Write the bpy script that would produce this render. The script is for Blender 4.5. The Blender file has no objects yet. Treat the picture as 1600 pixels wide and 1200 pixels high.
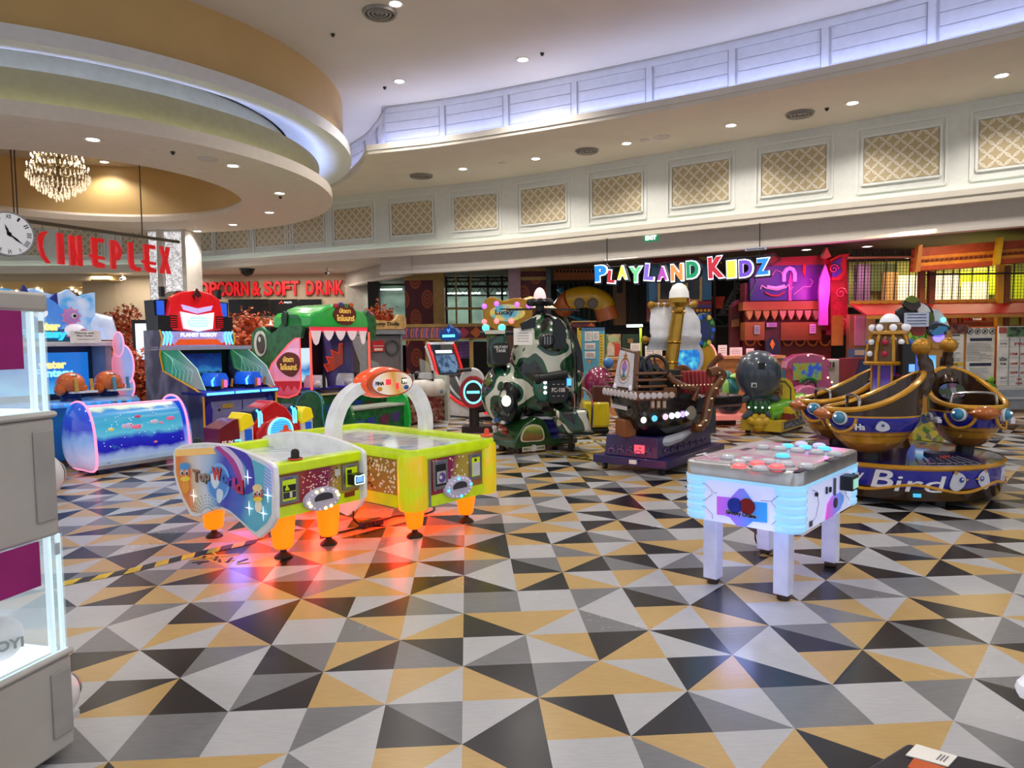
import bpy, bmesh, math, random
from mathutils import Vector, Matrix
random.seed(7)
S = bpy.context.scene
COL = S.collection
R = math.radians
pi = math.pi
sin, cos = math.sin, math.cos

# ---------------------------------------------------------------- camera
F, CH, PITCH, ROLL = 1103.2, 1.45, .0602, -.0128
cp, sp, cr, sr = cos(PITCH), sin(PITCH), cos(ROLL), sin(ROLL)
up0 = Vector((0, sp, cp)); x0_ = Vector((1, 0, 0))
AX = cr*x0_ + sr*up0            # image right
UP = -sr*x0_ + cr*up0           # image up
FW = Vector((0, cp, -sp))       # view direction
cam = bpy.data.cameras.new('camera'); camo = bpy.data.objects.new('camera', cam); COL.objects.link(camo)
m = Matrix((AX, UP, -FW)).transposed().to_4x4(); m.translation = Vector((0, 0, CH)); camo.matrix_world = m
cam.sensor_width = 36; cam.lens = 36*F/1600; cam.clip_start = .05; cam.clip_end = 200
S.camera = camo

def ray(px, py):
    return AX*((px-800)/F) - UP*((py-600)/F) + FW
def at(px, py, Y):              # point of the place at depth Y that is seen at this pixel
    d = ray(px, py); return Vector((0, 0, CH)) + d*(Y/d.y)
def gr(px, py, z=0):            # point at height z
    d = ray(px, py); return Vector((0, 0, CH)) + d*((z-CH)/d.z)

# ---------------------------------------------------------------- world, exposure
S.view_settings.view_transform = 'Standard'; S.view_settings.look = 'None'
S.view_settings.gamma = 1; S.view_settings.use_curve_mapping = False
S.view_settings.exposure = -0.06
w = bpy.data.worlds.new('world'); S.world = w; w.use_nodes = True
bg = w.node_tree.nodes['Background']; bg.inputs[0].default_value = (.86, .92, 1, 1); bg.inputs[1].default_value = .78

def light(name, kind, loc, power, color=(1, 1, 1), size=.1, rot=(0, 0, 0), spot=120, sy=None):
    d = bpy.data.lights.new(name, kind); d.energy = power; d.color = color
    if kind == 'AREA':
        d.size = size
        if sy: d.shape = 'RECTANGLE'; d.size_y = sy
    else: d.shadow_soft_size = size
    if kind == 'SPOT': d.spot_size = R(spot); d.spot_blend = .6
    o = bpy.data.objects.new(name, d); o.location = loc; o.rotation_euler = rot; COL.objects.link(o)
    return o

# ---------------------------------------------------------------- materials
def hexc(h):
    c = [int(h[i:i+2], 16)/255 for i in (0, 2, 4)]
    return tuple(x/12.92 if x <= .04045 else ((x+.055)/1.055)**2.4 for x in c)
MC = {}
def M(h, rough=.45, metal=0, emit=0, alpha=1, trans=0, noise=.06, nscale=9, coat=0, ecol=None):
    k = (h, rough, metal, emit, alpha, trans, noise, nscale, coat, ecol)
    if k in MC: return MC[k]
    mt = bpy.data.materials.new('finish_'+h); mt.use_nodes = True
    nt = mt.node_tree; b = nt.nodes['Principled BSDF']; c = hexc(h)
    b.inputs['Base Color'].default_value = (*c, 1)
    if noise:
        tc = nt.nodes.new('ShaderNodeTexCoord'); n = nt.nodes.new('ShaderNodeTexNoise'); n.inputs['Scale'].default_value = nscale
        n.inputs['Detail'].default_value = 3
        rp = nt.nodes.new('ShaderNodeValToRGB'); lo = [max(0, x*(1-noise*1.6)) for x in c]; hi = [min(1, x*(1+noise)) for x in c]
        rp.color_ramp.elements[0].position = .35; rp.color_ramp.elements[1].position = .65
        rp.color_ramp.elements[0].color = (*lo, 1); rp.color_ramp.elements[1].color = (*hi, 1)
        nt.links.new(tc.outputs['Object'], n.inputs['Vector']); nt.links.new(n.outputs['Fac'], rp.inputs[0])
        nt.links.new(rp.outputs[0], b.inputs['Base Color'])
    b.inputs['Roughness'].default_value = rough; b.inputs['Metallic'].default_value = metal
    if emit:
        b.inputs['Emission Color'].default_value = (*(hexc(ecol) if ecol else c), 1); b.inputs['Emission Strength'].default_value = emit
    b.inputs['Alpha'].default_value = alpha
    if trans: b.inputs['Transmission Weight'].default_value = trans
    if coat: b.inputs['Coat Weight'].default_value = coat; b.inputs['Coat Roughness'].default_value = .08
    MC[k] = mt; return mt
def ramp(name, stops, vec=(0, 0, 1), off=0, rough=.4, emit=0, wob=0, wscale=3, interp='LINEAR', tex=None, tscale=5, coat=0, emix=1):
    """colour ramp along an object-space direction (or through a noise / voronoi / wave texture)"""
    mt = bpy.data.materials.new(name); mt.use_nodes = True
    nt = mt.node_tree; b = nt.nodes['Principled BSDF']; N = nt.nodes.new; L = nt.links.new
    tc = N('ShaderNodeTexCoord')
    if tex == 'noise':
        t = N('ShaderNodeTexNoise'); t.inputs['Scale'].default_value = tscale; t.inputs['Detail'].default_value = 1.5
        L(tc.outputs['Object'], t.inputs['Vector']); src = t.outputs['Fac']
    elif tex == 'voronoi':
        t = N('ShaderNodeTexVoronoi'); t.inputs['Scale'].default_value = tscale
        L(tc.outputs['Object'], t.inputs['Vector']); src = t.outputs['Distance']
    elif tex == 'cells':
        t = N('ShaderNodeTexVoronoi'); t.inputs['Scale'].default_value = tscale
        L(tc.outputs['Object'], t.inputs['Vector']); sp_ = N('ShaderNodeSeparateColor'); L(t.outputs['Color'], sp_.inputs[0]); src = sp_.outputs[0]
    else:
        d = N('ShaderNodeVectorMath'); d.operation = 'DOT_PRODUCT'; d.inputs[1].default_value = vec; L(tc.outputs['Object'], d.inputs[0])
        a = N('ShaderNodeMath'); a.operation = 'ADD'; a.inputs[1].default_value = off; L(d.outputs['Value'], a.inputs[0]); src = a.outputs[0]
        if wob:
            n = N('ShaderNodeTexNoise'); n.inputs['Scale'].default_value = wscale; L(tc.outputs['Object'], n.inputs['Vector'])
            q = N('ShaderNodeMath'); q.operation = 'MULTIPLY_ADD'; q.inputs[1].default_value = wob; L(n.outputs['Fac'], q.inputs[0]); L(src, q.inputs[2]); src = q.outputs[0]
    rp = N('ShaderNodeValToRGB'); rp.color_ramp.interpolation = interp; e = rp.color_ramp.elements
    for i, (p, h) in enumerate(stops):
        el = e[i] if i < 2 else e.new(p)
        el.position = p; el.color = (*hexc(h), 1)
    L(src, rp.inputs[0]); L(rp.outputs[0], b.inputs['Base Color']); b.inputs['Roughness'].default_value = rough
    if emit: L(rp.outputs[0], b.inputs['Emission Color']); b.inputs['Emission Strength'].default_value = emit
    if coat: b.inputs['Coat Weight'].default_value = coat
    return mt
def glass(h='e8f4f4', alpha=.18, rough=.04, emit=0):
    return M(h, rough, 0, emit, alpha, 0, 0)
WHITE = M('e9e9ec', .35); BLACK = M('16161a', .4); CHROME = M('c8cacd', .2, 1); DGREY = M('3a3b40', .5); GOLD = M('b98a2c', .3, .6)
PAPER = M('f4f2ee', .7)

# ---------------------------------------------------------------- mesh building
class Fr:
    def __init__(s, o, u=(1, 0, 0), v=(0, 0, 1)):
        s.o = Vector(o); s.u = Vector(u).normalized(); s.v = Vector(v).normalized(); s.n = s.u.cross(s.v)
    def p(s, x, y, d=0): return s.o + s.u*x + s.v*y + s.n*d
XY = Fr((0, 0, 0), (1, 0, 0), (0, 1, 0))
_tc = {}
def text_geo(st, bold=0):
    k = (st, bold)
    if k not in _tc:
        c = bpy.data.curves.new('lettering', 'FONT'); c.body = st; c.size = 1; c.offset = bold; c.resolution_u = 3
        o = bpy.data.objects.new('lettering', c); me = bpy.data.meshes.new_from_object(o)
        vs = [tuple(v.co) for v in me.vertices]; fs = [tuple(p.vertices) for p in me.polygons]
        bpy.data.objects.remove(o); bpy.data.curves.remove(c); bpy.data.meshes.remove(me)
        if not vs: vs = [(0, 0, 0)]
        xs = [v[0] for v in vs]; ys = [v[1] for v in vs]
        _tc[k] = (vs, fs, min(xs), max(xs), min(ys), max(ys))
    return _tc[k]
class MB:
    def __init__(s, mat=None): s.v = []; s.f = []; s.fm = []; s.mats = []; s.m = mat or WHITE
    def add(s, vs, fs, mat=None):
        mat = mat or s.m
        if mat not in s.mats: s.mats.append(mat)
        i = s.mats.index(mat); n = len(s.v)
        s.v += [tuple(v) for v in vs]; s.f += [tuple(a+n for a in f) for f in fs]; s.fm += [i]*len(fs)
        return s
    def box(s, c, d, rz=0, mat=None, top=1):
        cx, cy, cz = c; a, b, h = d[0]/2, d[1]/2, d[2]/2; vs = []
        for z, k in ((-h, 1), (h, top)):
            for x, y in ((-a, -b), (a, -b), (a, b), (-a, b)):
                x *= k; y *= k
                vs.append((cx+x*cos(rz)-y*sin(rz), cy+x*sin(rz)+y*cos(rz), cz+z))
        return s.add(vs, [(3, 2, 1, 0), (4, 5, 6, 7), (0, 1, 5, 4), (1, 2, 6, 5), (2, 3, 7, 6), (3, 0, 4, 7)], mat)
    def bb(s, x0, x1, y0, y1, z0, z1, mat=None): return s.box(((x0+x1)/2, (y0+y1)/2, (z0+z1)/2), (abs(x1-x0), abs(y1-y0), abs(z1-z0)), 0, mat)
    def cyl(s, a, b, r0, r1=None, n=16, mat=None): return s.tube([a, b], [r0, r0 if r1 is None else r1], n, mat)
    def tube(s, path, r, n=8, mat=None, closed=False):
        P = [Vector(p) for p in path]; K = len(P)
        if not isinstance(r, (list, tuple)): r = [r]*K
        vs = []; fs = []; ref = None
        for i in range(K):
            if closed: t = P[(i+1) % K]-P[i-1]
            else: t = (P[min(i+1, K-1)]-P[max(i-1, 0)])
            t.normalize()
            if ref is None: ref = Vector((0, 0, 1)) if abs(t.z) < .9 else Vector((1, 0, 0))
            a = (ref - t*ref.dot(t))
            if a.length < 1e-4: a = Vector((1, 0, 0))-t*t.x
            a.normalize(); ref = a; b = t.cross(a)
            for j in range(n):
                q = 2*pi*j/n; vs.append(P[i]+(a*cos(q)+b*sin(q))*r[i])
        for i in range(K if closed else K-1):
            for j in range(n): fs.append((i*n+j, i*n+(j+1) % n, ((i+1) % K)*n+(j+1) % n, ((i+1) % K)*n+j))
        if not closed: fs += [tuple(range(n-1, -1, -1)), tuple((K-1)*n+j for j in range(n))]
        return s.add(vs, fs, mat)
    def lathe(s, prof, c=(0, 0, 0), n=28, mat=None, fr=None, a0=0, a1=2*pi, sx=1, sy=1, mats=None):
        """profile of (radius, height); fr gives another axis"""
        full = a1-a0 > 2*pi-.01; k = n if full else n+1; vs = []
        for r, z in prof:
            for j in range(k):
                q = a0+(a1-a0)*j/n; x, y = r*cos(q)*sx, r*sin(q)*sy
                vs.append(fr.p(x, y, z) if fr else (c[0]+x, c[1]+y, c[2]+z))
        for i in range(len(prof)-1):
            fs = []
            for j in range(n):
                j2 = (j+1) % k; fs.append((i*k+j, i*k+j2, (i+1)*k+j2, (i+1)*k+j))
            if mats or i == 0:
                pass
            s._lf(vs if i == 0 else None, fs, (mats[i] if mats else mat))
        s._lb = None
        return s
    def _lf(s, vs, fs, mat):
        mat = mat or s.m
        if mat not in s.mats: s.mats.append(mat)
        if vs is not None: s._lb = len(s.v); s.v += [tuple(v) for v in vs]
        s.f += [tuple(a+s._lb for a in f) for f in fs]; s.fm += [s.mats.index(mat)]*len(fs)
    def ball(s, c, r, n=16, mat=None, z0=-1, rz=0):
        r = (r, r, r) if not isinstance(r, (tuple, list)) else r; vs = []; fs = []; mrows = n//2
        for i in range(mrows+1):
            t = -pi/2+pi*i/mrows; z = max(sin(t), z0); rr = cos(t)
            for j in range(n):
                q = 2*pi*j/n; x, y = r[0]*rr*cos(q), r[1]*rr*sin(q)
                vs.append((c[0]+x*cos(rz)-y*sin(rz), c[1]+x*sin(rz)+y*cos(rz), c[2]+r[2]*z))
        for i in range(mrows):
            for j in range(n): fs.append((i*n+j, i*n+(j+1) % n, (i+1)*n+(j+1) % n, (i+1)*n+j))
        return s.add(vs, fs, mat)
    def loft(s, rings, mat=None, caps=True, closed=False):
        n = len(rings[0]); vs = [p for r in rings for p in r]; K = len(rings); fs = []
        for i in range(K if closed else K-1):
            for j in range(n): fs.append((i*n+j, i*n+(j+1) % n, ((i+1) % K)*n+(j+1) % n, ((i+1) % K)*n+j))
        if caps and not closed: fs += [tuple(range(n-1, -1, -1)), tuple((K-1)*n+j for j in range(n))]
        return s.add(vs, fs, mat)
    def poly(s, fr, pts, d0=0, d1=.01, mat=None):
        n = len(pts); vs = [fr.p(x, y, d0) for x, y in pts]+[fr.p(x, y, d1) for x, y in pts]
        fs = [tuple(range(n-1, -1, -1)), tuple(range(n, 2*n))]+[(i, (i+1) % n, n+(i+1) % n, n+i) for i in range(n)]
        return s.add(vs, fs, mat)
    def rect(s, fr, x0, y0, x1, y1, d0=0, d1=.01, mat=None): return s.poly(fr, [(x0, y0), (x1, y0), (x1, y1), (x0, y1)], d0, d1, mat)
    def disc(s, fr, cx, cy, rx, d0=0, d1=.01, mat=None, ry=None, n=20, a0=0, a1=2*pi):
        ry = ry or rx; full = a1-a0 > 6.28
        return s.poly(fr, [(cx+rx*cos(a0+(a1-a0)*i/(n if full else n-1)), cy+ry*sin(a0+(a1-a0)*i/(n if full else n-1))) for i in range(n)], d0, d1, mat)
    def star(s, fr, cx, cy, r, d0=0, d1=.01, mat=None, n=5, k=.45, a=pi/2):
        return s.poly(fr, [(cx+(r if i % 2 == 0 else r*k)*cos(a+pi*i/n), cy+(r if i % 2 == 0 else r*k)*sin(a+pi*i/n)) for i in range(2*n)], d0, d1, mat)
    def text(s, fr, st, x, y, w, h, d0=0, d1=.01, mat=None, bold=.012, mirror=1):
        vs, fs, ax, bx, ay, by = text_geo(st, bold); n = len(vs)
        kx, ky = w/max(bx-ax, .01), h/max(by-ay, .01)
        V0 = [fr.p(x+(v[0]-ax)*kx, y+(v[1]-ay)*ky, d0) for v in vs]; V1 = [fr.p(x+(v[0]-ax)*kx, y+(v[1]-ay)*ky, d1) for v in vs]
        cnt = {}
        for f in fs:
            for i in range(len(f)):
                e = (f[i], f[(i+1) % len(f)]); cnt[e] = 1
        side = [(a, b, n+b, n+a) for (a, b) in cnt if (b, a) not in cnt]
        return s.add(V0+V1, [tuple(n+a for a in f) for f in fs]+side, mat)
    def build(s, name, parent=None, bevel=0, smooth=35, label=None, kind=None, recalc=True):
        me = bpy.data.meshes.new(name); me.from_pydata(s.v, [], s.f)
        for mt in s.mats: me.materials.append(mt)
        me.polygons.foreach_set('material_index', s.fm)
        if recalc:
            b = bmesh.new(); b.from_mesh(me); bmesh.ops.remove_doubles(b, verts=b.verts, dist=1e-5)
            bmesh.ops.recalc_face_normals(b, faces=b.faces); b.to_mesh(me); b.free()
        me.polygons.foreach_set('use_smooth', [True]*len(me.polygons)); me.set_sharp_from_angle(angle=R(smooth))
        o = bpy.data.objects.new(name, me); COL.objects.link(o); o.parent = parent
        if bevel:
            bv = o.modifiers.new('edge', 'BEVEL'); bv.width = bevel; bv.segments = 2; bv.limit_method = 'ANGLE'; bv.angle_limit = R(40)
        if label: o['label'] = label
        if kind: o['kind'] = kind
        return o
def tag(o, label, cat, group=None):
    o['label'] = label; o['category'] = cat
    if group: o['group'] = group
    return o
def thing(name, label, cat, loc=(0, 0, 0), rz=0, group=None):
    o = bpy.data.objects.new(name, None); COL.objects.link(o); o.location = loc; o.rotation_euler = (0, 0, rz); o.empty_display_size = .1
    return tag(o, label, cat, group)
def struct(name, mb, **k): return mb.build(name, None, kind='structure', **k)
def dup(root, loc=None, rz=None, label=None):
    r = root.copy(); COL.objects.link(r)
    if loc is not None: r.location = loc
    if rz is not None: r.rotation_euler = (0, 0, rz)
    if label: r['label'] = label
    for ch in root.children:
        c = ch.copy(); COL.objects.link(c); c.parent = r
        for g in ch.children:
            d = g.copy(); COL.objects.link(d); d.parent = c
    return r
def smooth_pts(P, n=6):
    out = []; P = [Vector(p) for p in P]
    for i in range(len(P)-1):
        a, b, c, d = P[max(i-1, 0)], P[i], P[i+1], P[min(i+2, len(P)-1)]
        for j in range(n):
            t = j/n; out.append(.5*((2*b)+(c-a)*t+(2*a-5*b+4*c-d)*t*t+(-a+3*b-3*c+d)*t**3))
    return out+[P[-1]]
def blob(pts, n=5):              # closed smooth outline through 2-D points
    P = [Vector((*p, 0)) for p in pts]; N = len(P); out = []
    for i in range(N):
        a, b, c, d = P[i-1], P[i], P[(i+1) % N], P[(i+2) % N]
        for j in range(n):
            t = j/n; q = .5*((2*b)+(c-a)*t+(2*a-5*b+4*c-d)*t*t+(-a+3*b-3*c+d)*t**3); out.append((q.x, q.y))
    return out
# ---------------------------------------------------------------- lamps of the place
WARM = (1, .93, .85); COOL = (.45, .58, 1)
WALL = [(-19, 20.2), (-15.5, 20.9), (-12.5, 21.1), (-9.6, 20.8), (-6.4, 19.6), (-3.3, 18.3), (0, 16.9), (3.2, 14.85), (6.08, 12.95), (8.27, 11.4), (11, 9.2), (14, 6.2), (16, 3)]
LIP1 = [(-2.87, 14.7), (-1.4, 14.2), (0, 13.55), (2.64, 12.15), (4.8, 10.8), (6.77, 9.33), (9.2, 7.2), (11.5, 4.4), (13, 1)]
LIP2 = [(-5.6, 19.0), (-4.9, 18.35), (-3.85, 17.0), (-3.2, 15.7), (-2.87, 14.7)]
def crv(P, n=6): return [Vector((p.x, p.y, 0)) for p in smooth_pts([(a, b, 0) for a, b in P], n)]
wallc = crv(WALL); lipc = crv(LIP2)[:-1]+crv(LIP1)
def offs(C, d):                  # offset towards the camera side (right of travel is the hall)
    out = []
    for i, p in enumerate(C):
        t = C[min(i+1, len(C)-1)]-C[max(i-1, 0)]; t.normalize(); out.append(Vector((p.x+t.y*d, p.y-t.x*d, 0)))
    return out
def strip(mb, A, za, B, zb, mat=None):
    vs = [(p.x, p.y, za) for p in A]+[(p.x, p.y, zb) for p in B]; n = len(A)
    mb.add(vs, [(i, i+1, n+i+1, n+i) for i in range(n-1)], mat)
def band(mb, A, d0, d1, z0, z1, mat=None):     # solid band following a plan curve between two offsets
    P0, P1 = offs(A, d0), offs(A, d1)
    strip(mb, P0, z0, P0, z1, mat); strip(mb, P1, z0, P1, z1, mat); strip(mb, P0, z0, P1, z0, mat); strip(mb, P0, z1, P1, z1, mat)
def arc_pts(C, s0, s1, n=4):
    L = [0]
    for i in range(len(C)-1): L.append(L[-1]+(C[i+1]-C[i]).length)
    out = []
    for k in range(n+1):
        s = s0+(s1-s0)*k/n; i = 0
        while i < len(C)-2 and L[i+1] < s: i += 1
        t = (s-L[i])/(L[i+1]-L[i]); out.append(C[i].lerp(C[i+1], t))
    return out
def arc_len(C): return sum((C[i+1]-C[i]).length for i in range(len(C)-1))

PAINT = M('d9d3ca', .75, noise=.02, nscale=2); CREAM = M('ddd6c8', .7, noise=.02, nscale=2); PANELW = M('d9dbd6', .6, noise=.02); CEIL = M('ddd4ca', .85, noise=.02, nscale=1)
BLUEW = M('dcdfee', .6, noise=.02)

# ---------------------------------------------------------------- floor: one mesh of two-triangle tiles
def tilemat(h, ns=.10):
    mt = bpy.data.materials.new('vinyl_tile'); mt.use_nodes = True; nt = mt.node_tree; b = nt.nodes['Principled BSDF']; N = nt.nodes.new; L = nt.links.new
    tc = N('ShaderNodeTexCoord'); n = N('ShaderNodeTexNoise'); n.inputs['Scale'].default_value = 1.6; n.inputs['Detail'].default_value = 6; n.inputs['Roughness'].default_value = .7
    mp = N('ShaderNodeMapping'); mp.inputs['Scale'].default_value = (1, 6, 1); mp.inputs['Rotation'].default_value = (0, 0, .5)
    n2 = N('ShaderNodeTexNoise'); n2.inputs['Scale'].default_value = 14; n2.inputs['Detail'].default_value = 4
    L(tc.outputs['Object'], n.inputs['Vector']); L(tc.outputs['Object'], mp.inputs[0]); L(mp.outputs[0], n2.inputs['Vector'])
    c = hexc(h); rp = N('ShaderNodeValToRGB'); rp.color_ramp.elements[0].position = .3; rp.color_ramp.elements[1].position = .62
    rp.color_ramp.elements[0].color = (*[x*(1-ns*1.7) for x in c], 1); rp.color_ramp.elements[1].color = (*[min(1, x*(1+ns*.3)+.004) for x in c], 1)
    mx = N('ShaderNodeMath'); mx.operation = 'MULTIPLY_ADD'; mx.inputs[1].default_value = .5; L(n.outputs['Fac'], mx.inputs[0])
    hf = N('ShaderNodeMath'); hf.operation = 'MULTIPLY'; hf.inputs[1].default_value = .5; L(n2.outputs['Fac'], hf.inputs[0]); L(hf.outputs[0], mx.inputs[2])
    L(mx.outputs[0], rp.inputs[0])
    # sparse scuff marks
    v = N('ShaderNodeTexNoise'); v.inputs['Scale'].default_value = 9; v.inputs['Detail'].default_value = 8; v.inputs['Roughness'].default_value = .8; L(tc.outputs['Object'], v.inputs['Vector'])
    r2 = N('ShaderNodeValToRGB'); r2.color_ramp.elements[0].position = .69; r2.color_ramp.elements[1].position = .74; L(v.outputs['Fac'], r2.inputs[0])
    mix = N('ShaderNodeMixRGB'); L(r2.outputs[0], mix.inputs[0]); L(rp.outputs[0], mix.inputs[1])
    dk = (.16, .16, .17, 1) if sum(c) < .2 else (*[x*.45 for x in c], 1)
    mix.inputs[2].default_value = dk; L(mix.outputs[0], b.inputs['Base Color'])
    rr = N('ShaderNodeMapRange'); rr.inputs['To Min'].default_value = .16; rr.inputs['To Max'].default_value = .34; L(n.outputs['Fac'], rr.inputs[0]); L(rr.outputs[0], b.inputs['Roughness'])
    b.inputs['Specular IOR Level'].default_value = .45
    return mt
TM = {'K': tilemat('121217'), 'W': tilemat('b7b9be', .08), 'G': tilemat('77797d'), 'Y': tilemat('c0a066', .08)}
PAT = ['WW GW KG WK YK WK GW GG', 'YW GW YW YK WW GY WY KY', 'WY KY WK GW KG YK GK WG', 'GY YW KY KW YK YW YW YK']
PAT = [p.split() for p in PAT]
T = .3086; YAW = .0631; GX, GY = -1.0166*T, 13.9802*T
def lat(c, r): return (GX+T*(c*cos(YAW)+r*sin(YAW)), GY+T*(c*sin(YAW)-r*cos(YAW)), 0)
mb = MB()
TA, TB = -70, 60
inside = lambda x, y: y > -3 and -19 < x < 17
vs = {}; V = []; FF = []; FMt = []; keys = list('KWGY')
def vid(c, r):
    if (c, r) not in vs: vs[(c, r)] = len(V); V.append(lat(c, r))
    return vs[(c, r)]
import bisect
wx = [p.x for p in wallc]
def wall_y(x):
    i = min(max(bisect.bisect(wx, x), 1), len(wx)-1); a, b_ = wallc[i-1], wallc[i]
    return a.y+(b_.y-a.y)*(x-a.x)/(b_.x-a.x+1e-9)
for r in range(-72, 27):
    for c in range(TA, TB):
        x, y, _ = lat(c+.5, r+.5)
        if not inside(x, y) or y > wall_y(x)+2.2+.3*(x > 5): continue
        q = (r-1)//4; rr = (r-1) % 4; k = PAT[rr][(c-1+4*q) % 8]
        if (c, r) == (-3, 4): k = 'GK'
        A, B, C_, D = vid(c, r), vid(c+1, r), vid(c+1, r+1), vid(c, r+1)   # back-left, back-right, front-right, front-left
        if (c+r) % 2 == 0: tl, tr = (A, D, C_), (A, C_, B)
        else: tl, tr = (A, D, B), (D, C_, B)
        FF += [tl, tr]; FMt += [keys.index(k[0]), keys.index(k[1])]
me = bpy.data.meshes.new('floor'); me.from_pydata(V, [], FF)
for k in keys: me.materials.append(TM[k])
me.polygons.foreach_set('material_index', FMt)
o = bpy.data.objects.new('floor', me); COL.objects.link(o); o['kind'] = 'structure'
mb = MB(M('8b8782', .6)); mb.bb(-22, 20, -4, 34, -.2, -.006); struct('floor', mb)
# pale lobby floor of the play area, on the right
mb = MB(M('c9bfb2', .35)); P0, P1 = offs(wallc, -1.2), offs(wallc, -9); strip(mb, P0, .004, P1, .004)
strip(mb, offs(wallc, -1.2), -.006, P0, .004); struct('floor', mb)
mb = MB(M('8f959b', .4)); strip(mb, offs(wallc, -2.1), .008, offs(wallc, -2.5), .008); struct('trim_1', mb)

# ---------------------------------------------------------------- upper ceiling, soffit, lip, louvred cove wall
mb = MB(CEIL); mb.bb(-22, 20, -4, 24, 6.35, 6.5); struct('ceiling', mb)
mb = MB(CREAM)                    # soffit between lip and panel wall
tail = [Vector((-19, 19.2, 0)), Vector((-12, 19.6, 0)), Vector((-8, 19.6, 0))]
full = tail+lipc; ring_ = full+[Vector((18, 1, 0))]+list(reversed(wallc)); n_ = len(ring_)
for z_ in (5.3, 5.34): mb.add([(p.x, p.y, z_) for p in ring_], [tuple(range(n_))])
struct('ceiling', mb)
mb = MB(PAINT); band(mb, lipc, 0, .03, 5.3, 5.37); band(mb, lipc, -.02, .05, 5.37, 5.48); band(mb, lipc, -.34, 0, 5.36, 5.40); struct('trim_2', mb)
mb = MB(BLUEW); band(mb, lipc, -.5, -.36, 5.36, 6.36); struct('wall_cove', mb)
s = .15; Lt = arc_len(lipc); lc = offs(lipc, -.36)
mb = MB(BLUEW); gmat = M('9aa2b8', .8, noise=0)
band(mb, lc, 0, .025, 6.2, 6.3)
s0 = arc_len(offs(crv(LIP2), -.36)); L2 = arc_len(lc)
edges = []; q = s0
while q < L2-1.5: edges.append((q+.06, q+1.32)); q += 1.42
q = s0-.1
while q > 1: edges.append((q-1.0, q-.06)); q -= 1.1
for a, b_ in edges:
    A = arc_pts(lc, a, b_, 4)
    for k in range(4):
        z = 5.44+k*.19; band(mb, A, 0, .018, z+.008, z+.182)
    st = arc_pts(lc, b_, b_+.12, 1); band(mb, st, 0, .03, 5.42, 6.2); band(mb, arc_pts(lc, b_, b_+.012, 1), .03, .033, 5.42, 6.2, gmat)
struct('wall_louvre', mb)
# blue strip lamps in the cove
CV = M('c0ceff', .5, 0, 24, noise=0)
sA = [p for p in offs(lipc, -.16)]
mb = MB(CV); band(mb, sA, 0, .03, 5.405, 5.425)
tag(mb.build('cove_light_strip'), 'blue cove light strip hidden on the ledge of the upper ceiling recess', 'light strip')

# ---------------------------------------------------------------- panelled bulkhead wall
mb = MB(PANELW); band(mb, wallc, -.15, 0, 3.78, 5.36); struct('wall_back', mb)
mb = MB(CREAM); band(mb, wallc, -.1, .24, 3.62, 3.78); band(mb, wallc, .12, .26, 3.74, 3.84); struct('trim_3', mb)
right = [p for p in wallc if p.x > -3.6]
mb = MB(M('b9b2aa', .7, noise=.02)); band(mb, right, -.1, .08, 3.24, 3.62); struct('wall_header', mb)
mb = MB(PAINT); band(mb, right, -.1, .13, 3.18, 3.26); struct('trim_4', mb)
LAT = None
def lattice():
    mt = bpy.data.materials.new('gold_lattice'); mt.use_nodes = True; nt = mt.node_tree; b = nt.nodes['Principled BSDF']; N = nt.nodes.new; L = nt.links.new
    uv = N('ShaderNodeUVMap'); uv.uv_map = 'UVMap'
    def grid(ang, sc):
        mp = N('ShaderNodeMapping'); mp.inputs['Rotation'].default_value = (0, 0, ang); mp.inputs['Scale'].default_value = (sc, sc, sc); L(uv.outputs[0], mp.inputs[0])
        v = N('ShaderNodeTexVoronoi'); v.voronoi_dimensions = '2D'; v.feature = 'DISTANCE_TO_EDGE'; v.inputs['Randomness'].default_value = 0; v.inputs['Scale'].default_value = 1; L(mp.outputs[0], v.inputs['Vector'])
        c = N('ShaderNodeMath'); c.operation = 'LESS_THAN'; c.inputs[1].default_value = .028; L(v.outputs['Distance'], c.inputs[0]); return c.outputs[0]
    def rings(sc, off):
        mp = N('ShaderNodeMapping'); mp.inputs['Scale'].default_value = (sc, sc, sc); mp.inputs['Location'].default_value = (off, off, 0); L(uv.outputs[0], mp.inputs[0])
        v = N('ShaderNodeTexVoronoi'); v.voronoi_dimensions = '2D'; v.inputs['Randomness'].default_value = 0; v.inputs['Scale'].default_value = 1; L(mp.outputs[0], v.inputs['Vector'])
        a = N('ShaderNodeMath'); a.operation = 'SUBTRACT'; a.inputs[1].default_value = .43; L(v.outputs['Distance'], a.inputs[0])
        a2 = N('ShaderNodeMath'); a2.operation = 'ABSOLUTE'; L(a.outputs[0], a2.inputs[0])
        c = N('ShaderNodeMath'); c.operation = 'LESS_THAN'; c.inputs[1].default_value = .032; L(a2.outputs[0], c.inputs[0]); return c.outputs[0]
    m1 = N('ShaderNodeMath'); m1.operation = 'MAXIMUM'; L(grid(pi/4, 2.26), m1.inputs[0]); L(rings(1.6, 0), m1.inputs[1])
    m2 = N('ShaderNodeMath'); m2.operation = 'MAXIMUM'; L(m1.outputs[0], m2.inputs[0]); L(rings(1.6, .5), m2.inputs[1])
    mix = N('ShaderNodeMixRGB'); L(m2.outputs[0], mix.inputs[0]); mix.inputs[1].default_value = (*hexc('b5a37d'), 1); mix.inputs[2].default_value = (*hexc('d9d2c2'), 1)
    L(mix.outputs[0], b.inputs['Base Color']); b.inputs['Roughness'].default_value = .5
    return mt
LAT = lattice()
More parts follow.
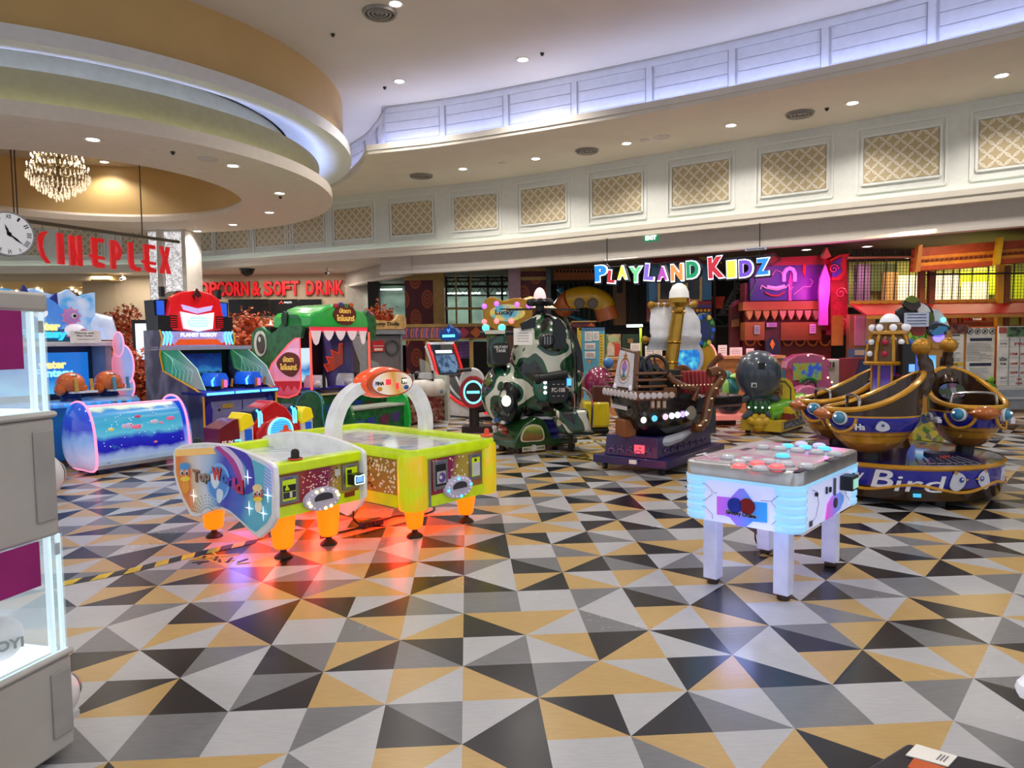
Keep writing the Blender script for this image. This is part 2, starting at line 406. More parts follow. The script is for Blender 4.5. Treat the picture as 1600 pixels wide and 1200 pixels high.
def uvquad(name, P, w, h, mat, parent):
    me = bpy.data.meshes.new(name); me.from_pydata([tuple(p) for p in P], [], [(0, 1, 2, 3)]); me.materials.append(mat)
    u = me.uv_layers.new(name='UVMap')
    for i, c in enumerate([(0, 0), (w, 0), (w, h), (0, h)]): u.data[i].uv = c
    o = bpy.data.objects.new(name, me); COL.objects.link(o); o.parent = parent
    md = o.modifiers.new('thick', 'SOLIDIFY'); md.thickness = .02
    return o
# find arc position whose view is at a given pixel column, to start the row of panels
def wall_s_at(px):
    acc = 0
    for i in range(len(wallc)-1):
        a, b_ = wallc[i], wallc[i+1]
        fa = a.x/a.y-(px-800)/F*1.003; fb = b_.x/b_.y-(px-800)/F*1.003
        if fa < 0 <= fb: return acc+(b_-a).length*(-fa/(fb-fa))
        acc += (b_-a).length
    return acc
cent = [1585, 1400, 1236, 1093, 965, 852, 747.5, 650, 559, 486, 435, 372, 315]
ss = [wall_s_at(c) for c in cent]
for k in range(6): ss.append(ss[-1]-1.8)
FRM = M('dfe0dc', .5, noise=0); SHD = M('b9bcb8', .6, noise=0)
for i, sc in enumerate(ss):
    if sc < .8: continue
    A = arc_pts(wallc, sc-.7, sc+.7, 2); p, q = A[0], A[-1]; u = (q-p).normalized(); c = (p+q)/2
    n = Vector((u.y, -u.x, 0)); mid = A[1]; c = mid+n*.01
    t = thing('wall_panel', 'framed gold lattice panel on the curved bulkhead', 'wall panel', (c.x, c.y, 4.57), math.atan2(u.y, u.x), 'lattice panels on the curved bulkhead')
    fr = Fr((0, 0, 0)); mb = MB(FRM)
    for (w, h, d, th) in ((.68, .56, .0, .022), (.60, .42, .022, .03)):
        for sx in (-1, 1): mb.bb(sx*w-.018, sx*w+.018, -th-d*0, .02, -h, h)
        for sz in (-1, 1): mb.bb(-w, w, -th, .02, sz*h-.018, sz*h+.018)
    mb.build('frame', t)
    uvquad('lattice', [(-.57, -.012, -.39), (.57, -.012, -.39), (.57, -.012, .39), (-.57, -.012, .39)], 1.14/.36, .78/.36, LAT, t)
# strip lamps hidden on the ledge, washing the panel wall
mb = MB(M('e6f6e6', .5, 0, 2.6, noise=0)); band(mb, wallc, .05, .09, 3.785, 3.80)
tag(mb.build('ledge_light_strip'), 'pale light strip lying on the ledge under the lattice panels', 'light strip')

# ---------------------------------------------------------------- rotunda ring
RC = (-8.6, 13.75)
GOLDW = M('cdac72', .42, noise=.03, nscale=1.2); OLIVE = M('a8a080', .45, noise=.03)
def ring(name, prof, mat, **k):
    mb = MB(mat); mb.lathe(prof, (RC[0], RC[1], 0), 96); return struct(name, mb, **k)
ring('wall_rotunda', [(5.3, 5.37), (5.3, 6.36)], GOLDW)
ring('trim_5', [(5.28, 5.42), (5.45, 5.42), (5.45, 5.22), (5.38, 5.2), (5.0, 5.26), (4.7, 5.44), (4.5, 5.55), (4.2, 5.6)], M('dfe0e4', .6, noise=.02))
ring('wall_rotunda_lower', [(4.72, 4.5), (4.76, 4.75), (4.8, 5.1), (4.77, 5.1), (4.75, 5.04), (4.2, 5.04), (4.15, 5.6)], OLIVE)
ring('trim_6', [(4.66, 4.58), (4.99, 4.58), (5.0, 4.62), (5.04, 4.62), (5.05, 4.55), (5.05, 4.42), (4.98, 4.4), (3.25, 4.4), (3.25, 4.52), (3.3, 4.58), (4.0, 4.6)], M('e6dccf', .7, noise=.02))
ring('wall_rotunda_inner', [(3.35, 4.52), (3.4, 5.75), (3.5, 5.8)], GOLDW)
mb = MB(M('c4b8a4', .8)); mb.lathe([(.01, 5.72), (3.5, 5.72), (3.5, 5.76), (.01, 5.76)], (RC[0], RC[1], 0), 64); struct('ceiling_rotunda', mb)
for r_, z, mt, nm, lb in ((4.84, 4.585, M('eaf2c0', .5, 0, 5, noise=0), 'ring_light_strip', 'pale green light strip on the lower ledge of the round ceiling feature'),
                      (4.62, 5.05, M('a9bcff', .5, 0, 30, noise=0), 'ring_light_strip', 'blue light strip on the upper ledge of the round ceiling feature')):
    mb = MB(mt); mb.lathe([(r_, z), (r_+.03, z), (r_+.03, z+.015), (r_, z+.015), (r_, z)], (RC[0], RC[1], 0), 64); tag(mb.build(nm), lb, 'light strip')

# ---------------------------------------------------------------- downlights, vents, sprinklers
LAMP = M('fff6e6', .4, 0, 14, noise=0)
def downlight(p, lab, grp, power, r=.085, spot=True, col=WARM):
    t = thing('downlight', lab, 'ceiling light', p, 0, grp)
    mb = MB(M('e4e0da', .4)); mb.lathe([(r, -.004), (r+.03, -.012), (r+.035, -.001), (r, .0)], n=20); mb.build('trim_ring', t)
    mb = MB(LAMP); mb.lathe([(.001, -.006), (r, -.004)], n=20); mb.build('lens', t)
    if spot and power: light('ceiling_spot', 'SPOT', (p[0], p[1], p[2]-.05), power, col, .09, spot=135)
for px, py in ((618, 6), (817, 93), (624, 127), (1080, -60)):
    p = gr(px, py, 6.35); downlight(p, 'round recessed downlight in the high grey ceiling', 'downlights in the high ceiling', 210)
for (x, y) in ((-1, 8), (2.5, 7), (-1, 4), (3, 3), (6.5, 4.5), (-6, 5), (-10, 6), (-3, 1), (1, 0), (5.5, 0.5), (9, 2)):
    light('ceiling_spot', 'SPOT', (x, y, 6.3), 190, WARM, .1, spot=140)  # added spots out of view, no fixtures, to light the hall
for px, py in ((1565, 118), (1332, 161), (1142, 196), (979, 224), (837, 248), (723, 264)):
    p = gr(px, py, 5.3); downlight(p, 'round recessed downlight in the curved cream soffit', 'downlights in the curved soffit', 150)
for px, py in ((145, 218), (364, 259), (437, 302), (421, 332), (364, 351), (308, 361)):
    p = gr(px, py, 4.4); downlight(p, 'round recessed downlight under the circular ceiling ring', 'downlights under the ring', 230)
for px, py in ((163, 253), (20, 250)):
    p = gr(px, py, 5.72); downlight(p, 'round recessed downlight above the chandelier recess', 'downlights inside the ring', 90)
for px, py in ((1545, 386), (1420, 403), (1355, 385), (1260, 390)):
    p = gr(px, py, 3.3); downlight(p, 'round recessed downlight behind the play area header', 'downlights inside the play area', 45, .08)
def vent(p, r, lab):
    t = thing('ceiling_vent', lab, 'vent', p); mb = MB(M('8e8a84', .5))
    for k in range(4): q = r*(1-k*.24); mb.lathe([(q, -.005), (q-.02, -.045+.006*k), (q-.05, -.03), (q-.045, 0)], n=28)
    mb.build('louvre_rings', t); mb = MB(M('38373a', .7)); mb.lathe([(.001, -.003), (r*.9, -.003)], n=28); mb.build('throat', t)
vent(gr(593, 19, 6.35), .26, 'round grey air vent in the high ceiling at the top of the view')
vent(gr(658, 274, 5.3), .27, 'round air vent in the cream soffit beside the louvred corner')
vent(gr(917, 235, 5.3), .24, 'round air vent in the cream soffit above the helicopter ride')
vent(gr(1250, 177, 5.3), .24, 'round air vent in the cream soffit nearest the right edge')
for px, py, z, lab in ((520, 53, 6.35, 'small black sprinkler by the gold ring top'), (847, 83, 6.35, 'small black sprinkler beside the middle high downlight'), (601, 136, 6.35, 'small black sprinkler beside the lowest high downlight'),
                   (786, 255, 5.3, 'small round smoke detector in the soffit between two downlights'), (1007, 219, 5.3, 'small grey smoke detector in the soffit right of a downlight'), (1034, 214, 5.3, 'flat round speaker in the soffit above the pirate mast'), (1292, 169, 5.3, 'small black sprinkler in the soffit by the right vent'),
                   (270, 237, 4.4, 'small black sprinkler under the ring near its rim'), (325, 248, 4.4, 'flat white speaker disc under the ring'), (438, 307, 4.4, 'small black sprinkler under the ring at its right side')):
    p = gr(px, py, z); mb = MB(M('2a2826', .5) if 'black' in lab else M('d0ccc6', .5)); r_ = .035 if 'black' in lab else .09 if 'speaker' not in lab else .16
    mb.lathe([(.001, -.05 if r_ < .05 else -.03), (r_*.5, -.045 if r_ < .05 else -.03), (r_, -.01), (r_, 0)], tuple(p), 16)
    tag(mb.build('sprinkler' if 'black' in lab else 'smoke_detector' if 'smoke' in lab else 'ceiling_speaker'), lab, 'ceiling fitting')
# ---------------------------------------------------------------- walls under the ledge, cinema lobby, popcorn counter
def wpt(px): return arc_pts(wallc, 0, wall_s_at(px), 1)[1]
BEIGE = M('b9a78c', .7, noise=.03, nscale=1); BEIGE2 = M('c3b196', .7, noise=.03, nscale=1)
def pfr(px, py, Y): return Fr(at(px, py, Y))
def prect(mb, x0, y0, x1, y1, Y, th, mat=None):     # upright block facing the hall, front at depth Y
    a, b_ = at(x0, y1, Y), at(x1, y0, Y)
    mb.bb(a.x, b_.x, Y, Y+th, a.z, b_.z, mat)
def ppoly(mb, pts, Y, th, mat=None):
    P = [at(x, y, Y) for x, y in pts]; fr = Fr((0, Y+th, 0)); mb.poly(fr, [(p.x, p.z) for p in P], 0, th, mat)
def floorto(mb, x0, y0, x1, Y, th, mat=None, z0=.006):
    a, b_ = at(x0, y0, Y), at(x1, y0, Y); mb.bb(a.x, b_.x, Y, Y+th, z0, (a.z+b_.z)/2, mat)
YP = 22.0
xl, xr = at(232, 500, YP).x, at(545, 500, YP).x
mb = MB(BEIGE2); mb.bb(xl-2, xr, YP, YP+.3, 0, 3.62); struct('wall_popcorn', mb)
mb = MB(PAINT); P0 = offs(wallc, -.1)
Lf = [p for p in P0 if p.x < 3]; strip(mb, Lf, 3.62, [Vector((p.x-.1*i*0, 28, 0)) for i, p in enumerate(Lf)], 3.62); struct('ceiling_lobby', mb)
mb = MB(M('b9b2aa', .7, noise=.02)); H0 = [Vector((xr, YP, 0)), Vector((-2.4, 17.9, 0))]
for a, b_, mt in ((3.24, 3.63, None), (3.18, 3.25, PAINT)):
    band(mb, H0, -.1, .08 if mt is None else .12, a, b_, mt)
struct('wall_header', mb)
mb = MB(M('b7aea4', .6)); mb.bb(xr, at(577, 500, YP-.3).x, YP-.4, YP+.2, 0, 3.24); struct('wall_pier', mb)
# cinema lobby recess on the far left
xo = at(184, 500, YP).x
mb = MB(BEIGE); mb.bb(xo, xl-1.9, YP-.05, YP+.3, 0, 3.62); struct('wall_lobby', mb)
mb = MB(M('8a6f4e', .6)); mb.bb(-26, xo+.3, 30, 30.2, 0, 3.62); mb.bb(xo, xo+.2, YP+.3, 30, 0, 3.62); struct('wall_lobby_far', mb)
mb = MB(M('d8bd86', .5)); mb.bb(-26, xo+.2, YP-.8, 30, 3.45, 3.62); struct('ceiling_cinema', mb)
mb = MB(BEIGE); P = offs(wallc, -.2); band(mb, [p for p in P if p.x < xo+.1], 0, .12, 3.42, 3.62); struct('trim_7', mb)
mb = MB(M('17130f', .4)); mb.bb(at(143, 500, 29).x, at(163, 500, 29).x, 29.9, 30, 0, 2.6); struct('door_1', mb)
for k, (px, py) in enumerate(((2, 437), (25, 436), (52, 440), (58, 437), (64, 441), (96, 438), (112, 442), (118, 440), (124, 443), (131, 440), (144, 438), (162, 440))):
    p = at(px, py, 24+(k % 3)); p.z = min(p.z, 3.42); mb = MB(M('ffe9b8', .4, 0, 30, noise=0)); mb.ball((0, 0, 0), .045, 8); mb.cyl((0, 0, .03), (0, 0, 3.45-p.z), .012, n=6, mat=GOLD)
    o = mb.build('lobby_bulb'); o.location = p; tag(o, 'warm glowing bulb under the cinema lobby ceiling', 'lamp', 'bulbs in the cinema lobby')
light('lobby_fill', 'AREA', (-16, 25, 3.35), 160, (1, .84, .6), 4)
for x_, y_, e_ in ((-6.5, 20.9, 55), (-11, 21.2, 70)): light('lobby_fill', 'AREA', (x_, y_, 3.55), e_, (1, .9, .78), 3, sy=.5)  # added area lights with no fixture, brightening popcorn wall and lobby
# popcorn counter screens
for i, (a, b_) in enumerate(((359, 421), (423, 466), (468, 503))):
    t = thing('menu_screen', ['dark menu screen, leftmost above the popcorn counter', 'dark menu screen with a small red and white logo', 'dark blank menu screen right of the one with the logo'][i], 'screen', at((a+b_)/2, 481, YP-.02))
    w_ = (b_-a)/F*YP/2; mb = MB(M('0e0f13', .25)); mb.bb(-w_, w_, -.08, .0, -.26, .26); mb.build('screen_panel', t)
    if i == 1:
        fr = Fr((0, -.082, 0)); mb = MB(M('e8e8ea', .4, emit=.8)); mb.text(fr, 'MAJOR', .02, .12, .24, .07, 0, .004); mb.poly(fr, [(-.16, .12), (-.06, .22), (.0, .12), (-.03, .12), (-.07, .17), (-.12, .12)], 0, .004, M('c23a34', .4, emit=.8)); mb.build('logo', t)
mb = MB(M('2c2622', .6)); mb.bb(at(355, 500, YP).x, at(540, 500, YP).x, YP-.06, YP+.01, .9, 1.95); struct('trim_8', mb)
mb = MB(M('fff0da', .4, 0, 4, noise=0)); prect(mb, 418, 503, 443, 508, YP-.1, .05); tag(mb.build('tube_light'), 'white tube light over the popcorn counter', 'lamp')
mb = MB(M('8b7b68', .5)); mb.bb(at(355, 500, YP).x, at(540, 500, YP).x, YP-1.1, YP-.5, .006, 1.1); tag(mb.build('popcorn_counter', bevel=.02), 'long low brown popcorn counter under the dark menu screens', 'counter')
# red lettering
RED = M('d21a20', .3, 0, .55); RED2 = M('7c1216', .4)
def letters(name, word_px, Y, lab, y0, y1, t, heights=None):
    pass
DECO = {'P': [(0, 0), (.32, 0), (.32, .38), (.7, .4), (.95, .6), (.95, .85), (.75, 1), (0, 1)],}
def sign_letter(mb, fr, ch, x, y, w_, h, d, th, mat, back, bold=.02):
    mb.text(fr, ch, x, y, w_, h, d, d+th, mat, bold); mb.text(fr, ch, x-.015, y-.01, w_+.03, h+.02, d-.06, d-.002, back, bold)
t = thing('popcorn_sign', 'red raised letters reading POPCORN & SOFT DRINK on the beige wall', 'sign', (0, YP, 0))
px = 299
WORD = [('P', 299, 312), ('O', 314, 328), ('P', 330, 341), ('C', 342, 352), ('O', 354, 366), ('R', 368, 378), ('N', 379, 390), ('&', 396, 408), ('S', 414, 427), ('O', 430, 441), ('F', 443, 455), ('T', 457, 468), ('D', 480, 492), ('R', 496, 508), ('I', 510, 513), ('N', 515, 524), ('K', 526, 537)]
for ch, a, b_ in WORD:
    y1, y0 = 441-(a-299)*.012, 464-(a-299)*.015
    A, B = at(a, y0, YP), at(b_, y1, YP); mb = MB(RED); sign_letter(mb, Fr((0, 0, 0)), ch, A.x, A.z, B.x-A.x, B.z-A.z, .08, .05, RED, RED2, .03)
    mb.build('letter', t)
# security camera dome and bullet cameras
p = gr(386, 420, 3.62); mb = MB(M('1c1b1d', .2)); mb.ball((0, 0, 0), (.2, .2, .2), 18); mb.lathe([(.22, 0), (.22, .03), (.1, .03)], n=18, mat=M('3a3838', .4)); o = mb.build('security_dome'); o.location = (p.x, p.y, 3.6); tag(o, 'black security dome camera under the ledge by the popcorn sign', 'security camera')
for px, py, lab in ((510, 405, 'small white camera under the ledge above the popcorn sign end'), (192, 430, 'small white camera on the wall left of the lace column')):
    p = at(px, py, 20.4 if px > 300 else 21.3); mb = MB(M('d8d4cc', .4)); mb.cyl((0, 0, .12), (0, 0, .02), .03, n=10); mb.cyl((0, .08, -.02), (0, -.1, -.05), .05, n=12); mb.cyl((0, -.1, -.05), (0, -.105, -.052), .035, n=12, mat=BLACK); o = mb.build('bullet_camera'); o.location = (p.x, p.y, 3.505); tag(o, lab, 'security camera')
# lace-pattern lit column
def lace():
    mt = bpy.data.materials.new('lit_lace'); mt.use_nodes = True; nt = mt.node_tree; b = nt.nodes['Principled BSDF']; N = nt.nodes.new; L = nt.links.new
    tc = N('ShaderNodeTexCoord'); v = N('ShaderNodeTexVoronoi'); v.inputs['Scale'].default_value = 9; v.feature = 'SMOOTH_F1'; L(tc.outputs['Object'], v.inputs['Vector'])
    w2 = N('ShaderNodeTexNoise'); w2.inputs['Scale'].default_value = 11; w2.inputs['Distortion'].default_value = 2; L(tc.outputs['Object'], w2.inputs['Vector'])
    c = N('ShaderNodeValToRGB'); c.color_ramp.elements[0].position = .47; c.color_ramp.elements[1].position = .53; L(w2.outputs['Fac'], c.inputs[0])
    mix = N('ShaderNodeMixRGB'); L(c.outputs[0], mix.inputs[0]); mix.inputs[1].default_value = (*hexc('b0b0ac'), 1); mix.inputs[2].default_value = (*hexc('f6f8ff'), 1)
    L(mix.outputs[0], b.inputs['Base Color']); L(mix.outputs[0], b.inputs['Emission Color']); b.inputs['Emission Strength'].default_value = .7; return mt
LACE = lace()
Yc = 18.2; A = at(232, 400, Yc); B = at(291, 400, Yc)
mb = MB(M('d6d1c8', .5)); mb.bb(A.x, B.x, Yc, Yc+.9, 0, 4.42); c1, c2 = at(247, 400, Yc).x, at(256, 400, Yc).x
mb.bb(c1, c2, Yc-.06, Yc, 0, 4.4); mb.bb(at(286, 400, Yc).x, B.x+.02, Yc-.06, Yc, 0, 4.4)
mb.bb(A.x+.02, c1-.02, Yc-.02, Yc, .4, 4.35, LACE); mb.bb(c2+.03, at(284, 400, Yc).x, Yc-.02, Yc, .4, 4.35, LACE)
tag(mb.build('patterned_column'), 'square white column with glowing lace panels behind the hanging cinema sign', 'column')
# ---------------------------------------------------------------- hanging CINEPLEX sign and clock
P1 = Vector((-8.50, 12.4, 3.66)); P2 = Vector((-7.08, 15.25, 3.66)); D = (P2-P1).normalized(); ang = math.atan2(D.y, D.x)
t = thing('hanging_cinema_sign', 'tall red cinema name letters hung from a thin metal pipe', 'sign', P1, ang)
mb = MB(M('6f675c', .35, .7)); L_ = (P2-P1).length; mb.bb(-.05, L_, -.03, .03, -.03, .03); mb.build('hanging_pipe', t)
for q in (-.03, 2.33):
    mb = MB(M('5b5148', .4, .5)); mb.cyl((q, 0, .03), (q, 0, 5.70-3.66), .012, n=8); mb.build('rod', t)
CIN = [('C', 60, 78, 357, 403), ('I', 90, 99, 358, 404), ('N', 109, 129, 361, 407), ('E', 141, 164, 363, 408), ('P', 173, 191, 367, 410), ('L', 201, 220, 370, 413), ('E', 223, 244, 372, 415), ('X', 250, 267, 375, 416)]
Nn = Vector((D.y, -D.x, 0))
def on_sign(px, py):
    d = ray(px, py); o_ = Vector((0, 0, CH)); k = (P1-o_).dot(Nn)/d.dot(Nn); q = o_+d*k; return (q-P1).dot(D), q.z-P1.z
for ch, a, b_, y0, y1 in CIN:
    xa, za = on_sign(a, y1); xb, zb = on_sign(b_, y0); xa2, z2 = on_sign(a, y0)
    h = z2-za if z2 > za else zb-za; z_ = -.12-h*1.0; xb -= .14*(xb-xa); fr = Fr((0, 0, 0)); mb = MB(RED); h = .56; z_ = -.14-h; w_ = xb-xa
    if ch == 'C': mb.poly(fr, [(xa+w_*x, z_+h*y) for x, y in [(1, .0), (.72, 0), (.25, .2), (0, .5), (.02, .75), (.25, .93), (.6, 1), (.95, 1), (.62, .88), (.42, .7), (.36, .5), (.55, .25)]], -.028, .028)
    elif ch == 'I': mb.rect(fr, xa, z_, xb, z_+h, -.028, .028)
    elif ch == 'N': mb.rect(fr, xa, z_, xa+w_*.42, z_+h*.96, -.028, .028); mb.rect(fr, xb-w_*.38, z_, xb, z_+h, -.028, .028); mb.poly(fr, [(xa, z_+h*.96), (xa+w_*.2, z_+h), (xb-w_*.38, z_+h*.2), (xb-w_*.38, z_)], -.028, .028)
    elif ch == 'E':
        mb.rect(fr, xa+w_*.12, z_+h*.86, xb, z_+h, -.028, .028); mb.rect(fr, xa+w_*.12, z_+h*.18, xa+w_*.5, z_+h*.9, -.028, .028); mb.poly(fr, [(xa-w_*.08, z_+h*.42), (xb, z_+h*.38), (xb, z_+h*.28), (xa, z_+h*.32)], -.028, .028)
        mb.poly(fr, [(xa+w_*.12, z_+h*.25), (xa+w_*.5, z_+h*.2), (xb, z_+h*.14), (xb, z_), (xa+w_*.45, z_), (xa+w_*.2, z_+h*.06)], -.028, .028)
    elif ch == 'P':
        mb.rect(fr, xa, z_, xa+w_*.42, z_+h, -.028, .028); mb.poly(fr, [(xa+w_*.4, z_+h), (xa+w_*.7, z_+h*.94), (xb, z_+h*.7), (xb, z_+h*.55), (xa+w_*.75, z_+h*.33), (xa+w_*.4, z_+h*.3), (xa+w_*.4, z_+h*.42), (xa+w_*.65, z_+h*.6), (xa+w_*.6, z_+h*.76), (xa+w_*.4, z_+h*.88)], -.028, .028)
    elif ch == 'L': mb.poly(fr, [(xa, z_+h), (xa+w_*.4, z_+h), (xa+w_*.42, z_+h*.25), (xa+w_*.6, z_+h*.14), (xb, z_+h*.13), (xb, z_), (xa+w_*.5, z_), (xa+w_*.15, z_+h*.08), (xa, z_+h*.3)], -.028, .028)
    else: mb.poly(fr, [(xa, z_), (xa+w_*.32, z_), (xa+w_*.5, z_+h*.35), (xa+w_*.68, z_), (xb, z_), (xa+w_*.7, z_+h*.5), (xb-w_*.02, z_+h), (xa+w_*.68, z_+h), (xa+w_*.5, z_+h*.65), (xa+w_*.32, z_+h), (xa, z_+h), (xa+w_*.3, z_+h*.5)], -.028, .028)
    lt = mb.build('letter', t)
    mb = MB(M('8a8378', .4)); mb.cyl((xa+w_*.5, 0, -.03), (xa+w_*.5, 0, -.14), .006, n=6); q = mb.build('hanger', lt)
# clock
ccx = at(13, 366, 12.15); t = thing('hanging_clock', 'round white clock with roman numerals hung left of the red cinema letters', 'clock', ccx, R(50))
mb = MB(M('f2f3f8', .35, 0, .35)); fr = Fr((0, 0, 0)); rr = .36
mb.disc(fr, 0, 0, rr, -.05, .04, n=48); mb.build('clock_face', t)
mb = MB(M('b9bac0', .3, .5)); mb.lathe([(rr, -.05), (rr+.015, -.05), (rr+.015, .05), (rr-.01, .05), (rr-.01, .04)], fr=fr, n=48); mb.build('rim', t)
mb = MB(M('3c3c44', .5))
for k, nm in enumerate(['XII', 'I', 'II', 'III', 'IIII', 'V', 'VI', 'VII', 'VIII', 'IX', 'X', 'XI']):
    a = pi/2-k*pi/6; c = Vector((cos(a)*rr*.82, sin(a)*rr*.82)); f2 = Fr(fr.p(c.x, c.y, .04), (sin(a), 0, -cos(a)), (cos(a), 0, sin(a)))
    f2 = Fr(fr.p(c.x, c.y, .042), fr.u*sin(a)-fr.v*cos(a), fr.u*cos(a)+fr.v*sin(a)); w_ = .022*len(nm)+.01; mb.text(f2, nm, -w_/2, -.035, w_, .07, 0, .004)
mb.build('numerals', t)
for a, l, nm in ((R(-40), .27, 'minute_hand'), (R(110), .17, 'hour_hand')):
    f2 = Fr(fr.p(0, 0, .046), fr.u*cos(a)+fr.v*sin(a), -fr.u*sin(a)+fr.v*cos(a)); mb = MB(BLACK); mb.poly(f2, [(-.05, -.008), (l*.5, -.018), (l, 0), (l*.5, .018), (-.05, .008)], 0, .006); mb.disc(f2, 0, 0, .035, 0, .01); mb.build(nm, t)
mb = MB(M('5b5148', .4, .5)); mb.cyl((.1, 0, .34), (.1, 0, 5.7-ccx.z), .012, n=8); mb.build('rod', t)
# chandelier
t = thing('chandelier', 'crystal chandelier with tiers of candle bulbs and drops inside the round ceiling recess', 'chandelier', (at(91, 268, 13.6).x, 13.6, at(91, 268, 13.6).z))
CRY = M('fff2dd', .05, 0, .5, .75, 0, 0); mb = MB(M('8b7a5c', .25, .8)); mb.cyl((0, 0, -.3), (0, 0, .75), .02); mb.lathe([(.01, .3), (.1, .22), (.04, .1), (.14, -.05), (.05, -.2), (.08, -.3), (.01, -.38)]); mb.build('stem', t)
rnd = random.Random(3); arms = MB(M('8b7a5c', .25, .8)); drops = MB(CRY); bulbs = MB(M('fff0cf', .4, 0, 14, noise=0))
for tier, (rad, z, n) in enumerate(((.50, .02, 16), (.42, .20, 14), (.3, .36, 10), (.34, -.1, 12))):
    for k in range(n):
        a = 2*pi*(k+.5*(tier % 2))/n; c, s_ = cos(a), sin(a)
        arms.tube([(0, 0, z-.06), (c*rad*.5, s_*rad*.5, z-.14), (c*rad*.9, s_*rad*.9, z-.08), (c*rad, s_*rad, z)], .008, 5)
        if tier < 3: bulbs.ball((c*rad, s_*rad, z+.06), (.014, .014, .035), 6)
        arms.lathe([(.01, z), (.035, z+.015)], (c*rad, s_*rad, 0), 8)
for r_, z, n, l in ((.52, -.05, 40, .12), (.44, -.18, 36, .12), (.36, -.27, 30, .1), (.26, -.34, 22, .1), (.16, -.4, 14, .1), (.44, .14, 34, .1), (.33, .3, 24, .1), (.06, -.46, 6, .1)):
    for k in range(n):
        a = 2*pi*k/n; x, y = r_*cos(a), r_*sin(a); zz = z+rnd.uniform(-.02, .02)
        drops.lathe([(.002, zz-l), (.016, zz-l*.75), (.012, zz-l*.5), (.002, zz-l*.4), (.012, zz-l*.25), (.002, zz)], (x, y, 0), 5)
arms.build('arm_tiers', t); drops.build('crystal_drops', t, kind='stuff'); bulbs.build('bulbs', t)
light('chandelier_lamp', 'POINT', (t.location.x, t.location.y, t.location.z-.1), 25, (1, .85, .62), .3)
# exit sign
p = at(1017, 372, 14.9); t = thing('exit_sign', 'small green lit exit sign under the header', 'exit sign', p, math.atan2(-.55, .83)); fr = Fr((0, 0, 0))
mb = MB(M('2c7a55', .4, 0, .9)); mb.bb(-.17, .17, 0, .05, -.07, .08); mb.build('sign_box', t); mb = MB(M('e8fff2', .4, 0, 3)); mb.text(fr, 'EXIT', -.12, -.035, .24, .08, .004, .01, bold=.03); mb.build('lettering', t)
mb = MB(DGREY); mb.cyl((0, .02, .08), (0, .02, .14), .01, n=6); mb.build('bracket', t)
mb = MB(M('cfd2e6', .5)); p = at(1179, 389, 13.4); fr = Fr(p, (.83, -.56, 0)); mb.rect(fr, -.17, -.03, .22, .03, .0, .02); mb.text(fr, 'ร้านค้ายินดี ต้อนรับ', -.14, -.018, .33, .035, .02, .024, M('26263a', .5)); tag(mb.build('ceiling_notice'), 'small pale notice strip with dark writing on the header above the multicoloured letters', 'notice')
# maple trees
LEAF = [M('cc5628', .6, noise=.2, nscale=4), M('a83c20', .6, noise=.2, nscale=4), M('d87440', .6, noise=.2, nscale=4)]
def maple(px, Y, z0, z1, rad, lab, seed, base=True):
    p = at(px, 500, Y); t = thing('maple_tree', lab, 'tree', (p.x, Y, 0)); rn = random.Random(seed)
    mb = MB(M('4a3222', .8)); mb.tube([(0, 0, .3), (.03, 0, z0*.6), (-.02, 0, z0), (.04, 0, z1-.3)], [.05, .04, .03, .01], 8); tips = []
    for k in range(16):
        a = rn.uniform(0, 6.28); z = rn.uniform(z0, z1-.3); e = Vector((cos(a)*rad*.8, sin(a)*rad*.6, z+rn.uniform(0, .4))); mb.tube([(0, 0, z-.1), e*.5+Vector((0, 0, z*.5)), e], [.02, .012, .005], 5); tips += [e, e*.6+Vector((0, 0, z*.4))]
    mb.build('trunk', t); mb = MB(LEAF[0]); n = 2300
    for k in range(n):
        c = rn.choice(tips)+Vector((rn.gauss(0, .13), rn.gauss(0, .13), rn.gauss(0, .12))); q = rn.uniform(0, 6.28); s_ = rn.uniform(.045, .08); u = Vector((cos(q), sin(q)*.8, rn.uniform(-.6, .6))).normalized(); v = u.cross(Vector((rn.uniform(-1, 1), rn.uniform(-1, 1), rn.uniform(-1, 1)))).normalized()
        P = [c+u*s_*r_*cos(b)+v*s_*r_*sin(b) for b, r_ in ((0, 1), (.55, .35), (1.25, .9), (2, .35), (2.6, .7), (3.14, .2), (3.7, .7), (4.3, .35), (5.0, .9), (5.75, .35))]
        mb.add(P, [tuple(range(10))], rn.choice(LEAF))
    mb.build('leaves', t, recalc=False)
    if base: mb = MB(M('3a2c26', .6)); mb.lathe([(.2, 0), (.26, .4), (.24, .42), (.2, .4), (.01, .38)], n=20); mb.build('pot', t)
maple(172, 14.4, .7, 2.05, .55, 'orange-red maple tree between the water game and the robot game', 1)
maple(198, 11.9, .3, 1.15, .3, 'low red maple bush beside the robot game, below the taller maple', 2)
maple(372, 15.5, .8, 2.1, .75, 'orange maple tree between the robot game and the crocodile game', 3)
maple(432, 18.0, .9, 2.1, .6, 'orange maple tree behind the crocodile head', 4)
maple(590, 17.5, .9, 2.25, .32, 'small orange maple top showing above the doll machine', 5)
t = thing('video_kiosk', 'black upright kiosk with a pale screen left of the robot game', 'kiosk', (at(222, 500, 13.2).x, 13.2, 0)); mb = MB(BLACK); mb.bb(-.2, .2, 0, .1, 1.12, 1.94); mb.bb(-.12, .12, .02, .1, .02, 1.12); mb.bb(-.25, .25, -.1, .25, 0, .04); mb.build('body', t, bevel=.01)
mb = MB(ramp('kiosk_screen', [(0, '9fc3dc'), (.5, 'dfe9ee'), (1, 'f4f6f8')], (0, 0, 1), -1.1, emit=1.1)); mb.bb(-.13, .16, -.01, 0, 1.2, 1.87); mb.build('screen', t)
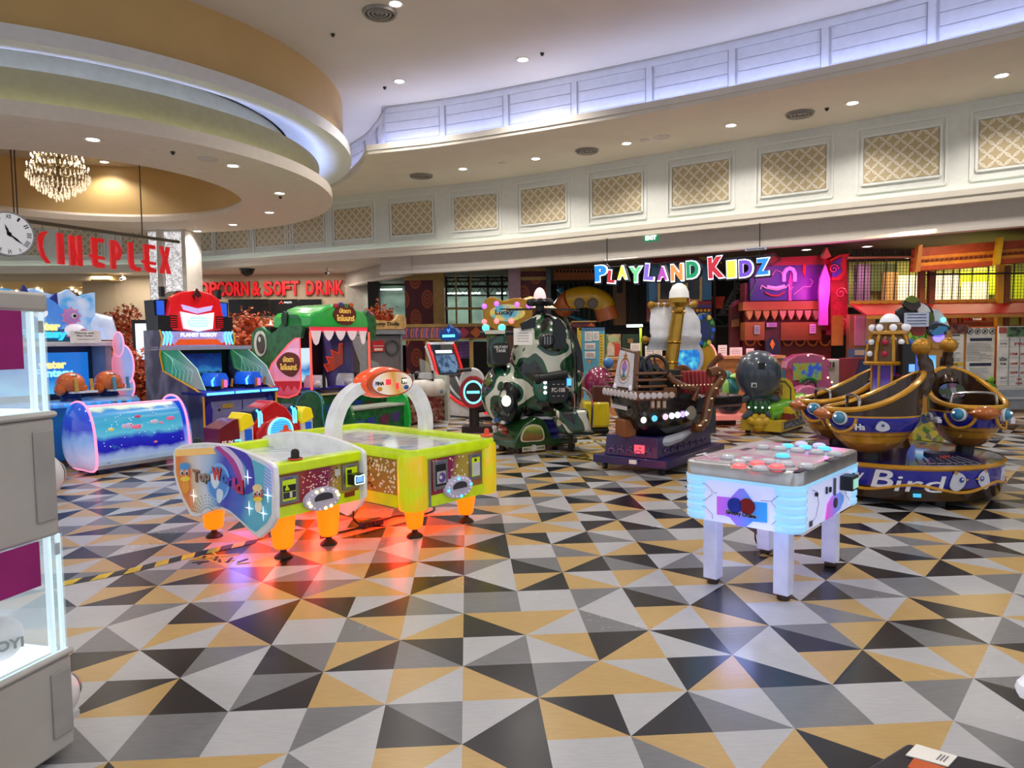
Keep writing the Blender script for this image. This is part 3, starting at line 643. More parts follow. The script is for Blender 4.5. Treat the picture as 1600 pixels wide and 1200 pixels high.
mb = MB(M('5b2f28', .6, noise=.4, nscale=6)); p = at(255, 640, 10.2)
# ---------------------------------------------------------------- play area behind the header
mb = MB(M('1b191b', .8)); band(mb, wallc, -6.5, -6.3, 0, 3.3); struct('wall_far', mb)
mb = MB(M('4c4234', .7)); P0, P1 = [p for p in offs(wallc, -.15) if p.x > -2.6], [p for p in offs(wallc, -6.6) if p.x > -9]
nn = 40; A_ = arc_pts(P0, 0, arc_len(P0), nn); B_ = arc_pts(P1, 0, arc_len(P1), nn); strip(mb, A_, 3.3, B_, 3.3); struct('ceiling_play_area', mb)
def Yw(px, d): return wpt(min(px, 1900)).y+d
MAROON = M('5a1e26', .6); TAN = M('a8884e', .6, noise=.08); ORN = M('b8511f', .5, noise=.1); ORN2 = M('d97a2a', .5, noise=.1); DK = M('141316', .7); STEEL = M('4b4d50', .4, .5)
def damask():
    return ramp('damask_paper', [(0, 'a8552e'), (.10, '5e1f2a'), (.14, 'a14a2c'), (.26, '6a2328'), (.33, 'a84f2c'), (.37, '541a28'), (1, '541a28')], rough=.6)
DAM = bpy.data.materials.new('damask'); DAM.use_nodes = True
def mk_dam(mt):
    nt = mt.node_tree; b = nt.nodes['Principled BSDF']; N = nt.nodes.new; L = nt.links.new
    tc = N('ShaderNodeTexCoord'); mp = N('ShaderNodeMapping'); mp.inputs['Scale'].default_value = (2.2, .001, 1.35); mp.inputs['Rotation'].default_value = (0, R(0), 0); L(tc.outputs['Object'], mp.inputs[0])
    mp2 = N('ShaderNodeMapping'); mp2.inputs['Rotation'].default_value = (0, R(45), 0); L(mp.outputs[0], mp2.inputs[0])
    v = N('ShaderNodeTexVoronoi'); v.inputs['Randomness'].default_value = 0; v.inputs['Scale'].default_value = 1; L(mp2.outputs[0], v.inputs['Vector'])
    rp = N('ShaderNodeValToRGB'); e = rp.color_ramp.elements; st = [(0, 'b5622f'), (.1, '6a2328'), (.16, 'a3502c'), (.24, '6a2328'), (.3, 'ad552c'), (.36, '541a28')]
    for i, (p, h) in enumerate(st):
        el = e[i] if i < 2 else e.new(p); el.position = p; el.color = (*hexc(h), 1)
    L(v.outputs['Distance'], rp.inputs[0]); L(rp.outputs[0], b.inputs['Base Color']); b.inputs['Roughness'].default_value = .6
mk_dam(DAM)
def pthing(name, lab, cat, group=None): return thing(name, lab, cat, (0, 0, 0), 0, group)
# damask walls and pillars
Y = Yw(655, 1.2)
mb = MB(DAM); floorto(mb, 632, 437, 677, Y, .2); struct('wall_damask', mb)
mb = MB(TAN); floorto(mb, 676, 425, 693, Y-.1, .4); prect(mb, 630, 425, 677, 438, Y-.05, .25); struct('pillar_tan', mb)
mb = MB(DK); floorto(mb, 574, 440, 591, Y+.6, .3); struct('pillar_dark', mb)
Y2 = Yw(830, 1.4); mb = MB(DAM); floorto(mb, 812, 437, 856, Y2, .2); prect(mb, 812, 424, 856, 432, Y2-.02, .2, MAROON); prect(mb, 812, 415, 856, 424, Y2, .2, TAN); prect(mb, 812, 432, 856, 438, Y2-.03, .2, TAN); struct('wall_damask', mb)
mb = MB(M('a68a9a', .6)); floorto(mb, 794, 415, 813, Y2-.1, .5); struct('pillar_pink', mb)
# back bays with translucent sheeting and tube lamps
SHEET = ramp('sheeting', [(0, '2d3a33'), (.25, '62746a'), (.5, '93a79a'), (.7, '6a7d76'), (1, 'b5c2bb')], tex='noise', tscale=1.3, rough=.25)
for k, (x0, x1, y0, y1, yl) in enumerate(((592, 632, 446, 540, 451), (692, 792, 440, 560, 457))):
    Yb = Yw((x0+x1)/2, 4.2); mb = MB(SHEET); prect(mb, x0-4, y0, x1+8, y1, Yb, .05); struct('wall_sheeting', mb)
    for (u0, u1) in (((x0+2, x1-4),) if k == 0 else ((696, 730), (736, 750), (776, 790))):
        mb = MB(M('e8fff4', .4, 0, 7, noise=0)); prect(mb, u0, yl, u1, yl+2.2, Yb-.4, .04); tag(mb.build('tube_lamp'), ['white tube lamp behind the dark pillar bay', 'long white tube lamp on the scaffold frame, left of three', 'white tube lamp on the scaffold frame, middle of three', 'white tube lamp on the scaffold frame beside the pink pillar'][(0 if k == 0 else (696, 736, 776).index(u0)+1)], 'lamp')
light('play_area_light', 'AREA', (-3.2, Yw(640, 3.4), 3.0), 30, (.85, 1, .92), 2, sy=.3); light('play_area_light', 'AREA', (-.9, Yw(740, 3.2), 3.0), 45, (.85, 1, .92), 3, sy=.3)
def scaffold(name, lab, px0, px1, Y, ys, posts, tr=True):
    t = pthing(name, lab, 'scaffold'); mb = MB(DK)
    for px in posts: p = at(px, 500, Y); mb.cyl((p.x, Y, .01), (p.x, Y, 3.28), .035, n=8)
    mb.build('posts', t)
    for y in ys:
        a, b_ = at(px0, y, Y), at(px1, y, Y); mb = MB(DK); mb.cyl(a, b_, .025, n=6)
        if tr:
            a2, b2 = a-Vector((0, 0, .26)), b_-Vector((0, 0, .26)); mb.cyl(a2, b2, .02, n=6); n = int((b_-a).length/.3)
            for i in range(n): q0, q1 = a.lerp(b_, i/n), a.lerp(b_, (i+1)/n); mb.cyl(q0, a2.lerp(b2, (i+.5)/n), .012, n=5); mb.cyl(a2.lerp(b2, (i+.5)/n), q1, .012, n=5)
        mb.build('truss', t)
    return t
scaffold('scaffold_frame', 'black scaffold with lattice trusses between the tan and pink pillars', 693, 793, Yw(740, 2.5), (434, 447), (698, 734, 763, 785))
t = pthing('play_railing', 'tan railing in front of the glass sheeting', 'railing'); Yr = Yw(740, 1.9); mb = MB(TAN); mb.cyl(at(693, 482, Yr), at(792, 482, Yr), .03, n=8)
for px in (712, 735): mb.cyl(at(px, 425, Yr), (at(px, 425, Yr).x, Yr, .01), .025, n=8)
mb.build('rails', t)
# fence with diamond band
t = pthing('diamond_fence', 'low fence with a maroon band of pink and orange diamonds under tan rails', 'fence'); Yf = Yw(690, .7); fr = Fr((0, Yf, 0))
def fz(py, px=690): return at(px, py, Yf).z
X0, X1 = at(600, 520, Yf).x, at(900, 520, Yf).x
mb = MB(TAN); mb.bb(X0, X1, Yf, Yf+.08, fz(511), fz(506)); mb.bb(X0, X1, Yf, Yf+.06, fz(531.5), fz(529)); mb.build('rails', t)
for px in (667, 736, 800): x = at(px, 520, Yf).x; mb = MB(TAN); mb.bb(x-.05, x+.05, Yf, Yf+.08, .006, fz(530)); mb.build('post', t)
mb = MB(MAROON); mb.bb(X0, X1, Yf+.01, Yf+.04, fz(529), fz(511)); zc = (fz(529)+fz(511))/2; hh = (fz(511)-fz(529))/2
mb.build('band_panel', t); mb = MB(M('a8324e', .5))
for k, px in enumerate((706, 724, 744, 764, 784)): x = at(px, 520, Yf).x; mb.poly(Fr((0, Yf+.008, 0)), [(x-hh*1.05, zc), (x, zc-hh), (x+hh*1.05, zc), (x, zc+hh)], 0, .006, [M('a8324e', .5), M('b03a5c', .5), M('c8642c', .5)][k % 3])
for k in range(22): x = at(615+k*4, 520, Yf).x; mb.poly(Fr((0, Yf+.008, 0)), [(x-.03, fz(528)), (x+.03, fz(528)), (x+.01, zc), (x+.05, fz(512)), (x-.01, fz(512)), (x-.04, zc)], 0, .006, [M('8a6aa0', .5), M('c46a78', .5), M('6a5a8a', .5), M('c8744a', .5)][k % 4])
mb.build('diamond_pattern', t)
mb = MB(M('7a58a0', .6)); Yn = Yf+.3
for k in range(6): mb.cyl(at(718+k*3, 533, Yn), at(717+k*3, 560, Yn), .02, n=5)
for k in range(5): mb.cyl(at(717, 536+k*5, Yn), at(733, 534+k*5, Yn), .016, n=5)
tag(mb.build('climbing_net'), 'purple climbing net behind the diamond fence', 'net')
mb = MB(DAM); prect(mb, 636, 533, 668, 575, Yf+1.2, .1); prect(mb, 668, 533, 800, 600, Yf+2.2, .1, M('231c22', .7)); struct('wall_under_fence', mb)
# orange awning facade, tube slide
Y3 = Yw(900, 2.4); t = pthing('orange_facade', 'orange play facade with a row of dark squares, left of the multicoloured sign letters', 'facade')
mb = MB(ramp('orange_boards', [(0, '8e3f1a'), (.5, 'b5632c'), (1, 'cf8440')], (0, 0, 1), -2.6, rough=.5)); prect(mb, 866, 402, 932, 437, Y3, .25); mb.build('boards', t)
mb = MB(DK)
for k in range(11): prect(mb, 869+k*5.6, 422, 872+k*5.6, 426, Y3-.02, .02)
mb.build('square_row', t)
mb = MB(STEEL); p = at(858, 430, Y3-.6); mb.bb(p.x-.08, p.x+.04, Y3-.6, Y3-.5, .006, 3.28); struct('pillar_steel', mb)
t = pthing('bar_cage', 'dark cage of thin vertical bars behind the yellow tube slide', 'cage'); mb = MB(M('3a3c40', .5, .3))
for k in range(13): p = at(872+k*8.2, 450, Y3+.8); mb.cyl((p.x, Y3+.8, .8), (p.x, Y3+.8, 3.1), .015, n=6)
mb.build('bars', t)
Y4 = Yw(915, 1.7); t = pthing('tube_slide', 'yellow and orange tube slide with two round portholes', 'slide'); path = smooth_pts([at(880, 480, Y4+.4), at(893, 468, Y4), at(918, 464, Y4-.1), at(940, 472, Y4), at(947, 488, Y4), at(950, 500, Y4)], 5)
rad = .27; n0 = len(path); a_, b_ = 6, n0-10
mb = MB(M('c99a1c', .3, coat=.5)); mb.tube(path[5:19], rad, 18); mb.build('yellow_section', t); mb = MB(M('b8602a', .35, coat=.4)); mb.tube(path[:6], rad, 18); mb.tube(path[18:], rad, 18); mb.build('orange_section', t)
for px in (905, 926):
    p = at(px, 474, Y4-rad-.06); mb = MB(M('4b4038', .3)); f2 = Fr(p); mb.lathe([(.0, .02), (.1, .02)], fr=f2, n=16, mat=M('6a5a4e', .3)); mb.lathe([(.1, .0), (.13, .0), (.13, .03), (.1, .03)], fr=f2, n=16); mb.build('porthole', t)
for (x0, y0, x1, y1, lb) in ((869, 446, 892, 470, 'glossy blue moulded slide piece above the yellow tube'), (886, 490, 918, 504, 'glossy blue moulded slide piece under the yellow tube')):
    p = at((x0+x1)/2, (y0+y1)/2, Y4+.9); w_, h_ = (x1-x0)/F*Y4/2, (y1-y0)/F*Y4/2; mb = MB(M('2f8fb4', .2, coat=.6))
    for k in range(4): mb.ball((-w_*.5+w_*.35*k, -.1*k*0, h_*.4-h_*.3*k), (w_*.5, .3, h_*.45), 12)
    o = mb.build('blue_slide'); o.location = p; tag(o, lb, 'slide')
# brown tower, dark door, blue house
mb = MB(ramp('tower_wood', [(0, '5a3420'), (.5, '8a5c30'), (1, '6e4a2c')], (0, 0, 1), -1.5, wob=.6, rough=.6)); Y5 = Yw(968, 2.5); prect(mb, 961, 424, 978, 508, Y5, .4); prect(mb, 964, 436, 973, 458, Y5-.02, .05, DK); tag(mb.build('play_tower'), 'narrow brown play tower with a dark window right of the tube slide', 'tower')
mb = MB(M('2a2320', .6)); prect(mb, 981, 428, 1014, 505, Y5+.4, .1); prect(mb, 984, 432, 996, 500, Y5+.35, .05, M('15130f', .5)); prect(mb, 999, 432, 1011, 500, Y5+.35, .05, M('15130f', .5)); tag(mb.build('play_door'), 'tall dark double door beside the blue play house', 'door')
t = pthing('blue_play_house', 'blue play house front with two tan framed windows and striped red base', 'play house'); Y6 = Yw(1063, 1.6)
mb = MB(M('2a5f86', .5)); prect(mb, 1014, 398, 1112, 470, Y6, .3); mb.build('blue_wall', t)
mb = MB(M('7a2434', .5)); prect(mb, 1014, 470, 1112, 502, Y6-.06, .3); mb.build('striped_base', t)
mb = MB(M('3c3a78', .5)); prect(mb, 1014, 476, 1112, 482, Y6-.08, .02); prect(mb, 1014, 488, 1112, 492, Y6-.08, .02, M('20406a', .5)); mb.build('stripes', t)
mb = MB(M('c9a02e', .5))
for k in range(16): prect(mb, 1016+k*6, 483, 1019.5+k*6, 487, Y6-.09, .02)
mb.build('yellow_squares', t)
for x in (1031, 1074):
    f_ = MB(TAN); prect(f_, x-3, 432, x+23, 472, Y6-.05, .05); f_ = f_.build('window_frame', t); g_ = MB(M('1c1d22', .2)); prect(g_, x+1, 436, x+19, 467, Y6-.07, .02); g_.build('pane', f_)
mb = MB(M('7a2026', .5)); ppoly(mb, [(1005, 412), (1020, 404), (1062, 397), (1110, 398), (1128, 408), (1110, 412)], Y6-.12, .1); mb.build('red_roof', t)
mb = MB(M('b89a3c', .5)); ppoly(mb, [(1030, 414), (1040, 408), (1034, 416)], Y6-.14, .05); ppoly(mb, [(1096, 400), (1128, 408), (1128, 412), (1092, 403)], Y6-.14, .05); mb.build('gold_trim', t)
# dark stairs bay with red netting
Y7 = Yw(1130, 2.2); scaffold('scaffold_frame', 'grey truss bridge beside the pink castle front', 1114, 1152, Y7, (492,), (1116, 1148))
mb = MB(M('4a4b4e', .5)); 
for k in range(8): mb.cyl(at(1128+k*3.2, 488-k*5.2, Y7+.4), at(1134+k*3.2, 488-k*5.2, Y7+.4), .03, n=6)
mb.cyl(at(1124, 492, Y7+.4), at(1154, 442, Y7+.4), .04, n=6); tag(mb.build('play_stairs'), 'grey metal stair flight left of the castle front', 'stairs')
mb = MB(M('c23a22', .5))
for k in range(7): mb.cyl(at(1113+k*3, 463, Y7+.2), at(1116+k*2, 482, Y7+.2), .014, n=5); mb.cyl(at(1113, 464+k*3, Y7+.2), at(1133-k, 465+k*2.4, Y7+.2), .014, n=5)
tag(mb.build('rope_net'), 'red rope net hung in the dark stair bay', 'net')
# ------------- castle front
Yc = Yw(1230, .9); t = pthing('castle_front', 'painted red and orange castle front lit magenta', 'facade')
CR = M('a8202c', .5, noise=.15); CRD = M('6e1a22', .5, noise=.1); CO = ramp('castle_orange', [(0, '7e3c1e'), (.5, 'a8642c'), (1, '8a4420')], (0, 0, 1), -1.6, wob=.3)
mb = MB(CRD); prect(mb, 1163, 440, 1300, 565, Yc+.1, .3); mb.build('back_board', t)
mb = MB(CR); ppoly(mb, [(1200, 403), (1285, 399), (1298, 402), (1298, 413), (1200, 415)], Yc, .2, M('b8303a', .5)); mb.build('top_beam', t)
mb = MB(CRD); ppoly(mb, [(1198, 396), (1208, 393), (1222, 405), (1208, 415), (1198, 414)], Yc-.05, .12); ppoly(mb, [(1201, 400), (1207, 397), (1216, 405), (1207, 411), (1201, 409)], Yc-.06, .03, ORN); mb.build('arrow_plate', t)
mb = MB(ramp('curtain_paint', [(0, '1c4a6a'), (.2, '26307a'), (.45, '402a8a'), (.62, '7a1ea0'), (.8, '5a1a90'), (1, '641a9a')], (.42, 0, 0), -2.0, wob=.15, rough=.4)); prect(mb, 1172, 413, 1285, 470, Yc+.02, .1); mb.build('mural', t)
mb = MB(M('d8b8d8', .4)); mb.add([], []) ; Yd = Yc-.0
def pline(mb, pts, Y, r, mat=None, n=6): mb.tube([at(x, y, Y) for x, y in pts], r, n, mat)
pline(mb, [(1188, 452), (1190, 446), (1196, 450), (1214, 453), (1228, 449), (1232, 444), (1234, 452)], Yd, .02); pline(mb, [(1195, 457), (1205, 462), (1216, 462), (1226, 456)], Yd, .02, M('c23a3a', .4)); pline(mb, [(1198, 448), (1212, 450), (1226, 447)], Yd, .035, M('e8d8e8', .4))
pline(mb, [(1240, 460), (1255, 448), (1266, 448), (1270, 440), (1266, 436)], Yd, .012, M('d890c8', .4)); pline(mb, [(1172, 462), (1182, 440), (1178, 430)], Yd, .012, M('3a8a6a', .4)); pline(mb, [(1236, 470), (1232, 455), (1240, 448)], Yd, .012, M('d890c8', .4)); pline(mb, [(1206, 430), (1212, 422), (1220, 425), (1224, 432)], Yd, .012, M('d890c8', .4))
mb.build('monster_face_lines', t)
mb = MB(M('ff7ad8', .4, 0, .7)); pline(mb, [(1225, 440), (1225, 427), (1229, 421), (1234, 419), (1239, 421), (1242, 427), (1242, 440)], Yd-.02, .04); mb.build('pink_arch', t)
mb = MB(M('c83a9a', .4)); ppoly(mb, [(1232, 440), (1236, 425), (1238, 440), (1236, 470), (1232, 470)], Yd-.01, .03); ppoly(mb, [(1255, 413), (1260, 413), (1258, 432), (1254, 425)], Yd-.01, .03, M('d82a3a', .4)); mb.build('pink_streaks', t)
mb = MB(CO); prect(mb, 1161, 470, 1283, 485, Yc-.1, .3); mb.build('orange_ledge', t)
mb = MB(M('c08a4a', .5))
for k in range(9): x = 1166+k*13; ppoly(mb, [(x, 485), (x+11, 485), (x+9.5, 493), (x+5.5, 500), (x+1.5, 493)], Yc-.08, .1, [M('b98a4a', .5), M('c88a70', .5)][k > 3])
mb.build('drapes', t)
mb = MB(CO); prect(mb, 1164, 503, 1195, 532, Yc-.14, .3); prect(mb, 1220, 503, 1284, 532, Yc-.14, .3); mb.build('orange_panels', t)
mb = MB(M('4a1622', .5)); prect(mb, 1195, 503, 1220, 566, Yc-.12, .3); ppoly(mb, [(1196, 560), (1196, 535), (1207, 526), (1218, 535), (1218, 560)], Yc-.14, .04, M('1c1f38', .5)); ppoly(mb, [(1207, 530), (1211, 538), (1207, 546), (1203, 538)], Yc-.16, .03, ORN2); mb.build('door_panel', t)
mb = MB(M('8a5a2c', .5))
for k in range(7):
    x = 1164+k*19.5
    if 1190 < x < 1212: continue
    pline(mb, [(x, 532), (x+3, 538), (x+8, 540), (x+13, 538), (x+16, 532)], Yc+.06, .02, ORN2)
mb.build('scallops', t)
for px, py, w_, h_, mt in ((1183, 508, 9, 14, M('8f98a0', .6)), (1206, 504, 16, 7, M('b88ac0', .6)), (1270, 506, 10, 15, M('d8a0d0', .6))):
    mb = MB(mt); prect(mb, px-w_/2, py, px+w_/2, py+h_, Yc-.17, .01)
    for k in range(3): prect(mb, px-w_*.3, py+h_*(.25+.22*k), px+w_*.3, py+h_*(.31+.22*k), Yc-.175, .005, M('6a4a70', .6))
    tag(mb.build('paper_notice'), {1183: 'grey paper notice on the left orange castle panel', 1206: 'lilac paper notice above the dark castle door', 1270: 'lilac paper notice on the right orange castle panel'}[px], 'notice')
mb = MB(ramp('spear_pink', [(0, 'c84ab8'), (1, 'f060d0')], (0, 0, 1), -2, emit=.35)); ppoly(mb, [(1280, 508), (1281, 480), (1280, 455), (1282, 435), (1290, 413), (1297, 435), (1297, 455), (1294, 480), (1294, 508)], Yc-.3, .06); tag(mb.build('spear_panel'), 'tall pale pink pointed board standing in front of the castle', 'board')
mb = MB(CR); prect(mb, 1298, 400, 1325, 520, Yc-.05, .3); ppoly(mb, [(1298, 440), (1310, 436), (1325, 446), (1325, 520), (1298, 520)], Yc-.08, .3); mb.bb(at(1284, 520, Yc).x, at(1322, 520, Yc).x, Yc-.2, Yc+.2, 1.5, at(1300, 516, Yc).z, M('6e1420', .5)); mb.build('tower', t)
mb = MB(M('d8364a', .4)); ppoly(mb, [(1284, 402), (1292, 386), (1299, 401), (1292, 404)], Yc-.16, .1, M('d8705a', .5)); ppoly(mb, [(1298, 405), (1312, 398), (1328, 396), (1322, 408), (1322, 425), (1314, 437), (1300, 438)], Yc-.2, .15, M('c81e2c', .5)); ppoly(mb, [(1300, 410), (1316, 402), (1313, 415), (1316, 425), (1308, 433), (1300, 433)], Yc-.23, .05, M('5a2a9a', .4)); mb.build('flame_ornament', t)
mb = MB(M('d84a5a', .5)); 
for cx, cy, r_ in ((1314, 458, .12), (1314, 505, .12), (1303, 420, .1)): 
    c = at(cx, cy, Yc-.26); mb.tube([(c.x+r_*(1-k/14)*cos(k*.8), c.y, c.z+r_*(1-k/14)*sin(k*.8)) for k in range(13)], .012, 5)
mb.build('spirals', t)
light('magenta_lamp', 'SPOT', (at(1265, 430, Yc-1.2).x, Yc-1.3, 3.1), 130, (1, .08, .65), .15, (R(35), 0, 0), 110); light('magenta_lamp', 'POINT', (at(1300, 430, Yc-.6).x, Yc-.7, 2.4), 26, (1, .1, .55), .1)
mb = MB(M('5e1820', .5, noise=.15)); ppoly(mb, [(1143, 480), (1150, 470), (1156, 468), (1156, 565), (1143, 565)], Yc+.25, .2); ppoly(mb, [(1144, 500), (1155, 498), (1155, 510), (1144, 511)], Yc+.2, .05, M('8a5a30', .5)); tag(mb.build('maroon_tower'), 'dark maroon painted tower board at the left end of the castle', 'board')
# ------------- netted yellow rooms, orange roofs, red awning on the right
Ye = Yw(1450, 1.2); Yb = Ye+1.8
mb = MB(M('a8904a', .5)); prect(mb, 1325, 404, 1720, 480, Yb, .1, M('8f9040', .6)); struct('wall_yellow', mb)
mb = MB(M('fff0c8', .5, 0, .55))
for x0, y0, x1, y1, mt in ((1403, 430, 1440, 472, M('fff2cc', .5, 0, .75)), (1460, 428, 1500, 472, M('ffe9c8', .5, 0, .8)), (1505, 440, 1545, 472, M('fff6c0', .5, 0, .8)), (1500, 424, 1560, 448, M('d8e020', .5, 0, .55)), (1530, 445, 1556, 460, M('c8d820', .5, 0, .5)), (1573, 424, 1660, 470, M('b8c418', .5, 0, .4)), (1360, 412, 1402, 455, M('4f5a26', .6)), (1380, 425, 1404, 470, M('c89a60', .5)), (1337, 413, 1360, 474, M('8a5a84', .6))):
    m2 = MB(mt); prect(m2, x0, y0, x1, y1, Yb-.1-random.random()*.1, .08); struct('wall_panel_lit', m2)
t = pthing('safety_net', 'dark square safety net stretched over the yellow rooms', 'net'); mb = MB(M('1d1a18', .7)); zt, zb = 3.1, at(1450, 474, Ye).z
xs0, xs1 = at(1326, 440, Ye).x, at(1700, 440, Ye).x; n = int((xs1-xs0)/.06)
for k in range(n+1): x = xs0+(xs1-xs0)*k/n; mb.box((x, Ye, (zt+zb)/2), (.007, .007, zt-zb))
k = zb
while k < zt: mb.box(((xs0+xs1)/2, Ye, k), (xs1-xs0, .007, .007)); k += .06
mb.build('mesh_strands', t, kind='stuff'); mb = MB(DK)
for px in (1340, 1352, 1385, 1400, 1422, 1432, 1463, 1475, 1490, 1500, 1520, 1545, 1585): a = at(px, 405, Ye-.02); b_ = at(px-3, 473, Ye-.02); mb.cyl(a, b_, .012, n=5)
mb.build('ropes', t)
for px, y0, mt, lb in ((1440, 424, M('8a4a20', .5), 'brown post between net and first orange roof'), (1455, 424, M('7a3c1c', .5), 'dark brown post under the first orange roof'), (1563, 400, M('d8a010', .45), 'yellow post between the two orange roofs'), (1573, 415, M('7a4018', .5), 'brown post right of the yellow post')):
    p = at(px, y0, Ye-.15); mb = MB(mt); mb.bb(p.x-.05, p.x+.05, Ye-.2, Ye-.1, .01, p.z); tag(mb.build('roof_post'), lb, 'post')
Yo = Ye-.5
OR = M('b8481a', .5, noise=.1); ORL = M('e08a1e', .45, noise=.1)
for i, (pts, sq) in enumerate(((((1439, 387), (1560, 377), (1554, 415), (1436, 423)), 15), (((1568, 377), (1700, 366), (1700, 402), (1560, 412)), 14))):
    t = pthing('orange_roof', ['orange slatted play roof with dark square row, left one', 'orange slatted play roof with dark square row, at the right edge'][i], 'roof'); q = [Vector(p) for p in pts]
    def L2(u, v): a = q[0].lerp(q[1], u); b2 = q[3].lerp(q[2], u); r_ = a.lerp(b2, v); return (r_.x, r_.y)
    for j, (v0, v1, mt) in enumerate(((0, .38, OR), (.38, .5, ORL), (.5, .66, M('c86418', .5)), (.66, .8, ORL), (.8, 1, OR))):
        mb = MB(mt); ppoly(mb, [L2(0, v0), L2(1, v0), L2(1, v1), L2(0, v1)], Yo+.05-.03*j, .3); mb.build('slat_board', t)
    mb = MB(M('6a2a14', .5))
    for k in range(sq): u = .03+k*.95/sq; ppoly(mb, [L2(u, .53), L2(u+.035, .53), L2(u+.035, .63), L2(u, .63)], Yo-.06, .02)
    mb.build('square_row', t)
mb = MB(TAN); ppoly(mb, [(1436, 383), (1442, 382), (1438, 424), (1430, 425)], Yo-.15, .1, M('b8702a', .5)); tag(mb.build('roof_bracket'), 'tan slanting board at the left end of the first orange roof', 'board')
mb = MB(ORL); ppoly(mb, [(1562, 371), (1569, 370), (1563, 413), (1555, 414)], Yo-.15, .1, M('d8a81e', .5)); tag(mb.build('roof_bracket'), 'yellow slanting board between the two orange roofs', 'board')
mb = MB(M('7a2c18', .5)); prect(mb, 1325, 400, 1436, 404, Yo, .1); prect(mb, 1455, 424, 1700, 429, Yo+.2, .2, M('2a1614', .6)); tag(mb.build('roof_beam'), 'dark beam running under the orange roofs and over the net', 'beam')
t = pthing('red_awning', 'long red awning with gold scalloped top edge over the notice boards', 'awning'); x0, x1 = at(1325, 480, Ye).x, at(1720, 480, Ye).x; Ya = Ye-.1
z1, z0 = at(1500, 472, Ya).z, at(1500, 490, Ya-.5).z; mb = MB(M('b01a22', .5)); mb.add([(x0, Ya, z1), (x1, Ya, z1), (x1, Ya-.6, z0), (x0, Ya-.6, z0), (x0, Ya, z1-.04), (x1, Ya, z1-.04), (x1, Ya-.6, z0-.04), (x0, Ya-.6, z0-.04)], [(0, 1, 2, 3), (7, 6, 5, 4), (0, 4, 5, 1), (3, 2, 6, 7), (0, 3, 7, 4), (1, 5, 6, 2)]); mb.build('canopy', t)
mb = MB(M('c07a24', .45)); mb.bb(x0, x1, Ya-.02, Ya+.03, z1-.02, z1+.05); mb.bb(x0, x1, Ya-.66, Ya-.6, z0-.08, z0-.02, M('b87c28', .45)); k = x0
fa = Fr((0, Ya, z1), (1, 0, 0), Vector((0, .6, z1-z0)))
while k < x1: mb.disc(fa, k+.09, 0, .09, .005, .015, M('c88a2c', .45), ry=.07, n=10, a0=pi, a1=2*pi); k += .18
mb.build('gold_edges', t)
# wall under the awning with coloured shop-front panels, TAXI sign
Yu = Ye+.3; mb = MB(M('9a6a3c', .6)); prect(mb, 1325, 486, 1720, 700, Yu, .15); struct('wall_shopfront', mb)
for k, (x0, x1, mt) in enumerate(((1336, 1352, 'c88a98'), (1352, 1368, 'c8b070'), (1368, 1380, '3a4a38'), (1475, 1484, 'c07838'), (1486, 1496, 'd8a878'), (1498, 1502, 'b88a50'), (1505, 1553, 'c09868'), (1573, 1592, 'a0a83a'), (1595, 1640, 'b88038'), (1300, 1318, 'b06a24'))):
    mb = MB(M(mt, .5)); prect(mb, x0, 493, x1, 508 if x0 > 1400 else 540, Yu-.04, .04); struct('wall_panel_colour', mb)
t = pthing('taxi_sign', 'small red roof sign reading TAXI above the white boards', 'sign'); mb = MB(M('b8201c', .4)); ppoly(mb, [(1512, 501), (1512, 496), (1518, 496), (1520, 492), (1532, 492), (1534, 496), (1540, 496), (1540, 501)], Yu-.2, .12); mb.build('sign_body', t)
a, b_ = at(1519, 500.4, Yu-.2), at(1533, 497, Yu-.2); mb = MB(M('f8e8d0', .4, emit=.4)); mb.text(Fr((0, Yu-.2, 0)), 'TAXI', a.x, a.z, b_.x-a.x, b_.z-a.z, 0, .01, bold=.03); mb.build('lettering', t)
mb = MB(M('b03a1e', .5)); prect(mb, 1480, 504, 1560, 508, Yu-.15, .12); tag(mb.build('counter_ledge'), 'narrow orange ledge under the small TAXI sign', 'ledge')
# notice boards on the right
Yn = Yw(1560, -.1)
def board(lab, x0, y0, x1, y1, frame=None, rows=(), name='notice_board', Y=None, legs=False):
    Y = Y or Yn; t = pthing(name, lab, 'notice board'); mb = MB(M('e4e0d8', .5)); prect(mb, x0, y0, x1, y1, Y, .05); mb.build('panel', t)
    if frame: mb = MB(frame); prect(mb, x0-2, y0-2, x1+2.5, y1+6, Y+.02, .06); mb.build('frame', t)
    if rows:
        mb = MB(M('4a4648', .6))
        for (a, b_, c, d, mt) in rows: prect(mb, a, b_, c, d, Y-.006, .006, mt)
        mb.build('print', t)
    return t
rn = random.Random(5); LNM = M('77767a', .6); NAVY = M('1c2440', .5); REDP = M('b8403a', .5); BLK = M('303034', .6)
rows = [(1516, 528, 1550, 533, NAVY), (1515, 567, 1549, 572, NAVY)]
for k in range(12): rows.append((1511, 536+k*2.4, 1511+rn.uniform(20, 42), 537+k*2.4, LNM))
for k in range(8): rows.append((1515, 575+k*2.3, 1515+rn.uniform(20, 36), 576+k*2.3, M('9a989a', .6)))
t = board('tall white rules board with orange border and navy headings', 1509, 512, 1555, 594, M('c8602a', .5), rows)
mb = MB(BLK)
for k in range(4): 
    c = at(1516+k*11.5, 517.5, Yn-.01); mb.lathe([(.042, 0), (.05, 0), (.05, .006), (.042, .006), (.042, 0)], fr=Fr(c), n=18); mb.cyl(c+Vector((-.03, -.004, -.03)), c+Vector((.03, -.004, .03)), .005, n=4); mb.bb(c.x-.015, c.x+.015, c.y-.006, c.y, c.z-.02, c.z+.02)
mb.build('prohibition_icons', t)
rows = [(1488, 523, 1500, 525, BLK)]
for k in range(20): rows.append((1478, 530+k*3, 1478+rn.uniform(12, 24), 531+k*3, LNM))
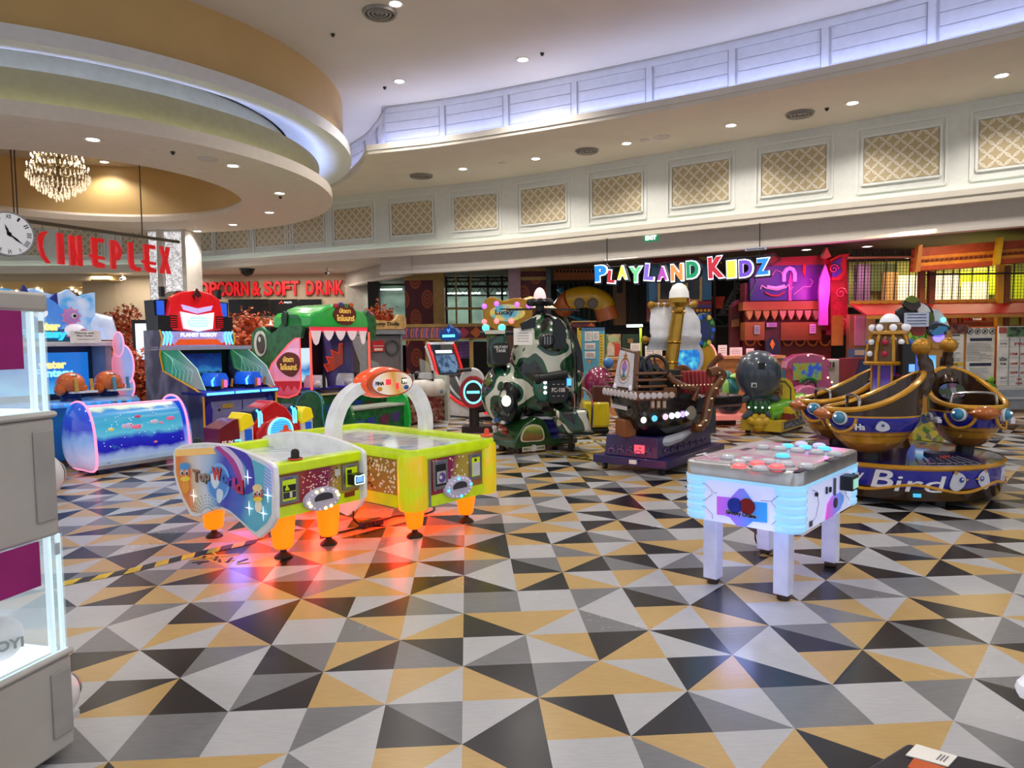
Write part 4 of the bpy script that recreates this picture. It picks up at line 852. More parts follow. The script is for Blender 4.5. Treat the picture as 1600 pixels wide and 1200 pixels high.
t = board('narrow white rules board partly behind the gold-headed ride', 1476, 522, 1506, 590, M('c88a3a', .5), rows)
a = at(1484, 570.5, Yn-.02); b_ = at(1497, 567.5, Yn-.02); mb = MB(M('3a3420', .5)); prect(mb, 1478, 566, 1505, 572, Yn-.01, .004, M('d8b83a', .5)); mb.text(Fr((0, Yn-.012, 0)), 'Rules', a.x, a.z, b_.x-a.x, b_.z-a.z, 0, .004); mb.build('heading', t)
mb = MB(M('7a4438', .5, noise=.5, nscale=12)); prect(mb, 1488, 507, 1513, 521, Yn-.01, .03); tag(mb.build('photo_panel'), 'small dark photo panel above the narrow rules board', 'picture')
Yn2 = Yn-.12; rows = []
GR = M('9a9aa0', .6)
for y in (531, 541, 558, 574, 588, 595, 602): rows.append((1560, y, 1640, y+.7, GR))
for x in (1576, 1592.5, 1610): rows.append((x, 528, x+.7, 602, GR))
rows.append((1561, 511, 1573, 521, M('a85048', .6)))
t = board('white price board with red prices in a grid at the right edge', 1559, 509, 1640, 620, None, rows, 'price_board', Yn2)
mb = MB(REDP)
for st, x, y, w_, h_ in (('FREE', 1585, 539.5, 26, 4.5), ('170฿', 1578, 555, 12, 4), ('250฿', 1594, 555, 12, 4), ('340฿', 1578, 570, 12, 4), ('400฿', 1594, 570, 12, 4), ('500฿', 1578, 584, 12, 4), ('600฿', 1594, 584, 12, 4), ('90฿', 1588, 594, 8, 3), ('FREE', 1587, 600.5, 10, 3)):
    a, b_ = at(x, y, Yn2), at(x+w_, y-h_, Yn2); mb.text(Fr((0, Yn2-.004, 0)), st, a.x, a.z, b_.x-a.x, abs(b_.z-a.z), 0, .004, bold=.025)
mb.build('prices', t); mb = MB(BLK)
for st, x, y, w_, h_ in (('เด็ก', 1562, 564, 11, 6), ('Kids', 1563, 570, 9, 3.4), ('สมาชิก', 1563, 538, 10, 2), ('ผู้ใหญ่', 1563, 592, 9, 2)):
    a, b_ = at(x, y, Yn2), at(x+w_, y-h_, Yn2); mb.text(Fr((0, Yn2-.004, 0)), st, a.x, a.z, b_.x-a.x, abs(b_.z-a.z), 0, .004)
mb.build('captions', t)
for x0, x1, lb in ((1576, 1600, 'green and brown photo strip above the price board'),): mb = MB(M('4c6a48', .5, noise=.6, nscale=10)); prect(mb, x0, 510, 1640, 526, Yn2-.045, .03); tag(mb.build('photo_panel'), lb, 'picture')
mb = MB(M('8a9098', .5)); prect(mb, 1557, 608, 1640, 640, Yn2-.4, .3); prect(mb, 1557, 620, 1640, 624, Yn2-.45, .06, M('b8bcc0', .4)); tag(mb.build('board_plinth'), 'low grey blue plinth under the price board', 'plinth')
mb = MB(M('d8551e', .5)); prect(mb, 1506, 594, 1557, 640, Yn+.02, .1); struct('wall_orange_base', mb)
# ------------- reception counter
Yk = Yw(1080, 0)-.95; t = pthing('reception_counter', 'long orange reception counter with a band of maroon squares', 'counter'); x0, x1 = at(957, 560, Yk).x, at(1222, 560, Yk).x; zt = at(1080, 557, Yk).z
mb = MB(M('c8814a', .5, noise=.05)); mb.bb(x0, x1, Yk, Yk+.5, .006, zt-.05); mb.build('front_panel', t); mb = MB(M('d89a62', .4)); mb.bb(x0-.05, x1+.05, Yk-.06, Yk+.56, zt-.05, zt); mb.build('worktop', t)
mb = MB(M('a86a34', .5)); mb.bb(x0, x1, Yk-.015, Yk, zt-.22, zt-.17); mb.bb(x0, x1, Yk-.015, Yk, zt-.6, zt-.56); mb.build('mouldings', t)
mb = MB(M('7a2a22', .5))
for k in range(16): x = x0+.2+k*.24; mb.bb(x, x+.11, Yk-.02, Yk, zt-.42, zt-.28)
mb.build('maroon_squares', t)
for k, (px, y0, w_, h_, lb) in enumerate(((984, 548, 15, 8, 'small white paper sign by the green board on the counter'), (993, 536, 16, 12, 'white paper sign pinned above the counter below a tube lamp'), (1014, 539, 12, 17, 'tall white leaflet holder left of the ship sail on the counter'), (1028, 545, 14, 12, 'white paper sign beside the leaflet holder behind the sail edge'), (1129, 540, 14, 17, 'tall white leaflet standing left of the whale head'), (1150, 544, 20, 13, 'wide white drawing sheet leaning on the counter'), (1172, 546, 12, 11, 'white sheet half hidden behind the whale head'))):
    p = at(px, y0+h_, Yk+.3); p.z = zt if k != 1 else p.z; s_ = Yk/F; mb = MB(PAPER); fr = Fr((0, 0, 0)); mb.rect(fr, -w_*s_/2, 0, w_*s_/2, h_*s_, -.01, .0)
    for j in range(3): mb.rect(fr, -w_*s_*.35, h_*s_*(.25+.2*j), w_*s_*.35, h_*s_*(.29+.2*j), 0, .003, LNM)
    mb.bb(-.02, .02, 0, .05, 0, .01); o = mb.build('paper_sign'); o.location = p; tag(o, lb, 'notice')
mb = MB(M('2a8aa0', .5)); prect(mb, 1220, 560, 1233, 640, Yk+.1, .3); tag(mb.build('teal_cabinet'), 'teal cabinet between the counter and the pink ride', 'cabinet')
t = pthing('chest_freezer', 'white box cabinet with black latch behind the pink ride', 'cabinet'); mb = MB(M('c8c6c0', .45)); prect(mb, 1280, 562, 1331, 640, Yk-.9, .7); mb.build('body', t); mb = MB(BLK); prect(mb, 1319, 572, 1331, 574, Yk-.93, .03); prect(mb, 1324, 568, 1327, 579, Yk-.93, .03); mb.build('latch', t)
mb = MB(M('b8c0b0', .5)); prect(mb, 1294, 564, 1306, 576, Yk-.93, .02); prect(mb, 1296, 566, 1299, 574, Yk-.94, .01, BLK); prect(mb, 1301, 566, 1304, 574, Yk-.94, .01, BLK); mb.build('label_plate', t)
mb = MB(M('7a2030', .5)); prect(mb, 1331, 560, 1362, 650, Yk-1.6, .5); a_ = [(1331, 610), (1345, 562), (1362, 562), (1362, 640), (1331, 640)]; ppoly(mb, a_, Yk-1.62, .02, M('1f2c58', .5)); tag(mb.build('kiosk_stand'), 'red and navy stand left of the gold jewelled tower', 'kiosk')
mb = MB(M('3c5a8a', .5)); prect(mb, 1334, 545, 1353, 558, Yk-1.5, .2); prect(mb, 1336, 547, 1351, 555, Yk-1.52, .02, M('d0a890', .5)); tag(mb.build('desk_display'), 'small blue framed display on top of the red and navy stand', 'display')
# ------------- blue notice board, standee, lamp
Yq = Yw(925, .2); t = pthing('blue_notice_board', 'pale blue standing board with calendars and a yellow height ruler', 'notice board')
mb = MB(M('5fa8be', .5)); floorto(mb, 905, 512, 945, Yq, .06); mb.build('panel', t); mb = MB(M('d8b838', .5)); prect(mb, 937, 522, 944, 590, Yq-.01, .01); prect(mb, 902, 512, 908, 560, Yq-.01, .01)
for k in range(14): prect(mb, 938, 525+k*4.5, 941, 526+k*4.5, Yq-.015, .006, BLK)
mb.build('ruler', t); mb = MB(PAPER)
for x0, y0, x1, y1 in ((914, 518, 925, 533), (926, 518, 936, 532), (914, 536, 930, 546), (914, 549, 930, 560)):
    prect(mb, x0, y0, x1, y1, Yq-.012, .01)
    for k in range(4): prect(mb, x0+1.5, y0+3+k*(y1-y0-4)/4, x1-1.5, y0+3.8+k*(y1-y0-4)/4, Yq-.016, .004, REDP if k == 0 else LNM)
mb.build('calendars', t); mb = MB(M('e0903a', .5)); ppoly(mb, [(918, 563), (924, 563), (921, 569)], Yq-.012, .01); prect(mb, 905, 512, 945, 516, Yq-.01, .01, M('4a6a9a', .5)); mb.build('flag', t)
mb = MB(MAROON); prect(mb, 895, 503, 930, 511, Yq+.3, .1); prect(mb, 893, 501, 932, 503.5, Yq+.28, .14, TAN); ppoly(mb, [(918, 510), (924, 504), (930, 510)], Yq+.29, .02, ORN); tag(mb.build('wall_frame'), 'maroon framed panel above the blue notice board', 'panel')
mb = MB(ramp('standee_print', [(0, '2f6a44'), (.3, 'b8c890'), (.5, 'c86a4a'), (.7, '3a7a4a'), (1, 'd8b890')], tex='cells', tscale=9, rough=.5)); floorto(mb, 946, 522, 970, Yq, .05); prect(mb, 960, 537, 969, 556, Yq-.02, .02, M('c8482c', .5)); prect(mb, 949, 541, 960, 556, Yq-.03, .02, M('d8c8b0', .5)); tag(mb.build('cartoon_standee'), 'colourful printed standing board right of the blue notice board', 'display')
mb = MB(M('2c4a34', .5)); prect(mb, 972, 522, 998, 556, Yq+.2, .05); prect(mb, 981, 529, 989, 536, Yq+.18, .02, M('b08a50', .5)); tag(mb.build('green_board'), 'dark green board behind the counter under the tube lamp', 'board')
mb = MB(M('f4fff8', .4, 0, 9, noise=0)); prect(mb, 980, 507, 1004, 511, Yq+.6, .08); tag(mb.build('tube_lamp'), 'short white tube lamp above the dark green board', 'lamp'); light('play_area_light', 'AREA', (at(992, 509, Yq).x, Yq+.4, at(992, 509, Yq).z-.05), 8, (.95, 1, .97), .5)
mb = MB(M('9ab020', .4)); prect(mb, 1000, 510, 1003, 590, Yq+.5, .06); tag(mb.build('green_post'), 'thin lime green post right of the tube lamp', 'post')
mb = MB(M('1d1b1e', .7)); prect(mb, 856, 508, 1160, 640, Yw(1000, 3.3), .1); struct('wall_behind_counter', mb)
light('play_area_light', 'AREA', (at(1560, 440, Ye).x, Ye+.9, 3.2), 70, (1, .86, .5), 2.5, sy=.6); light('play_area_light', 'AREA', (at(1060, 440, 15).x, Yw(1060, .6), 3.2), 18, (1, .9, .8), 3, sy=.5); light('play_area_light', 'AREA', (at(1520, 400, 11).x, Ye-1.2, 3.25), 40, (1, .8, .5), 2.5, sy=.3)  # area lights added without fixtures to brighten the play area
# ------------- PLAYLAND KIDZ
t = pthing('play_area_sign', 'row of bright multicoloured sign letters hanging under the header', 'sign')
PL = [('P', 931, 951, 413, 442, '1f7fd0'), ('L', 951, 964, 421, 444, 'b02a38'), ('A', 966, 982, 414, 438, 'd8dc5a'), ('Y', 984, 1006, 415, 443, '6cc88a'), ('L', 1008, 1025, 411, 440, '7a60c8'), ('A', 1028, 1046, 415, 440, 'a848a8'), ('N', 1049, 1070, 411, 441, 'e08a50'), ('D', 1073, 1095, 406, 437, '1a8a5c'), ('K', 1107, 1134, 399, 437, 'b02a3c'), ('I', 1136, 1152, 406, 436, 'd8d04a'), ('D', 1155, 1179, 404, 435, '6a4cb8'), ('Z', 1181, 1205, 402, 432, '2a80d8')]
A0 = wpt(925); B0 = wpt(1210); dd = (B0-A0).normalized(); nn_ = Vector((dd.y, -dd.x, 0)); og = A0+nn_*.45
def on_wall(px, py):
    d = ray(px, py); o_ = Vector((0, 0, CH)); k = (og-o_).dot(nn_)/d.dot(nn_); q = o_+d*k; return (q-og).dot(dd), q.z
fs_ = Fr((og.x, og.y, 0), dd)
rn = random.Random(2)
for ch, a, b_, y0, y1, h in PL:
    xa, za = on_wall(a, y1); xb, zb = on_wall(b_, y0); w_, h_ = xb-xa, zb-za; tl = {'L': -.12, 'K': .05, 'A': 0, 'Y': 0}.get(ch, .03)
    f2 = Fr(fs_.p(xa+w_/2, za+h_/2, 0), dd*cos(tl)+Vector((0, 0, 1))*sin(tl), Vector((0, 0, 1))*cos(tl)-dd*sin(tl)); g = .02
    mb = MB(M(h, .35, 0, 1.0, noise=0)); mb.text(f2, ch, -w_/2+g, -h_/2+g, w_-2*g, h_-2*g, .05, .09, None, .045)
    mb.text(f2, ch, -w_/2, -h_/2, w_, h_, .02, .05, M('ffffff', .4, 0, 1.6, noise=0), .06); mb.text(f2, ch, -w_/2-.03, -h_/2-.03, w_+.06, h_+.06, -.06, .02, M('0f1830', .4), .085); mb.build('letter', t)
mb = MB(DK); x0_, x1_ = on_wall(925, 420)[0], on_wall(1210, 420)[0]; mb.bb(0, 0, 0, 0, 0, 0); mb = MB(DK); mb.cyl(fs_.p(x0_, 3.0, -.12), fs_.p(x1_, 3.0, -.12), .015, n=6); mb.cyl(fs_.p(x0_+.3, 3.0, -.12), fs_.p(x0_+.3, 3.62, -.12), .01, n=6); mb.cyl(fs_.p(x1_-.3, 3.0, -.12), fs_.p(x1_-.3, 3.62, -.12), .01, n=6); mb.build('hanging_bar', t)
# ================================================================ arcade machines
SIL = M('b9bcc2', .3, .6); NAV = M('1c2fa0', .35, coat=.4); PINKL = M('ff8fb8', .35, 0, 1.1, noise=0); CYANL = M('58d0ff', .35, 0, 2.2, noise=0)
def caster(mb, x, y, r=.045):
    mb.cyl((x-.018, y, r), (x+.018, y, r), r, n=14, mat=BLACK); mb.box((x, y, r+.045), (.05, .06, .05), 0, SIL); mb.cyl((x, y, r+.06), (x, y, r+.1), .015, n=8, mat=SIL)
def casters(t, pts, r=.045):
    for x, y in pts: mb = MB(BLACK); caster(mb, x, y, r); mb.build('caster', t)
def yz(x=0): return Fr((x, 0, 0), (0, -1, 0), (0, 0, 1))          # plate seen from the left side: u runs to the front, thickness towards -x
def side_plate(mb, x, pts, th, mat=None):                        # outline given as (depth y, z)
    n = len(pts); mb.add([(x, p[0], p[1]) for p in pts]+[(x+th, p[0], p[1]) for p in pts], [tuple(range(n)), tuple(range(2*n-1, n-1, -1))]+[(i, n+i, n+(i+1) % n, (i+1) % n) for i in range(n)], mat)
def edge_tube(mb, x, pts, r, mat, closed=True): mb.tube([(x, p[0], p[1]) for p in pts], r, 6, mat, closed)
# ---------------- stacked capsule / claw cabinet at the left edge
th = R(76); c0 = Vector((-1.585, 2.46)); dx = Vector((cos(th), sin(th))); fl = c0-dx*.85
t = thing('claw_machine', 'white two-storey claw machine with magenta panels at the left edge', 'arcade machine', (fl.x, fl.y, 0), th)
zz = [at(110, py, 2.46).z for py in (458, 488, 642, 832, 1012, 1160)]
GW = M('b9b6b2', .4, noise=.02); W_ = .85; Dp = .62
mb = MB(GW); mb.bb(0, W_-.02, 0.0, Dp, zz[1], zz[0]); mb.build('top_housing', t, bevel=.012)
for k, (za, zb, zc, e) in enumerate(((zz[2], zz[1], zz[3], -.02), (zz[4], zz[3], zz[5], .0))):
    mb = MB(GW); mb.bb(0, W_+e, 0-.0, Dp, zc, za-.02); mb.bb(-.0, W_+e+.01, -.01, Dp, za-.02, za+.004); o = mb.build('cabinet', t, bevel=.012)
    d = MB(M('a8a6a4', .45)); x1 = W_+e; d.bb(x1-.09, x1-.012, -.008, 0, zc+.06, za-.06); d.build('side_door', o, bevel=.003)
    d = MB(M('e9e9ee', .25)); fr = Fr((x1, .11, (za+zc)/2-.02), (0, 1, 0), (0, 0, 1)); d.lathe([(.001, .09), (.05, .085), (.075, .06), (.085, .03), (.09, 0)], fr=fr, n=24); d.lathe([(.03, .09), (.045, .1), (.05, .088)], fr=fr, n=20, mat=SIL); d.build('prize_dome', o)
    g = MB(glass('eafcff', .22, .03, .12)); g.bb(.01, x1-.01, .004, .012, za, zb); g.bb(x1-.018, x1-.01, .012, Dp-.02, za, zb); g.bb(.01, x1-.01, Dp-.02, Dp-.01, za, zb); g.build('glass_box', t)
    g = MB(M('dff6ff', .2, 0, .55, noise=0)); 
    for (x, y) in ((x1-.02, .008), (x1-.055, .012), (x1-.02, .06), (x1-.02, Dp-.02)): g.bb(x-.006, x+.006, y, y+.012, za, zb)
    g.bb(0, x1-.01, .004, .014, za, za+.006); g.build('glass_edges', t)
    g = MB(M('eef6ff', .4, 0, .9, noise=0)); g.bb(.02, x1-.03, .03, Dp-.03, za, za+.012); g.bb(.02, x1-.03, Dp-.03, Dp-.025, za, zb, M('dfeaf4', .4, 0, .8, noise=0)); g.build('lit_deck', t)
    g = MB(M('a01a78', .5)); g.bb(.0, x1-.115, -.012, -.002, zb-(.19 if k == 0 else .15), zb+.0); g.build('magenta_panel', t)
    g = MB(M('cfd4da', .25, .3)); g.box((x1-.45, .3, zb-.06), (.08, .08, .08)); 
    for q in range(3): a = 2*pi*q/3; g.tube([(x1-.45, .3, zb-.1), (x1-.45+.06*cos(a), .3+.06*sin(a), zb-.12), (x1-.45+.03*cos(a), .3+.03*sin(a), zb-.15)], .005, 5)
    g.build('claw', t)
    g = MB(SIL); g.box((x1-.03, .02, zb-.05), (.02, .03, .04)); g.build('lock', t)
    for j in range(6):
        if k == 1 and j in (0, 1): continue
        x, y = x1-.16-.15*(j % 3), .15+.2*(j//3); r_ = .055+.008*(j % 3); g = MB([M('e6c8e0', .6), M('b9a0dc', .6), M('f0dfe8', .6)][j % 3]); g.ball((0, 0, 0), r_, 14); g.ball((r_*.6, -.01, r_*.75), r_*.35, 8); g.ball((-r_*.6, -.01, r_*.75), r_*.35, 8)
        g.disc(Fr((0, -r_*1.0, 0)), r_*.3, .2*r_, r_*.12, 0, .003, BLACK); g.disc(Fr((0, -r_*1.0, 0)), -r_*.3, .2*r_, r_*.12, 0, .003, BLACK)
        o = g.build('plush_ball'); p = t.location+Vector((cos(th)*x-sin(th)*y, sin(th)*x+cos(th)*y, za+.014+r_)); o.location = p; o.rotation_euler = (0, 0, th+.4*j)
        tag(o, f'small {["pink", "lilac", "pale rose"][j % 3]} plush ball toy in the {"upper" if k == 0 else "lower"} glass box of the white claw machine', 'plush toy', 'plush balls in the claw machine '+('top' if k == 0 else 'bottom'))
g = MB(M('e8d040', .5)); pp = zz[4]; g = MB(M('f2eef2', .6)); g.ball((0, 0, 0), .075, 18); g.text(Fr((0, -.076, 0)), 'HOYI', -.055, -.02, .11, .035, 0, .004, BLACK, .03); o = g.build('plush_ball'); x, y = W_-.17, .12
o.location = t.location+Vector((cos(th)*x-sin(th)*y, sin(th)*x+cos(th)*y, pp+.092)); o.rotation_euler = (0, 0, th-.5); tag(o, 'round white plush with black letters lying in the lower glass box', 'plush toy')
mb = MB(GW); mb.bb(.1, W_-.02, .05, Dp-.05, .085, zz[5]+.03); mb.bb(W_-.06, W_+.05, .03, .12, .1, .125, M('d8d6da', .35)); mb.build('base_frame', t); casters(t, ((.1, .08), (W_-.08, .1), (.1, Dp-.1), (W_-.08, Dp-.1)), .04)

# ---------------- water game: bench console in front, cabinet behind
tw = R(57); DX = Vector((cos(tw), sin(tw))); DY = Vector((-sin(tw), cos(tw)))
SEA = ramp('sea_print', [(0, 'a8c4dc'), (.14, '8aa8e0'), (.22, '1818b0'), (.40, '1c2ac0'), (.5, '5cc0e0'), (.74, '28a0cc'), (.90, '2f8fd0'), (.95, 'b8dcc8'), (1, 'c8e0d0')], (0, 0, 1.55), -.30, wob=.22, wscale=5, emit=.38, rough=.25)
b0 = Vector((-4.70, 7.86)); t = thing('game_bench', 'blue sea-themed bench console with glowing pink rims in front of the water game', 'arcade bench', (b0.x, b0.y, 0), tw)
prof = blob([(.02, .10), (.0, .35), (.06, .62), (.2, .75), (.38, .76), (.5, .6), (.54, .3), (.48, .1)], 4); Wb = 1.12
mb = MB(SEA); side_plate(mb, .03, prof, Wb-.06); mb.build('bench_shell', t)
PL_ = blob([(-.04, .08), (-.05, .40), (.02, .66), (.18, .81), (.42, .80), (.56, .62), (.6, .3), (.5, .08), (.25, .05)], 4)
DOME = ramp('dome_print', [(0, 'e8a0d8'), (.3, 'c8c8f4'), (.55, '88b0f0'), (.7, '3040d0'), (1, '2a60e0')], (0, 0, 1.2), -.05, wob=.25, wscale=6, emit=.35, rough=.15, coat=.6)
for x, s_ in ((0, -1), (Wb, 1)):
    o = MB(DOME); cx, cz = .28, .42; rings = []
    for q, k in ((0, 1), (.05, .93), (.09, .75), (.115, .45), (.12, .05)): rings.append([(x+s_*q, cx+(p[0]-cx)*k, cz+(p[1]-cz)*k) for p in PL_])
    o.loft(rings); o = o.build('end_dome', t); e = MB(PINKL); edge_tube(e, x, PL_, .014, PINKL); e.build('pink_rim', o)
mb = MB(PINKL); mb.cyl((.02, .12, .775), (Wb-.02, .12, .775), .012, n=8); mb.build('top_rim', t)
def bface(u, z):                 # point on the front face
    y = .0+max(0, z-.35)*.22+max(0, .35-z)*.07; return (u, y-.012, z)
fish = [(.22, .50, 'f0d86a', .03), (.42, .52, 'c8b8d8', .06), (.52, .50, 'f07aa0', .05), (.74, .54, 'd0c8e0', .045), (.82, .52, 'f08aa8', .025), (.95, .56, 'f070a0', .045), (.55, .62, 'd04a6a', .03), (.72, .3, 'e88a6a', .02), (.33, .2, 'f0d8a0', .06), (.8, .2, 'f0b8a0', .05), (.98, .24, 'e0a0c0', .03)]
mb = MB(WHITE)
for u, z, h, r_ in fish:
    p = bface(u, z); m2 = M(h, .4, 0, .3); mb.ball(p, (r_, .008, r_*.62), 10, m2); mb.ball((p[0]-r_, p[1], p[2]), (r_*.45, .006, r_*.5), 8, m2); mb.ball((p[0]+r_*.4, p[1]-.006, p[2]+r_*.15), (r_*.14, .004, r_*.14), 6, BLACK)
for u, r_ in ((.16, .075), (1.0, .07)): p = bface(u, .16); mb.ball(p, (r_, .008, r_*.55), 14, M('1a3cc0', .4, 0, .3))
rn = random.Random(8)
for k in range(40): p = bface(rn.uniform(.1, 1.05), rn.uniform(.2, .66)); mb.ball(p, (.006, .004, .006), 6, M('dff4ff', .3, 0, .6))
for k in range(9):
    u = .22+.02*k; mb.tube([bface(u, .2), bface(u+rn.uniform(-.02, .02), .26), bface(u+rn.uniform(-.05, .05), .33-.01*k)], .006, 4, M('2a70b0', .4, 0, .3))
mb.build('sea_creature_print', t); mb = MB(SIL); mb.bb(.02, Wb-.02, .0, .5, .06, .1); mb.build('base_rail', t); casters(t, ((.06, .08), (Wb-.06, .08), (.06, .42), (Wb-.06, .42)), .03)
# cabinet
c1 = b0+DY*.86-DX*.60; t = thing('water_game', 'blue water game cabinet with screen, orange water guns and a wavy cloud header', 'arcade machine', (c1.x, c1.y, 0), tw); Wc = 1.62
mb = MB(M('1a6ab0', .4, coat=.3)); mb.bb(.0, Wc, 0.05, 1.2, .08, .72); mb.build('base', t, bevel=.02); mb = MB(M('5a90d8', .3, 0, .35)); mb.bb(-.02, Wc+.02, .0, .6, .72, .78); mb.build('deck', t, bevel=.02)
mb = MB(M('9db4d8', .3, coat=.4)); mb.lathe([(.3, .73), (.34, .76), (.32, .8), (.01, .82)], (Wc-.22, .3, 0), 20); mb.build('deck_bulge', t)
mb = MB(M('2a90e0', .3, 0, .8)); rn = random.Random(4)
for k in range(12): mb.ball((.1+k*.125, -.03, .75), (.02+.008*(k % 3), .01, .02), 8)
mb.build('bubble_lights', t)
mb = MB(M('8e96a8', .45)); mb.bb(0, .05, .5, 1.2, .78, 1.46); mb.bb(Wc-.08, Wc, .62, 1.2, .78, 1.46); mb.bb(0, Wc, .66, .68, .78, .84, M('0c1a40', .4)); mb.build('side_walls', t)
mb = MB(M('14335a', .4)); mb.bb(.05, Wc-.08, .98, 1.1, .78, 1.46); mb.build('screen_surround', t)
WS = ramp('water_screen', [(0, '0a3c8c'), (.3, '1668c0'), (.5, '2a94dc'), (.7, '5cc0f0'), (1, '1a70c8')], (.35, 0, .9), -.55, wob=.5, wscale=4, emit=.9, rough=.2)
mb = MB(WS); mb.bb(.12, Wc-.14, .965, .98, .84, 1.38); scr = mb.build('screen', t); fr = Fr((0, .965, 0)); mb = MB(M('ffe28a', .4, 0, 1.1)); mb.text(fr, 'water', .86, 1.17, .34, .1, 0, .01, bold=.04); mb.text(fr, 'Fantasy', .82, 1.03, .46, .14, 0, .01, M('9ae8ff', .4, 0, 1.1), .04); mb.build('screen_lettering', scr)
mb = MB(M('d2d4da', .4)); mb.bb(-.02, Wc, .55, 1.2, 1.46, 1.52); mb.build('shelf', t, bevel=.01)
# header: wavy cloud board with round blue creature, coral strip
CLOUD = ramp('cloud_print', [(0, '2a8ad8'), (.4, '4aa8e8'), (.5, 'a8c8f0'), (.7, 'cfdcf6'), (1, '7ab8f0')], tex='noise', tscale=5, emit=.32)
mb = MB(CLOUD); pts = [(-.02, 1.52)]; n = 14
for k in range(n+1): u = -.02+1.5*k/n; pts += [(u, 2.13+.04*sin(k*1.9)+.03*(k % 2)), ]
pts = [(-.02, 1.54)]+pts[1:]+[(1.46, 1.54)]; mb.poly(Fr((0, .8, 0)), pts[::-1], 0, .1); hd = mb.build('header_board', t)
mb = MB(M('1a5a7c', .4, 0, .25)); mb.bb(.0, 1.3, .62, .72, 1.53, 1.68); rn = random.Random(6)
for k in range(40): mb.ball((rn.uniform(.03, 1.27), .615, rn.uniform(1.55, 1.66)), (.02, .01, .012), 6, M(rn.choice(['d06a8a', '3ab08a', '2a80c0', '8a6ac0']), .4, 0, .3))
mb.build('coral_strip', t)
fr = Fr((0, .7, 0)); mb = MB(M('4a86dc', .35, 0, .4)); mb.disc(fr, .72, 1.82, .34, 0, .06, ry=.28, n=30); mb.poly(fr, [(.56, 2.05), (.62, 2.22), (.7, 2.08)], 0, .05, M('2a3a9a', .4)); mb.poly(fr, [(.86, 2.02), (.99, 2.14), (1.0, 1.96)], 0, .05, M('2a3a9a', .4)); mb.poly(fr, [(.6, 2.0), (.63, 2.07), (.66, 2.0)], .06, .065, M('2a3a9a', .4)); mb.disc(fr, .78, 1.88, .085, .06, .07, M('e8f0ff', .3, 0, .5), ry=.065); mb.disc(fr, .79, 1.88, .02, .07, .075, BLACK); mb.rect(fr, .7, 1.975, .84, 1.985, .06, .065, M('2a3a9a', .4)); mb.rect(fr, .62, 1.76, .76, 1.767, .06, .065, M('2a3a9a', .4))
mb.disc(fr, 1.14, 1.84, .085, .07, .09, M('a878b8', .4, 0, .3)); mb.disc(fr, 1.16, 1.85, .035, .09, .1, WHITE); mb.disc(fr, 1.165, 1.85, .02, .1, .105, BLACK); mb.star(fr, 1.14, 1.84, .13, .05, .07, M('c880a8', .4, 0, .3), 9, .7)
mb.ball((1.16, .6, 1.66), (.13, .06, .09), 14, M('e8e0f0', .4, 0, .4)); mb.ball((1.24, .57, 1.63), (.08, .05, .06), 12, M('8a3a6a', .4, 0, .2)); mb.build('creature_figures', hd)
mb = MB(M('ffe98a', .4, 0, 1.0)); mb.text(fr, 'water', .62, 1.66, .36, .1, .1, .12, bold=.05); mb.text(fr, 'Fantasy', .5, 1.535, .56, .14, .1, .12, M('38c8f0', .4, 0, .9), .05); mb.build('header_lettering', hd)
mb = MB(PAPER); mb.bb(1.06, 1.44, .52, .525, 1.5, 1.66); f2 = Fr((0, .519, 0)); mb.text(f2, 'Please ask', 1.12, 1.62, .24, .02, 0, .002, BLK); mb.text(f2, 'Play Today', 1.14, 1.58, .2, .025, 0, .002, BLK); mb.rect(f2, 1.14, 1.545, 1.36, 1.55, 0, .002, LNM); tag_ = mb.build('paper_sheet', t)
mb = MB(M('c8d8f4', .3, 0, .35, coat=.5)); mb.tube([(1.46, .8, 1.54), (1.46, .78, 1.76), (1.5, .76, 1.8), (1.62, .74, 1.78), (1.66, .74, 1.62), (1.66, .74, 1.54)], [.1, .1, .11, .11, .1, .1], 14); mb.build('whale_tail_hump', t)
# wing panels on the right side
t2 = t
for k, (yy, zz0, ry, rz) in enumerate(((.42, 1.48, .13, .16), (.34, 1.2, .26, .27), (.30, .92, .2, .16))):
    pts = [(yy+ry*cos(a*2*pi/24), zz0+rz*sin(a*2*pi/24)) for a in range(24)]; mb = MB(ramp('wing_print', [(0, 'ff7a98'), (.45, 'f0a0b8'), (.6, 'a8b4e8'), (1, '8ea8e8')], (0, -1.6, .2), .85, emit=.45, rough=.2)); side_plate(mb, Wc-.02+.006*k, pts, .012); o = mb.build('wing_panel', t); e = MB(PINKL); edge_tube(e, Wc-.01+.006*k, pts, .012, PINKL); e.build('pink_rim', o)
for x, hc in ((.92, 'c9a24a'), (1.38, '4a9ab8')):
    b = MB(M('d9681e', .35, coat=.5)); b.ball((x, .28, 1.0), (.16, .17, .14), 20, z0=-.7); b.ball((x-.13, .26, .93), (.06, .1, .08), 10); b.ball((x+.1, .24, .94), (.08, .1, .06), 10)
    b = b.build('water_gun', t); g = MB(M('1a2a6a', .4)); g.lathe([(.12, .78), (.1, .82), (.12, .84), (.09, .87), (.1, .9), (.06, .92)], (x, .28, 0), 14); g.build('swivel', b)
    g = MB(M(hc, .4)); g.cyl((x-.02, .08, .9), (x-.02, .1, 1.06), .022, n=10); g.cyl((x+.22, .2, .9), (x+.22, .22, 1.05), .022, n=10); g.bb(x-.06, x+.24, .1, .3, .88, .905, WHITE); g.build('grip', b)
    g = MB(SIL); g.ball((x, .17, 1.1), (.04, .03, .015), 10); g.build('badge', b)
mb = MB(BLACK); [mb.box((x, y, .04), (.08, .08, .08)) for x in (.1, Wc-.1) for y in (.15, 1.1)]; mb.build('feet', t)

